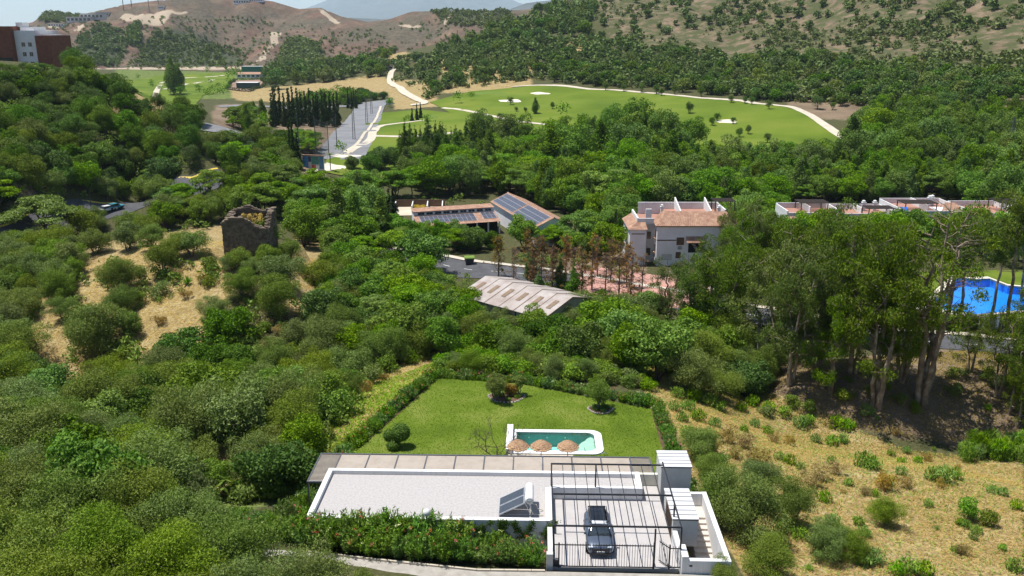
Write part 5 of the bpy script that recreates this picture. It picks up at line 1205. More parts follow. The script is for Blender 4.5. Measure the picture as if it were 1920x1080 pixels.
sh_ = wbox('shutter', M_wood, Hs, *zw(790,455), *zw(868,530), 173.2, .0, .08)
lo = wbox('loggia_shade', M_black, Hs, *zw(905,503), *zw(1060,606), 173.2, .0, .02);  # flat sheet, near-black in place of the shade inside the opening
for k in range(6): 
    a = onY(*zw(945+k*9, 520+k*15), 173.1); MB().box(a[0], a[0]+.7, 173.1, 173.17, a[1]-.12, a[1]).build('stair_tread', M_grey_wall, lo)
a = onY(*zw(885,500), 173.2); b = onY(*zw(1075,445), 173.2); tiled('awning', [(a[0],172.3,a[1]),(b[0],172.3,a[1]),(b[0],173.2,b[1]),(a[0],173.2,b[1])], M_terracotta, Hs, 12)
wbox('door', M_wood, Hs, *zw(780,600), *zw(835,662), 173.2, 0, .04); wbox('niche', M_grey_wall, Hs, *zw(640,620), *zw(745,680), 173.2, 0, .03)
for k in range(4): wbox('grille_bar', M_black_metal, Hs, *zw(808+k*9,540), *zw(811+k*9,580), 173.2, 0, .06)
for k in range(2): wbox('grille_bar', M_black_metal, Hs, *zw(800,548+k*14), *zw(850,551+k*14), 173.2, .0, .07)
fc = bpy.data.curves.new('house_number', 'FONT'); fc.body = '5A'; fc.size = .95; fc.extrude = .02
a = onY(*zw(955,643), 173.2); fo = bpy.data.objects.new('tmp_text', fc); COL.objects.link(fo); bpy.context.view_layer.update()
fm = bpy.data.meshes.new_from_object(fo.evaluated_get(bpy.context.evaluated_depsgraph_get())); bpy.data.objects.remove(fo); fm.materials.clear(); fm.materials.append(M_black_metal)
fo = link('house_number', fm, Hs, (a[0], 173.14, a[1])); fo.rotation_euler = (math.pi/2, 0, 0)
for z in (-9.5, -6.5): 
    wd = MB().box(29.42, 29.5, 174.4, 175.6, z, z+1.7).build('window', M_glass, Hs); box('sill', M_terracotta, wd, 29.2, 29.5, 174.2, 175.8, z-.2, z-.05)
for z in (-10.5, -7): box('window', M_glass, Hs, 27.9, 28.7, 176.14, 176.2, z, z+1.5)
# car roof and low walls by the forecourt
MB().box(0,1,0,1,0,1)
# ---- townhouses at the right
def townhouse(label, x0, x1, y0, y1, zf, tile_front, chim, pergolas, tile_hip=None, loungers=0, dark=True):
    T = frame('townhouse', label, 'house', (0,0,0), 0, 'townhouses with roof terraces')
    MB().box(x0, x1, y0, y1, -12.6, zf-.4).build('wall', M_offwhite, T); MB().box(x0+.3, x1-.3, y0+.3, y1-.3, zf-.4, zf-.3).build('terrace', M_terr_floor, T)
    for b in ((x0,x1,y1-.25,y1,zf-.4,zf+.9),(x0,x0+.25,y0,y1-.25,zf-.4,zf+.75),(x1-.25,x1,y0,y1-.25,zf-.4,zf+.85),(x0+.25,x1-.25,y0,y0+.25,zf-.4,zf+.35),((x0+x1)/2,(x0+x1)/2+.22,y0+3,y1-.3,zf-.3,zf+1.1)): MB().box(*b).build('parapet', white, T)
    if tile_front: tiled('roof', [(x0-.2,y0-2.6,zf-1.8),(x0+tile_front,y0-2.6,zf-1.8),(x0+tile_front,y0-.05,zf-.5),(x0-.2,y0-.05,zf-.5)], M_terracotta, T, int(tile_front*2.4)); MB().box(x0, x0+tile_front-.3, y0-2.2, y0, -12.6, zf-1.75).build('wall', M_offwhite, T)
    for x, y in chim: chimney(T, x, y, zf-.3, 1.9, .7)
    for (a, b, c, d, h) in pergolas:
        g = empty('roof_pergola', parent=T)
        for x in (a+.1, b-.1):
            for y in (c+.1, d-.1): box('post', M_wood_dark, g, x-.09, x+.09, y-.09, y+.09, zf-.3, zf+h)
        n_ = int((d-c)/.3)
        for i in range(n_): box('rafter', M_wood_dark, g, a-.3, b+.3, c + i*.3, c + i*.3 + .15, zf+h, zf+h+.1)
    if tile_hip: a, b, c, d = tile_hip; tiled('roof', [(a,c,zf-.2),(b,c,zf-.2),((a+b)/2+1,(c+d)/2,zf+1.5),((a+b)/2-1,(c+d)/2,zf+1.5)], M_terracotta, T, 20); tiled('roof', [(b,c,zf-.2),(b,d,zf-.2),((a+b)/2+1,(c+d)/2,zf+1.5),((a+b)/2+.99,(c+d)/2,zf+1.5)], M_terracotta, T, 14); MB().box(a+.3,b-.3,c+.3,d,-12.6,zf-.25).build('wall', M_offwhite, T)
    for i in range(4): box('window', M_glass, T, x0+1+i*(x1-x0-2)/4, x0+2.2+i*(x1-x0-2)/4, y0-.03, y0, zf-3.2, zf-1.6)
    return T
townhouse('leftmost townhouse with wooden terrace pergola and tiled front roof', 61.5, 73.5, 192, 201, -5.2, 7.5, [], [(65.8,72,196,200.5,1.7)])
townhouse('townhouse with dark pergola and two white chimneys next to the leftmost one', 73.7, 86.6, 194.5, 203, -5.9, 5.5, [(82.0,201),(84.6,201)], [(80.5,86.2,194,198,1.5)])
th = townhouse('townhouse with broad brown pergola, blue loungers and tiled hip roof', 86.8, 101, 191.5, 204, -4.7, 3.5, [(97.0,200.5),(97.9,201.2)], [(88.8,96,194.4,199,1.4)], (95.8,102.5,192,199))
townhouse('end townhouse with terracotta terrace at the right edge of the row', 104, 126, 194, 206, -5.7, 7.5, [(112.5,194.5)], [(112,122,197,203,2.0)])
for i in range(2):
    l0 = thing('sun_lounger', ('left' if i == 0 else 'right') + ' one of two bright blue loungers on the brown pergola terrace', 'lounger', (87.9 + i*.95, 192.4, -4.98), 0, 'blue loungers on the terrace')
    MB().box(-.35,.35,0,1.3,.3,.4).build('seat', surf('blue_fabric%d' % i, (.02,.16,.62), None, .7), l0); MB().add([(-.35,1.3,.3),(.35,1.3,.3),(.35,1.9,.95),(-.35,1.9,.95),(-.35,1.3,.4),(.35,1.3,.4),(.35,1.85,1.02),(-.35,1.85,1.02)], [(3,2,1,0),(4,5,6,7),(0,1,5,4),(1,2,6,5),(2,3,7,6),(3,0,4,7)]).build('backrest', MATS['blue_fabric%d' % i], l0)
    for x in (-.3,.3):
        for y in (.1,1.2): box('leg', M_alu, l0, x-.03, x+.03, y-.03, y+.03, -.05, .3)
# ---- communal pool
CP = [(67.7,136.4),(76.3,147.3),(81.8,154.4),(84.4,153.0),(87.3,153.5),(88.2,149.0),(91,148.0),(104,147.5),(106,137),(92,134.8),(84,135.2),(76.7,133.3),(74.2,132.9)]
cc = np.mean(CP, 0); CPO = [tuple(cc + (np.array(p) - cc) * 1.12) for p in CP]
cp2 = thing('communal_pool', 'large irregular bright blue communal pool behind the eucalyptus trees', 'pool', (0,0,0))
ring(CPO[::-1], CP[::-1], -9.4, -9.0).build('pool_deck', M_sand, cp2)
n = len(CP); T_b = surf('blue_tile', (.02,.29,.74), (.016,.25,.68), .5, .7)
MB().add([(*p,-9.05) for p in CP] + [(*p,-10.6) for p in CP], [(i,(i+1)%n,n+(i+1)%n,n+i) for i in range(n)]).build('basin_wall', T_b, cp2); MB().add([(*p,-10.58) for p in CP], [list(range(n))[::-1]]).build('basin_floor', T_b, cp2)
MB().add([(*p,-9.15) for p in CP], [list(range(n))[::-1]]).build('water', water_mat('communal_water', (.72,.90,.98), None), cp2)
cut(tr_, [tuple(cc + (np.array(p) - cc) * 1.05) for p in CP]); KEEP.append((CPO, .5))
tag(drape('pool_lawn', [(64,129),(70,158),(108,162),(114,128)], M_lawnm, .05, 2.0), kind='structure'); cut(bpy.data.objects['pool_lawn'], [tuple(cc + (np.array(p) - cc) * 1.06) for p in CP])
pg_ = thing('pool_gate', 'white framed barred gate between pillars at the communal pool', 'gate', (72.6,125.8,-9.2), .1)
for x in (-1.3, 1.0): box('pillar', white, pg_, x, x+.35, -.2, .2, -.2, 2.1)
for i in range(10): box('bar', M_grey_wall, pg_, -.9+i*.2, -.87+i*.2, -.02, .02, .1, 1.8)
for z in (.15, 1.7): box('rail', M_grey_wall, pg_, -.95, 1.0, -.025, .025, z, z+.06)
t = TM(720); [t.clump((t.r.uniform(0, 9), t.r.uniform(-.6,.6), t.r.uniform(.2,1.5)), .7, 170, .28, .14, .9, .3) for _ in range(60)]
hd = thing('clipped_hedge', 'clipped green hedge in front of the communal pool', 'hedge', (62.5,127.5,-9.3), -.15); link('foliage', t.crown_mesh('foliage', L_carob), hd)
# ---- ruined tower
RT = frame('ruined_tower', 'ruined square stone tower with broken top on the dry knoll', 'ruin', (-50.4,148.6,-4.6), .10); RT.scale = (1, 1, .98)
prof = {'front': [(0,6.9),(.12,7.7),(.2,8.0),(.42,8.0),(.55,7.4),(.7,6.5),(.88,5.9),(1,5.9)], 'right': [(0,5.9),(.2,6.6),(.5,8.0),(1,8.2)], 'back': [(0,8.2),(.3,7.6),(.6,8.6),(1,7.6)], 'left': [(0,7.6),(.5,7.4),(1,6.9)]}
Wt, Dt, tw = 7.9, 8.4, .9; q = random.Random(12); rub = MB()
M_stone = surf('rubble_stone', (.155,.115,.082), (.08,.06,.045), .95, 1.7, .5, c3=(.23,.18,.125), bscale=6); M_core = surf('rubble_mortar', (.13,.095,.065), (.09,.065,.045), .95, 2)
for side, (ox, oy, dx, dy, nx, ny, Ln) in {'front': (0,0,1,0,0,-1,Wt), 'right': (Wt,0,0,1,1,0,Dt), 'back': (Wt,Dt,-1,0,0,1,Wt), 'left': (0,Dt,0,-1,-1,0,Dt)}.items():
    P_ = prof[side]; hh = lambda s: float(np.interp(s, [p[0] for p in P_], [p[1] for p in P_])); core = []
    N2 = 30
    for i in range(N2+1):
        s = i/N2; x, y = ox+dx*s*Ln, oy+dy*s*Ln; h = hh(s)-.12; core += [(x,y,-1),(x,y,h),(x-nx*tw,y-ny*tw,h-.1),(x-nx*tw,y-ny*tw,-1)]
    MB().add(core, [(4*i+k, 4*i+(k+1)%4, 4*i+4+(k+1)%4, 4*i+4+k) for i in range(N2) for k in range(4)] + [(0,1,2,3), (4*N2+3,4*N2+2,4*N2+1,4*N2)]).build('wall_core', M_core, RT)
    z = -.6
    while z < 8.6:
        c_h = q.uniform(.2,.32); s = -q.random()*.4
        while s < Ln:
            sw = q.uniform(.28,.62); m = (s+sw/2)/Ln
            if 0 <= m <= 1 and z + c_h*.5 < hh(m) and q.random() > .04:
                out = q.uniform(.02,.13); a0 = max(-.05, s+.02); a1 = min(Ln+.05, s+sw-.03); j = lambda: q.uniform(-.035,.035)
                pts = []
                for zz in (z+.015, z+c_h-.02):
                    for ss, of in ((a0,out),(a1,out),(a1,-.1),(a0,-.1)): pts.append((ox+dx*(ss+j())+nx*(of+j()), oy+dy*(ss+j())+ny*(of+j()), zz+j()))
                rub.add(pts, [(3,2,1,0),(4,5,6,7),(0,1,5,4),(1,2,6,5),(2,3,7,6),(3,0,4,7)])
            s += sw
        z += c_h
    for i in range(34):
        s = i/34; x, y = ox+dx*s*Ln-nx*q.uniform(.1,.8), oy+dy*s*Ln-ny*q.uniform(.1,.8); h = hh(s); w_ = q.uniform(.2,.4)
        rub.box(x-w_, x+w_, y-w_, y+w_, h-.3, h+q.uniform(-.05,.15))
tag(rub.build('stones', M_stone, RT), kind='stuff')
t = TM(733); [t.clump((t.r.uniform(.5,6.4), t.r.uniform(1.5,6.4), 7.0), .5, 90, .3, .06, 1.2, .5) for _ in range(10)]; link('growth', t.crown_mesh('growth', L_straw), RT)
t = TM(734); q = t.r
for i in range(900): 
    c = q.randn(3)*[2.0,1.0,.2]; d = q.randn(3)*[.6,.6,.25]; t.limb([c+[0,0,.35], c+d+[0,0,.35]], [.035,.02], 3)
x_, y_, z_ = g1(566, 602); tag(link('brush_pile', t.wood_mesh('brush_pile', M_bark_grey), None, (x_, y_, z_)), 'grey pile of cut branches on the dry ground right of the knoll', 'branches', None, 'stuff')
# ---- apartment block on the left hill
Ap = frame('apartment_block', 'white and red brick apartment block on the left hilltop', 'building', (0,0,0), 0)
MB().box(-164.6,-157.4,301,316,14,33.6).build('wall', M_offwhite, Ap); MB().box(-157.4,-152.4,300,314,12,32.0).build('brick_wing', M_brick, Ap); MB().box(-178,-164.6,299,314,14,35.0).build('brick_wing', M_brick, Ap)
MB().box(-164.0,-159.5,304,312,33.6,34.8).build('roof_hut', white, Ap); MB().box(-165.2,-163,304,308,34.8,36.2).build('roof_hut', white, Ap); MB().box(-156.8,-153,303,312,32.0,32.25).build('roof', M_grey_wall, Ap)
for z in (28.6, 25.5, 22.4):
    for x in (-162.6, -160.4):
        wd = MB().box(x, x+1.15, 300.94, 301.0, z, z+1.25).build('window', M_glass, Ap); box('frame', M_grey_wall, wd, x-.1, x+1.25, 300.92, 300.96, z-.14, z-.04); box('mullion', M_grey_wall, wd, x+.54, x+.6, 300.91, 300.94, z, z+1.25)
MB().box(-176,-164.8,298.4,299,21.6,23.2).build('balcony', white, Ap); MB().box(-175.8,-165,298.9,298.98,23.3,25).build('window', M_glass, Ap)
# ---- cars on the left road
def far_car(name, label, px, py, col, ang, cat='car', van=False):
    x, y, z = g1(px, py); c = thing(name, label, cat, (x, y, z+.12), ang); m = surf('paint_' + label[:9].replace(' ','_'), col, col, .3, 3, 0, 0, .6); h = 1.9 if van else 1.42
    MB().prism([(-2.1,-.85),(2.1,-.85),(2.1,.85),(-2.1,.85)], .3, .85).build('body', m, c, .12)
    MB().add([(-1.6,-.78,.85),(1.1,-.78,.85),(1.1,.78,.85),(-1.6,.78,.85),(-1.2,-.66,h-.05),(.45,-.66,h-.05),(.45,.66,h-.05),(-1.2,.66,h-.05)], [(4,5,6,7),(0,1,5,4),(1,2,6,5),(2,3,7,6),(3,0,4,7)]).build('glazing', M_glass, c)
    MB().box(-1.2,.45,-.66,.66,h-.05,h).build('roof', m, c)
    for a in (-1.3,1.3):
        for b in (-.8,.8): MB().tube([(a,b-.1,.32),(a,b+.1,.32)], .32, 12).build('wheel', M_black_metal, c)
far_car('passing_car', 'white car on the left road between the trees', 203, 397, (.7,.7,.7), 1.0); far_car('passing_car', 'teal car just ahead of the white one on the left road', 216, 393, (.05,.25,.30), 1.0)
far_car('parked_car', 'pale van parked beyond the red forecourt', 1352, 548, (.7,.7,.68), .2, 'van', True)
for x in (150, 172, 222, 262):
    a_, b_, c_ = g1(x, 402 - (x-150)*.2); lp = thing('street_lamp', {150:'first',172:'second',222:'third',262:'fourth'}[x] + ' dark roadside pole from the left along the left road', 'pole', (a_, b_, c_)); MB().tube([(0,0,0),(0,0,5.2)], [.09,.05], 6).build('pole', M_dark_metal, lp); MB().bar((0,0,5.2),(.7,0,5.35),.07).build('lamp_arm', M_dark_metal, lp)
# ---- driving range: net, lattice masts, painted wall
nt = thing('range_net', 'tall grey ball net on poles beside the driving range', 'net', (0,0,0)); pp = [g1(x, y) for x, y in ((562,300),(594,303),(617,292),(632,276))]
for p in pp: MB().tube([(p[0],p[1],p[2]-.3),(p[0],p[1],p[2]+14)], [.2,.12], 6).build('pole', M_slate_metal, nt)
ml = MB()
for a, b in zip(pp[:-1], pp[1:]):
    A, B2 = Vector(a), Vector(b); n_ = int((B2-A).length/1.6)
    for i in range(n_): p = A.lerp(B2, i/n_); ml.bar(p+Vector((0,0,.5)), p+Vector((0,0,13.2)), .022)
    for k in range(12): ml.bar(A+Vector((0,0,.8+k*1.1)), B2+Vector((0,0,.8+k*1.1)), .022)
tag(ml.build('netting', M_slate_metal, nt), kind='stuff')
for i, (x, y) in enumerate(((664,262),(688,234),(697,214))):
    a_, b_, c_ = g1(x, y); ms = thing('lattice_mast', ('nearest','middle','farthest')[i] + ' grey lattice mast at the edge of the car park road', 'mast', (a_, b_, c_), 0, 'lattice masts by the car park')
    for sx, sy in ((-1,-1),(1,-1),(1,1),(-1,1)): MB().bar((sx*.55,sy*.55,-.2),(sx*.3,sy*.3,14),.12).build('leg', M_slate_metal, ms)
    for k in range(11): z = k*1.25; w_ = .55-.25*z/14; MB().bar((-w_,-w_,z),(w_,-w_,z+1.2),.08).build('brace', M_slate_metal, ms); MB().bar((w_,-w_,z),(w_,w_,z+1.2),.08).build('brace', M_slate_metal, ms)
a_, b_, c_ = g1(588, 318); mu = thing('painted_wall', 'freestanding wall with colourful painting beside the sand bunker', 'wall', (a_, b_, c_), -.25)
box('wall', M_offwhite, mu, -3.4, 3.4, 0, .4, -.3, 4.0); box('coping', M_terracotta, mu, -3.5, 3.5, -.1, .5, 4.0, 4.35)
for i, (x0, x1, z0, z1, c) in enumerate([(-3.3,-1.6,.3,3.9,(.10,.30,.55)),(-1.55,-.6,.3,2.2,(.62,.6,.55)),(-1.55,-.6,2.25,3.9,(.08,.09,.12)),(-.55,.9,.3,1.5,(.45,.12,.10)),(-.55,1.9,1.55,3.9,(.10,.28,.20)),(.95,1.9,.3,1.5,(.6,.62,.6)),(1.95,3.3,.3,3.9,(.12,.25,.35))]): box('painted_panel', surf('mural%d' % i, c, tuple(v*.6 for v in c), .7, 1.2), mu, x0, x1, -.03, 0, z0, z1)
# ---- far sheds and houses
def hut(name, label, px, py, w_, d_, h_, wall, roof, cat='building', ang=0.0, pitched=False, win=0):
    x, y, z = g1(px, py); o = thing(name, label, cat, (x, y, z), ang)
    box('wall', wall, o, -w_/2, w_/2, 0, d_, -1.5, h_)
    if pitched: MB().add([(-w_/2-.5,-.5,h_),(w_/2+.5,-.5,h_),(w_/2+.5,d_+.5,h_),(-w_/2-.5,d_+.5,h_),(-w_/2,d_/2,h_+2),(w_/2,d_/2,h_+2)], [(0,1,5,4),(2,3,4,5),(1,2,5),(3,0,4),(3,2,1,0)]).build('roof', roof, o)
    else: box('roof', roof, o, -w_/2-.4, w_/2+.4, -.4, d_+.4, h_, h_+.35)
    for i in range(win): xx = -w_/2 + (i+.5)*w_/win; box('window', M_glass, o, xx-w_/win*.32, xx+w_/win*.32, -.06, 0, h_*.3, h_*.78)
    return o
M_dgreen = surf('green_sheet', (.03,.08,.07), None, .6)
hut('riding_shed', 'dark green shed with white roof inside the far riding ring', 463, 167, 19, 10, 5.5, M_dgreen, white); hut('club_house', 'far house with red tiled roof beside the far golf course', 466, 146, 26, 14, 4, M_offwhite, M_terracotta, 'house', 0, True, 5)
hut('club_shed', 'green flat-roofed shed behind the far club house', 473, 136, 26, 10, 7, surf('bright_green_sheet', (.03,.19,.13), None, .6), M_grey_wall); hut('gate_hut', 'little white gate hut by the dirt road', 730, 196, 4, 3, 3, white, M_grey_wall, 'hut', 0, False, 1); hut('roadside_house', 'half hidden flat house above the dirt road', 728, 131, 20, 10, 4, M_offwhite, M_wood, 'house', 0, False, 4)
rr_ = gpoly([(425,168),(440,152),(490,150),(497,160),(470,172)]); tag(drape('riding_ring', rr_, MATS['bed_soil'] if False else surf('ring_dirt', (.26,.17,.12), None, .95, .1), .5, 8), kind='structure')
t = TM(740); q = t.r
for i in range(len(rr_)):
    A, B2 = np.array(rr_[i]), np.array(rr_[(i+1) % len(rr_)]); n_ = int(np.linalg.norm(B2-A)/2.0)
    for k in range(n_): p = A + (B2-A)*k/n_; t.clump((p[0], p[1], float(zat(*p))+1.2), 1.9, 26, 1.0, .6, .9, .3)
hd = thing('ring_hedge', 'dark clipped hedge round the far riding ring', 'hedge'); link('foliage', t.crown_mesh('foliage', L_cyp), hd)
for i, (x, y, w_, h_, lb) in enumerate([(148,42,42,9,'long grey villa terraces under the far left crest'),(172,36,40,9,'stepped grey villas right of the far left crest'),(192,31,24,8,'last grey villa on the far left crest'),(302,18,10,7,'small white building on the far hill road'),(452,7,30,7,'white houses near the far hilltop'),(480,3,26,6,'pale building on the far hilltop'),(105,50,26,5,'white levelled plot building on the far left hill')]):
    hut('hill_villa', lb, x, y, w_, 14, h_, M_grey_wall if i < 3 else M_offwhite, M_grey_wall, 'villa', 0, False, 6)
for i, (x, y) in enumerate(((232,20),(280,22),(247,14),(297,8))):
    a_, b_, c_ = g1(x, y); cr = thing('tower_crane', ORD_[i] + ' thin tower crane from the left on the far hill', 'crane', (a_, b_, c_)) if False else thing('tower_crane', ('first','third','second','fourth')[i] + ' thin tower crane from the left on the far hill', 'crane', (a_, b_, c_), .4*i)
    MB().bar((0,0,-2),(0,0,26),1.1).build('mast', M_rust, cr); MB().bar((-8,0,25),(26,0,25),.9).build('jib', M_rust, cr); MB().bar((0,0,26),(0,0,30),.7).build('mast_tip', M_rust, cr)
# power pylon by the right edge
a_, b_, c_ = g1(1886, 322); ms = thing('power_pylon', 'grey lattice power pylon at the right edge below the hill', 'pylon', (a_, b_, c_))
for sx, sy in ((-1,-1),(1,-1),(1,1),(-1,1)): MB().bar((sx*.9,sy*.9,-.3),(sx*.2,sy*.2,18),.12).build('leg', M_slate_metal, ms)
for k in range(12): z = k*1.5; w_ = .9-.7*z/18; MB().bar((-w_,-w_,z),(w_,-w_,z+1.4),.07).build('brace', M_slate_metal, ms)
for z in (14, 16.5): MB().bar((-2,0,z),(2,0,z),.12).build('cross_arm', M_slate_metal, ms)

# ------------------------------------------------------------------ plants: layout
PROTECT += [(418,392,534,468,146),(922,360,1042,424,186),(805,396,940,424,190),(742,374,850,400,224),(852,476,936,524,165),(880,520,1045,572,122),
            (1166,388,1335,488,168),(1195,548,1290,576,150),(1745,522,1920,590,128),(1478,374,1800,410,186),(1815,374,1920,410,186),(195,378,272,400,240),
            (842,170,1000,222,340),(1000,163,1085,222,340),(1085,163,1290,196,340),(1320,188,1560,262,340),(600,284,740,320,318),(690,212,760,262,380),(630,196,712,278,380),
            (508,172,642,240,440),(568,288,606,320,318),(0,54,102,122,338),(250,138,430,172,800),(450,152,720,186,600),(728,134,796,190,560),(440,150,500,170,700),
            (275,570,375,605,118),(80,640,120,720,112),(200,470,330,500,138),(560,560,600,590,130),(400,840,450,905,74),(560,236,640,292,318),(380,228,420,246,290),(0,436,40,456,170)]
for b_ in ([(150,505),(160,468),(330,452),(430,430),(425,500),(330,500),(240,500)],[(270,690),(265,570),(370,560),(385,600),(370,690)],[(55,720),(60,600),(110,560),(130,570),(125,650),(110,720)],[(70,735),(90,690),(255,690),(260,725)],[(545,470),(600,465),(605,600),(560,600)],[(400,925),(400,840),(450,840),(455,925)]): KEEP.append((gpoly(b_), 0))
PROTECT += [(275,575,370,660,116),(70,620,120,720,108),(160,475,330,500,136),(345,440,418,500,140),(555,480,600,590,128)]
# big single trees that can be picked out
for a in [('silver',440,838,6.6,5.2),('olive_near',275,905,5.6,4.2),('carob',140,905,5.6,3.9),('olive_near',505,905,4.6,3.3),('olive_near',180,800,6,4.4),('olive_near',55,820,6,4.2),('silver',30,865,6.0,4.4),
          ('olive_near',360,760,5.4,3.8),('olive_near',500,760,5,3.4),('olive_near',590,770,5,3.4),('olive',640,720,4.6,3.2),('carob',345,690,5.4,4.2),('olive_near',185,665,7.2,5.2),('olive_near',45,680,5.6,4.0),('olive_near',30,750,5.6,4.0),
          ('olive_near',330,480+5,4.2,2.9),('olive_near',230,545,5,3.6),('olive_near',230,590,4,2.6),('olive',180,475,4.2,3),('olive',240,468,4.4,3),('olive',290,466,4,2.6),('olive',360,480,4.4,3.1),
          ('olive_near',455,560,4.6,3.0),('olive_near',520,590,6,4.0),('carob',430,640,5,3.6),('olive_near',405,600,3.6,2.6),('olive',560,650,4,2.6),('olive',450,505,3.4,2.4),('olive',600,540,4.4,3.0),
          ('olive_near',110,560,5,3.4),('olive_near',120,600,3.6,2.4),('olive_near',35,600,5,3.4),('tipu',85,452,9,8.5),('olive_near',640,640,5,3.4)]:
    putpx(a[0], a[1], a[2], a[3], a[4], area='slope')
# foreground olives by the lane
for px, py, h, r in [(25,1005,5.6,3.5),(140,1035,5.4,3.4),(262,1008,5.0,3.3),(352,1045,4.6,3.0),(60,1110,5.4,3.4),(200,1125,5.2,3.3),(330,1140,5.0,3.2),(455,1100,4.6,3.0),(470,1190,4.4,3.0),(575,1165,4.3,2.6),(-60,1080,5.5,3.5),
                     (110,1190,5.2,3.4),(240,1230,5,3.3),(380,1240,5,3.2),(690,1185,3.4,1.6),(30,945,4.6,3.0),(-80,960,5.4,3.5),(140,960,4.6,3.0)]:
    putpx('olive_near', px, py, h, r, tight=.5, area='lane')
# right of the villa and in the dry field
for key, px, py, h, r in [('olive_near',1395,1010,4.8,2.9),('olive_near',1345,985,4.2,2.3),('olive_near',1440,1085,2.6,2.0),('olive_near',1545,1040,2.6,1.9),('olive_near',1600,1050,2.0,1.4),('olive_near',1660,985,2.2,1.4),('olive_near',1480,985,3.8,2.0),
                          ('bright',1815,975,1.6,1.1),('shrub',1852,985,1.4,.9),('olive_near',1312,860,2.8,2.2),('olive_near',1330,900,2.2,1.8),('olive_near',1415,905,1.6,1.3),('olive_near',1575,1020,1.6,1.2),
                          ('olive_near',1355,1090,1.6,1.0),('olive_near',1420,935,3.2,2.0),('bright',1350,880,1.4,1.0)]:
    putpx(key, px, py, h, r, tight=.4, area='field')
for px, py, s in [(1460,862,1),(1480,870,1.2),(1500,880,.9),(1530,830,1.3),(1560,835,1.5),(1580,830,1.3),(1620,875,1.9),(1635,880,1.6),(1670,855,.9),(1700,850,1),(1720,868,1),(1770,905,2.0),(1750,900,1.6),(1790,898,1.4),(1690,890,1.1),
                  (1690,870,.9),(1480,925,1),(1500,955,1.3),(1545,940,1.2),(1440,770,1.6),(1470,780,1.6),(1410,760,1.6),(1390,770,1.4),(1500,800,1.7),(1515,795,1.5),(1570,800,1.8),(1590,805,1.6),(1350,770,1.5),(1330,760,1.8),(1300,750,1.8),
                  (1290,770,1.6),(1310,790,1.7),(1290,820,1.5),(1340,800,1.3),(1270,745,1.6),(1265,770,1.4),(1280,790,1.3),(1860,925,1),(1880,930,1),(1905,955,1.1),(1640,1055,1.4),(1620,1060,1.3),(1700,1075,1.5),(1730,1078,1.4),(1680,1078,1.2),(1900,1070,1.2),
                  (1560,985,1.2),(1810,990,.9),(1830,1000,.9),(1465,1000,1.3),(1500,1010,1.2),(1620,1005,1),(1610,985,1),(1480,945,1.2),(1455,955,1.1),(1430,960,1.1),(1740,950,.9),(1640,930,.8),(1590,910,.9),(1560,870,1),(1415,800,1.2),(1440,815,1.2),(1395,810,1)]:
    putpx('weed', px, py, .9 * s, .55 * s, tight=.1, area='field')
for i in range(26): putpx('reed', 1800 + PR.random() * 125, 838 + PR.random() * 30, 2.0 + PR.random() * .8, tight=.15, area='field')
for px, py in [(1380,860),(1400,840),(1360,830),(1450,830),(1480,835),(1520,910),(1540,900),(1570,890),(1660,920),(1700,915),(1430,870),(1340,850),(330,520),(350,560),(380,530),(460,620),(520,625),(560,600),(500,650),(300,610),(690,735),(720,715),(655,760)]:
    putpx('drybush', px, py, 1.0 + PR.random() * .5, tight=.2, area='field')
putpx('agave', 352, 532, 1.5, 1.5)
for a in [('olive_near',1098,612,5.4,3.6),('olive_near',1060,628,4.6,3.0),('broad',1000,640,5.5,2.8),('olive_near',950,632,4.4,2.8),('olive_near',1130,640,5,3.2),('olive_near',905,625,4.2,2.6),('carob',1130,600,4.6,3.0)]: putpx(a[0], a[1], a[2], a[3], a[4], area='dell')
for i in range(34): putpx('weed', 1250 + PR.random()*670, 760 + PR.random()*310, .4 + PR.random()*.5, tight=.05, area='field') if PR.random() < .8 else putpx('drybush', 1330 + PR.random()*590, 800 + PR.random()*270, .4 + PR.random()*.5, tight=.05, area='field')
for i in range(26): putpx('shrub', 1400 + PR.random()*520, 690 + PR.random()*90, .6 + PR.random()*.9, tight=.1, area='grove')
# eucalyptus grove on the right
for px, py, h, v in [(1642,762,19,1),(1690,715,13,2),(1560,738,13,3),(1480,722,15,4),(1425,690,17,0),(1350,655,16,1),(1600,700,18,4),(1530,690,16,2),(1890,775,9.5,3),(1918,760,9,0),(1905,800,8,3),
                     (1300,640,13,2),(1395,610,17,0),(1450,640,18,3),(1500,620,17,1),(1570,640,19,2),(1640,655,17,0),(1250,610,11,3),
                     (1390,548,15,4),(1450,548,14,1),(1510,560,14,0),(1570,575,15,2),(1630,590,14,3),(1690,590,13,1),(1340,570,12,2),(1290,560,8,3),(1770,485,7.5,1),(1850,488,8,2),(1700,485,7,0),(1620,482,7,4),(1540,480,6.5,2),(1910,490,8.5,0),(1470,472,6.5,1),(1410,470,8,3),(1372,500,12,2)]:
    if 1745 < px < 1960 and 600 < py < 700: h *= .8
    putpx('euc', px, py, h, h / 19 * 5.2, var=v, tight=.3, area='grove')
x, y, z = g1(1728, 754); put('euc_bare', x, y, 26, 5.4, tight=.3, area='grove')
for px, py, h, v in [(1893,614,20,5),(1800,604,17,6),(1852,606,16,5),(1918,560,15,6),(1770,600,17,5),(1870,745,11,3),(1915,705,12,3),(1820,700,8,3),(1660,600,15,5)]: putpx('euc', px, py, h, h / 19 * 5.0, var=v, tight=.3, area='grove')
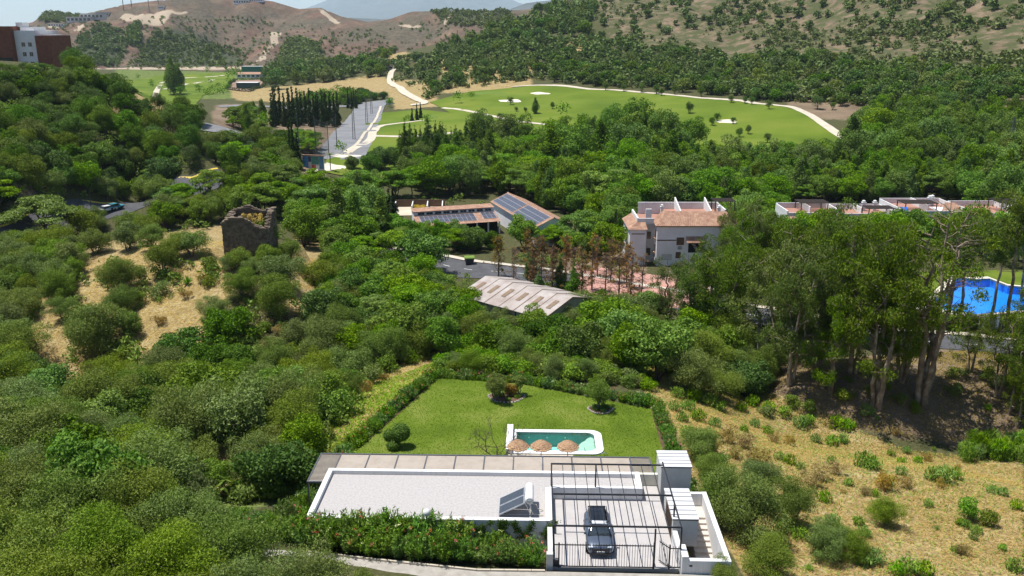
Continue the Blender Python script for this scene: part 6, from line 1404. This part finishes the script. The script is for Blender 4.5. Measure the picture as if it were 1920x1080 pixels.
for a in [('tipu',1550,478,6.5,4.6),('tipu',1700,480,6.5,4.6),('olive_near',436,506,2.6,2.0),('olive_near',472,514,2.6,2.0),('olive',505,500,3.6,2.4),('olive',545,486,3.6,2.4),('olive',1180,612,5.4,3.4),('broad',1232,604,5,2.6),('olive',1150,606,4.6,3),('broad',1205,590,4,2.2)] + [('broad', 1482 + i * 30, 478 - (i % 3) * 3, 8.2 + (i % 4) * .45, 3.7) for i in range(15)] + [('pine', 4 + i * 13, 134 + (i % 3) * 3, 2.6, 1.8) for i in range(8)] + [('casuarina', 752 + i * 9.5, 318 + (i * 7) % 13, 15 + (i * 5) % 6, 2.9) for i in range(15)]: putpx(a[0], a[1], a[2], a[3], a[4], area='houses')
# dead conifers in front of the white house
for px, py, h in [(935,520,8.5),(965,560,9.5),(1000,540,9),(1035,560,10),(1060,530,9.5),(1090,575,10.5),(1110,545,10),(1135,580,10),(1160,560,10.5),(1180,600,11),(1200,575,9.5),(1015,520,8.5),(1075,555,9.5),(1145,530,9),(990,505,8),(1120,520,8.5),(1175,540,8.5)]:
    putpx('dead', px, py, h, 1.7 * h / 9, tight=.3, area='deadrow')
for px, py, h in [(995,530,8),(1050,560,8),(1075,580,9),(1010,575,7)]: putpx('casuarina', px, py, h, 1.6, tight=.3, area='deadrow')
# cypresses, palms
for i, px in enumerate([512,519,527,535,543,551,560,566,574,583,590,598,606,613,620,628,634,516,545,595,610]):
    putpx('cypress', px, 238 - (i % 3) * 3, 15 + PR.random() * 5, 1.9, tight=.3, area='cyprow')
for px, py, h in [(653,203,14),(660,204,11),(668,204,12),(664,200,13),(773,228,7),(782,226,9),(789,222,9),(858,95,20),(546,312,13),(552,316,15),(560,318,11),(730,395+8,7),(738,398+8,8),(8,378,5),(24,376,5)]: putpx('cypress', px, py, h, 1.2, tight=.3, area='cyp')
putpx('palm', 1152, 462, 8.5); putpx('palm', 620, 320, 5.0, 1.4)
# golf course trees, each by itself
for key, px, py, h in [('broad',1297,278,12.5),('broad',1092,250,9.5),('broad',1056,222,9),('poplar',1004,214,9),('olive',1335,236,4.4),('olive',1345,228,4.4),('olive',1375,233,3.6),('olive',1386,258,4.5),('olive',1403,252,4.2),('olive',1438,268,4.4),('olive',1442,205,5),
                       ('olive',985,211,3),('olive',968,210,3),('olive',1036,205,4),('olive',957,197,5),('broad',884,188,5.5),('broad',858,194,8),('olive',1371,193,4.5),('olive',1396,195,4),('olive',1410,197,4.5),('olive',1292,213,6),('olive',1532,205,7),('olive',1561,206,4),
                       ('olive',1230,177,6),('olive',1170,172,5),('olive',1203,174,6),('olive',1265,178,6),('olive',1135,170,5),('olive',1240,180,4.5),('olive',1315,182,6),('broad',800,240,7),('broad',765,228,4),('broad',760,232,4),('broad',640,290,6),('carob',715,318,8),('carob',695,322,7),('carob',745,316,8),('carob',660,318,5)]:
    putpx('pine' if key == 'olive' else key, px, py, h, h * .42 if key == 'olive' else None, tight=.3, area='golf')
for px, py, h in [(285,168,7),(300,172,6),(326,178,30),(338,176,24),(370,168,6),(395,162,7),(410,168,7),(375,178,8),(400,176,8),(425,172,8),(430,160,8),(340,182,10),(415,184,9),(390,186,9),(285,160,6),(432,150,14),(445,148,14),(390,140,9),(260,150,6)]:
    putpx('poplar' if h > 20 else 'broad', px, py, h, h * (.22 if h > 20 else .5), tight=.3, area='fargolf')

for px, py, h, r in [(1150,288,19,8.5),(1195,284,21,8.5),(1240,292,18,8),(1100,295,16,7),(1275,304,12,6),(900,292,18,7),(950,296,17,7),(985,300,16,6),(1040,300,16,7),(1330,316,9.5,6),(1400,320,9,6),(1460,320,10,6),(1530,318,10,6.5),(1600,312,13,7),(1645,290,19,9),(1690,300,18,8),(1740,310,18,8)]: putpx('big', px, py, h, r, area='belt')
# woods, area by area
fill([(0,1010),(0,715),(130,745),(270,720),(330,710),(640,650),(735,690),(640,790),(560,905),(540,960),(430,935),(300,985)], [('olive_near',5,4.8),('carob',1.6,4.6),('silver',.8,5.0),('bright',1.5,2.4),('broad',1,5.5),('shrub',2,2.2)], 3200, .54, 'ravine', size=(.5,1.4))
fill([(0,735),(0,470),(170,455),(260,445),(420,415),(640,470),(660,650),(330,705),(140,740)], [('olive',5,4.4),('carob',1,4),('shrub',2.5,1.8)], 150, .74, 'knoll')
fill([(0,735),(0,540),(60,540),(70,600),(40,735)], [('olive',5,4.6),('carob',1,4)], 200, .55, 'knoll')
fill([(0,540),(0,462),(120,462),(170,500),(100,560)], [('olive',6,4.4),('shrub',1,2)], 400, .52, 'knoll')
fill([(620,470),(740,520),(880,560),(880,640),(740,690),(640,650),(600,600)], [('broad',4,6.5),('carob',3,5),('olive',3,5),('tipu',2,7)], 1500, .5, 'dell')
fill([(735,690),(860,640),(880,600),(1080,605),(1190,610),(1330,650),(1350,705),(1260,730),(1200,705),(1050,690),(900,675),(840,672)], [('olive_near',4,5.0),('broad',2.6,6.6),('carob',2,5),('bright',1.2,2.4)], 2200, .56, 'dell', size=(.7, 1.3))
fill([(1230,690),(1390,640),(1450,700),(1400,755),(1300,745)], [('olive_near',4,5),('carob',2,4.5),('silver',.6,4)], 800, .48, 'dell')
fill([(1100,600),(1340,590),(1400,650),(1250,660)], [('olive_near',3,5),('broad',2,6)], 500, .48, 'dell')
fill([(0,440),(0,395),(130,385),(290,355),(420,315),(560,310),(560,400),(460,410),(330,430),(130,445)], [('tipu',4,6),('broad',2,6.5),('olive',3,5)], 1500, .5, 'leftroad')
fill([(0,385),(0,128),(95,122),(200,168),(290,205),(400,240),(560,285),(565,330),(420,320),(290,355)], [('pine',4,7.5),('carob',2,5.5),('olive',2,5.5),('broad',1.3,7)], 2400, .56, 'lefthill', size=(.7, 1.3))
fill([(100,124),(130,132),(170,150),(120,160),(0,140)], [('pine',3,9),('broad',1,8)], 200, .5, 'lefthill')
fill([(430,240),(470,215),(510,240),(560,250),(640,300),(560,300),(480,290)], [('tipu',4,6.5),('broad',2,7),('poplar',1,10)], 500, .5, 'lefthill')
fill([(555,420),(570,330),(740,322),(960,335),(1160,345),(1170,450),(1060,405),(930,365),(760,372),(740,402),(745,475),(640,470)], [('tipu',4,8.5),('broad',4,9),('big',2,11),('poplar',1.5,11)], 2600, .52, 'valley')
fill([(745,410),(930,430),(1050,430),(1160,450),(1180,500),(1000,470),(850,475),(745,475)], [('broad',4,6.5),('tipu',3,6.5),('carob',1,4)], 1300, .5, 'valley')
fill([(560,420),(740,470),(860,520),(780,545),(640,520),(560,480)], [('tipu',4,7),('broad',3,7.5)], 900, .5, 'valley')
fill([(750,318),(790,290),(890,285),(905,300),(880,322),(760,330)], [('casuarina',4,17)], 160, .38, 'belt')
fill([(745,325),(760,300),(880,292),(1010,300),(1300,318),(1620,325),(1600,345),(1160,345)], [('big',6,15),('poplar',3,15),('broad',2,9)], 1500, .46, 'belt', size=(.7, 1.35))

fill([(1160,345),(1600,345),(1920,345),(1920,440),(1800,380),(1480,385),(1340,400),(1170,400)], [('big',4,11),('poplar',2,11),('broad',4,8),('tipu',2,7)], 1700, .46, 'belt')
fill([(1600,262),(1640,228),(1700,222),(1920,235),(1920,345),(1600,345)], [('big',5,12.5),('poplar',2,12),('broad',3,9)], 1000, .46, 'belt')
fill([(1340,410),(1480,420),(1480,470),(1350,470)], [('broad',4,7)], 250, .5, 'houses')
fill([(1480,425),(1920,425),(1920,470),(1480,470)], [('broad',4,5)], 60, .5, 'houses')
fill([(0,175),(0,150),(100,146),(135,158),(140,175)], [('pine',3,5),('broad',1,4.6)], 260, .5, 'lefthill')
fill([(825,702),(840,668),(1050,688),(1200,698),(1235,738),(1180,728),(960,702)], [('bright',3,1.7),('shrub',2,1.5),('olive_near',1,2.6)], 700, .45, 'dell', keepm=0)
# just outside the picture, so that the place goes on
fill([(-170,1000),(-170,470),(0,470),(0,1000)], [('olive',5,5),('carob',2,4.6)], 500, .55, 'out'); fill([(-170,440),(-170,150),(0,150),(0,440)], [('pine',4,7.5),('broad',2,7),('olive',2,5.5)], 300, .55, 'out')
fill([(1925,830),(1925,640),(2150,650),(2150,830)], [('euc',4,13)], 60, .5, 'out'); fill([(1925,520),(1925,235),(2150,235),(2150,520)], [('big',4,12),('broad',4,9)], 500, .5, 'out'); fill([(1925,1080),(1925,860),(2150,870),(2150,1080)], [('shrub',3,1.4),('weed',4,.9)], 60, .6, 'out')
fill([(1925,225),(1925,60),(2150,60),(2150,225)], [('hilltree',1,6.5)], 260, .6, 'out', 450, 1150)
# foot of the right hill and the ridge
hill = [('hilltree',1,6.5)]
fill([(800,190),(840,165),(1000,152),(1250,170),(1480,192),(1700,212),(1920,225),(1920,150),(1600,120),(1480,105),(1330,110),(1200,90),(1080,70),(1000,60),(880,95),(740,112),(690,120),(730,140),(800,160)], hill, 2600, .5, 'hillfoot', 450, 1150, (.6, 1.35))
fill([(1000,60),(1080,20),(1110,10),(1110,70)], hill, 120, .5, 'hillfoot', 450, 1150, (1, 1.9))
fill([(790,112),(880,75),(960,45),(1060,12),(1100,20),(1100,60),(1000,90),(860,118)], [('hilltree',1,8.5)], 500, .42, 'hillfoot', 450, 1155, (.7, 1.5))
fill([(495,140),(620,100),(740,100),(720,145),(640,150),(560,160),(510,170)], [('hilltree',1,9)], 260, .45, 'farwood', 500, 1150, (.8, 1.5))
fill([(560,190),(640,175),(720,185),(735,205),(690,196),(640,205),(560,200)], [('broad',3,7),('carob',2,6)], 200, .5, 'farwood', 400, 1150)
fill([(1100,80),(1340,60),(1920,60),(1920,-60),(1150,-60)], [('hilltree',1,6)], 260, 1.3, 'hillside', 450, 1150, (.7, 1.4))

# ---- scrub on the hillside: nobody could count it
def scatter_mass(name, label, cat, key, P_px, tries, h, size, dmin, dmax, thin=None):
    xs = [p[0] for p in P_px]; ys = [p[1] for p in P_px]; px = RG.uniform(min(xs), max(xs), tries); py = RG.uniform(min(ys), max(ys), tries)
    k = inpoly(px, py, P_px); X, Y, Z = ground(px[k], py[k]); D = np.hypot(X, Y); k = (D > dmin) & (D < dmax)
    if thin: k &= fbm(X / thin, Y / thin, 3) > (RG.uniform(-.3, .3, len(X)) if thin == 45 else RG.uniform(-.5, .35, len(X)))
    X, Y, Z = X[k], Y[k], Z[k]; K = KIND[key]; VV = []; n = 0; mats = [m for m in K['v'][0][0].materials]
    src = []
    for v in K['v']:
        me = v[0]; co = np.zeros(len(me.vertices) * 3, np.float32); me.vertices.foreach_get('co', co); co = co.reshape(-1, 3)
        nq = (len(me.vertices) // 4) * 4
        src.append(co[:nq].reshape(-1, 4, 3)[:, :, :])
    nleaf = [int(sum(1 for p in v[0].polygons if p.material_index == 0)) for v in K['v']]
    for x, y, z in zip(X, Y, Z):
        if not allowed(x, y, 1): continue
        i = PR.randrange(len(src)); a = PR.random() * 6.283; s = h / K['h'] * PR.uniform(*size); c_, s_ = math.cos(a) * s, math.sin(a) * s
        L = src[i][:nleaf[i]]; st = max(1, len(L) // (32 if key == 'scrub' else 56)); L = L[::st]; g = L.mean(1, keepdims=True); L = g + (L - g) * (2.9 if key == 'scrub' else 2.6)
        VV.append(np.stack([L[..., 0] * c_ - L[..., 1] * s_ + x, L[..., 0] * s_ + L[..., 1] * c_ + y, L[..., 2] * s + z], -1))
    V = np.concatenate(VV); n = len(V)
    return tag(link(name, mesh_np(name, V.reshape(-1, 3), [np.arange(4 * n).reshape(n, 4)], mats[0])), label, cat, None, 'stuff')
scatter_mass('hillside_scrub', 'low dark scrub dotted over the brown hillside behind the golf course', 'scrub', 'scrub',
             [(800,180),(1000,150),(1480,190),(1920,220),(2100,220),(2100,-140),(1920,-120),(1060,-60),(1000,50),(740,110),(700,130)], 14500, 2.0, (.3, 1.9), 480, 1150, 45)
for k_, P_ in enumerate(HS):
    scatter_mass('far_hill_scrub', ['dark scrub filling the left gully of the far hills','dark scrub filling the broad middle gully of the far hills','dark scrub right of the far dirt track','scrub on the far left crest','small dark thicket between the far gullies','scrub on the far saddle'][k_], 'scrub', 'scrub', P_, 900, 3.4, (.4, 1.6), 1170, 2300, 90)
scatter_mass('sparse_hill_scrub', 'sparse dark bushes speckling the far brown hills', 'scrub', 'scrub',
             [(60,135),(60,50),(160,40),(300,30),(480,30),(640,60),(800,40),(1000,20),(1000,80),(740,110),(600,125),(480,130)], 3200, 2.2, (.35, 1.5), 1170, 2300, 60)
scatter_mass('undergrowth', 'low green undergrowth between the trees of the slopes', 'undergrowth', 'shrub',
             [(0,1000),(0,120),(100,120),(300,200),(560,290),(760,330),(1160,400),(1700,640),(1350,720),(860,640),(640,800),(560,930)], 3900, 1.5, (.5, 1.4), 60, 420, 14)

# ------------------------------------------------------------------ plants: objects, labels
LM = [('the ruined stone tower',475,440),('the knoll below the tower',500,560),('the dry slope under the tower',300,540),('the bare track on the far left slope',90,660),('the ravine foot at the left edge',60,780),
      ('the silver tree in the ravine',440,770),('the dry grass gap above the hedge',425,870),('the pergola end of the villa',590,860),('the lower left corner',60,1000),('the lane below the villa',560,1060),('the flowering hedge by the lane',330,950),
      ('the garden lawn hedge',740,740),('the top of the garden lawn',900,690),('the lawn corner by the dirt path',1200,690),('the corrugated shed',990,570),('the hollow below the shed',780,610),('the waste container',880,490),
      ('the stable wing with solar panels',850,410),('the stable barn',980,390),('the stable pens',780,375),('the dead conifers',1090,510),('the white house',1250,430),('the red forecourt',1250,560),('the communal pool',1830,540),
      ('the townhouse terraces',1560,400),('the end townhouse',1850,390),('the grove over the road',1500,560),('the grove floor litter',1600,720),('the right edge of the grove',1900,720),('the creek bank',1450,720),
      ('the dry field',1500,900),('the bare dirt patch',1750,1000),('the reeds',1860,840),('the stair wall of the villa',1390,980),('the white capped block',1300,830),
      ('the left road with parked cars',220,380),('the road bend at the left edge',40,430),('the brick apartment block',60,120),('the crest of the left hill',180,160),('the shoulder of the left hill',300,220),('the middle of the left hill',150,260),('the foot of the left hill',350,310),
      ('the left edge of the hill',20,260),('the painted wall',580,305),('the cypress row',570,220),('the driving range net',600,270),('the car park road',680,230),('the far golf course',340,160),('the far sheds',470,155),('the tawny field',620,170),
      ('the dirt road',760,165),('the lower fairway',760,260),('the upper fairway bunkers',980,180),('the fairway middle',1200,220),('the right fairway',1440,240),('the fairway path bend',1560,230),('the belt below the fairway',900,290),('the belt centre',1150,300),
      ('the belt below the right fairway',1420,320),('the trees right of the fairway',1700,280),('the right edge below the hill',1880,290),('the wooded ridge',880,100),('the hill foot',1100,130),('the hill above the fairway',1330,110),('the right hill',1560,100),
      ('the upper right hill',1780,60),('the right hill foot',1750,180),('the hilltop',1250,30),('the valley canopy',650,400),('the trees beside the barn',1100,390),('the valley behind the stables',900,340)]
LOOK = {'olive_near':'grey-green olive tree','olive':'small grey-green olive tree','silver':'drooping silver-leaved tree','carob':'dark carob tree','broad':'bright leafy tree','tipu':'flat-topped spreading tree','big':'large full-crowned green tree','pine':'dark rounded pine tree',
        'poplar':'tall soft green poplar','casuarina':'slim dark feathery conifer','cypress':'narrow dark cypress','euc':'tall eucalyptus with pale trunk','euc_bare':'towering eucalyptus with bare brown branches','dead':'dry brown conifer','shrub':'low grey-green shrub',
        'bright':'fresh green shrub','hilltree':'dark round hillside tree','weed':'green weed clump','drybush':'dry brown bush','reed':'tall pale green reeds','palm':'feathery palm','agave':'spiky agave rosette','oleander':'flowering oleander bush'}
CAT = {'shrub':'shrub','bright':'shrub','weed':'weed','drybush':'bush','reed':'reeds','agave':'plant','oleander':'bush'}
ORD = ['first','second','third','fourth','fifth','sixth','seventh','eighth','ninth','tenth','eleventh','twelfth','thirteenth','fourteenth','fifteenth','sixteenth','seventeenth','eighteenth','nineteenth','twentieth']
TENS = {20:('twentieth','twenty'),30:('thirtieth','thirty'),40:('fortieth','forty'),50:('fiftieth','fifty'),60:('sixtieth','sixty'),70:('seventieth','seventy'),80:('eightieth','eighty'),90:('ninetieth','ninety')}
def ordw(i):
    i += 1
    if i <= 20: return ORD[i-1]
    if i > 99: return 'hundred and ' + ordw(i - 101)
    t = i // 10 * 10; return TENS[t][0] if i == t else TENS[t][1] + '-' + ORD[i - t - 1]
groups = {}
for d in PLANTS:
    px, py = proj(d['X'], d['Y'], d['Z'] + d['h'] * .5); d['px'] = px; d['py'] = py
    if not (-60 < px < 1980 and -60 < py < 1160): d['skip'] = d.get('area') != 'lane'; d['out'] = d['skip']
    if 'landmark' not in d:
        d['landmark'] = min(LM, key=lambda m: (m[1] - px) ** 2 + ((m[2] - py) * 1.4) ** 2)[0]
    groups.setdefault((d['key'] if d['key'] != 'olive_near' else 'olive', d['landmark']), []).append(d)
cnt = {}
for d in PLANTS:
    if not d.get('skip'): cnt.setdefault(KIND[d['key']]['name'], []).append(d)
MASSED = {}
for d in PLANTS:
    if d.get('out'): MASSED.setdefault(KIND[d['key']]['name'], []).append(d)
for nm, L in cnt.items():                     # past 300 of a kind: the 300 largest stay single, the rest become one mass
    L.sort(key=lambda d: -d['h'] * d['r'] / (d['X'] ** 2 + d['Y'] ** 2))
    for d in L[300:]: d['skip'] = True; MASSED.setdefault(nm, []).append(d)
for (key, lm), L in groups.items():
    L = [d for d in L if not d.get('skip')]; L.sort(key=lambda d: d['px']); look = LOOK['olive_near'] if key == 'olive' else LOOK[key]
    for i, d in enumerate(L):
        if len(L) == 1: d['label'] = f'only {look} beside {lm}'
        else: d['label'] = f'{look} near {lm}, {ordw(i)} from the left' if len(L) > 2 else f'{look} near {lm}, ' + ('left one of two' if i == 0 else 'right one of two')
for d in PLANTS:
    if d.get('skip'): continue
    K = KIND[d['key']]; v = K['v'][d['var']]; sx = d['r'] / K['r']; sz = d['h'] / K['h']
    if K['whole']: o = link(K['name'], v[0], None, (d['X'], d['Y'], d['Z']), d['rot'])
    else:
        o = empty(K['name'], (d['X'], d['Y'], d['Z']), d['rot'])
        if d['key'] == 'oleander': link('foliage', v[0], o); link('stems', v[1], o); tag(link('flowers', v[2], o), kind='stuff')
        else: link('crown', v[0], o); link('trunk', v[1], o)
    o.scale = (sx, sx, sz)
    tag(o, d['label'], CAT.get(d['key'], 'tree'), f"{LOOK[d['key']]}s near {d['landmark']}"[:80])
for nm, L in MASSED.items():
    VV = []
    for d in L:
        me = KIND[d['key']]['v'][d['var']][0]; co = np.zeros(len(me.vertices) * 3, np.float32); me.vertices.foreach_get('co', co)
        nl = sum(1 for p in me.polygons if p.material_index == 0) * 4; Lf = co.reshape(-1, 3)[:nl].reshape(-1, 4, 3); st = max(1, len(Lf) // 110); Lf = Lf[::st]; g = Lf.mean(1, keepdims=True); Lf = g + (Lf - g) * min(3.0, st ** .5)
        K = KIND[d['key']]; a = d['rot']; sx = d['r'] / K['r']; sz = d['h'] / K['h']
        VV.append(np.stack([(Lf[..., 0] * math.cos(a) - Lf[..., 1] * math.sin(a)) * sx + d['X'], (Lf[..., 0] * math.sin(a) + Lf[..., 1] * math.cos(a)) * sx + d['Y'], Lf[..., 2] * sz + d['Z']], -1))
    V = np.concatenate(VV); n = len(V)
    tag(link(nm + '_mass', mesh_np(nm + '_mass', V.reshape(-1, 3), [np.arange(4 * n).reshape(n, 4)], KIND[L[0]['key']]['v'][0][0].materials[0])), 'mass of small or half hidden ' + nm.replace('_', ' ') + 's behind and beside the others', 'trees', None, 'stuff')
0 and print('PLANTS', {k: min(300, len(v)) for k, v in cnt.items()}, 'massed', {k: len(v) for k, v in MASSED.items()})

# ------------------------------------------------------------------ dry grass of the fields, close enough to show blades
def grass(name, label, P_px, n, mat, h, w, seed, thin=4.0, dmax=135):
    q = np.random.RandomState(seed); xs = [p[0] for p in P_px]; ys = [p[1] for p in P_px]
    X0, Y0, _ = ground([p[0] for p in P_px], [p[1] for p in P_px]); X = q.uniform(X0.min(), X0.max(), n); Y = q.uniform(Y0.min(), Y0.max(), n); Z = zat(X, Y)
    px, py = proj(X, Y, Z); k = inpoly(px, py, P_px) & (fbm(X / thin, Y / thin, 3) > q.uniform(-.75, .25, n)) & (np.hypot(X, Y) < dmax)
    for P_, mg in KEEP[:3]: k &= ~inpoly(X, Y, P_)
    p = np.c_[X, Y, Z][k]; m = len(p); t = TM(seed); L = h * (.5 + q.rand(m))
    ax = np.c_[q.randn(m) * .8, q.randn(m) * .8, np.full(m, .55)]; t.leaves(p + [0, 0, h * .22], q.randn(m, 3) * [.7, .7, .4] + [0, 0, .9], ax, L, w)
    return tag(link(name, t.crown_mesh(name, mat)), label, 'grass', None, 'stuff')
FIELD = [(1190,690),(1300,680),(1500,760),(1700,845),(1920,865),(1920,1080),(1400,1080),(1290,900),(1220,760)]
grass('dry_grass', 'golden dry grass of the field right of the villa', FIELD, 140000, L_straw, .38, .045, 21)
grass('field_weeds', 'thin green weeds mixed into the dry field', FIELD, 36000, L_weed, .38, .08, 22, 9.0)
grass('leaf_litter', 'brown leaf litter and dry tufts under the eucalyptus trees', [(1370,690),(1920,650),(1920,850),(1560,800),(1380,760)], 60000, L_tawny, .3, .07, 26, 3.0, 150)
KN = [(40,740),(40,560),(140,460),(440,420),(640,440),(640,620),(470,700),(270,730)]
grass('knoll_grass', 'dry yellow grass on the slope below the ruined tower', KN, 110000, L_straw, .4, .06, 23, 5.0, 170)
grass('hedge_grass', 'pale dry grass outside the left hedge of the lawn', [(395,930),(395,830),(560,800),(640,730),(760,680),(880,640),(880,690),(800,705),(660,850),(560,900)], 60000, L_straw, .45, .05, 24)
grass('hedge_weeds', 'green weeds outside the left hedge of the lawn', [(540,900),(600,790),(700,720),(860,665),(1220,690),(1240,720),(830,690),(660,860)], 60000, L_weed, .6, .12, 25, 5.0)
# ------------------------------------------------------------------ the air
hm = bpy.data.materials.new('haze_air'); hm.use_nodes = True; hn = hm.node_tree; hn.nodes.clear()
ho = hn.nodes.new('ShaderNodeOutputMaterial'); hv = hn.nodes.new('ShaderNodeVolumePrincipled'); hn.links.new(hv.outputs[0], ho.inputs['Volume'])
hv.inputs['Color'].default_value = (0.70, 0.86, 1.0, 1); hv.inputs['Density'].default_value = 0.00004; hv.inputs['Anisotropy'].default_value = 0.2
hz = MB().box(-26000, 26000, -300, 36000, -30, 2600).build('haze', hm); tag(hz, 'thin pale haze over the whole valley', 'haze', None, 'stuff')
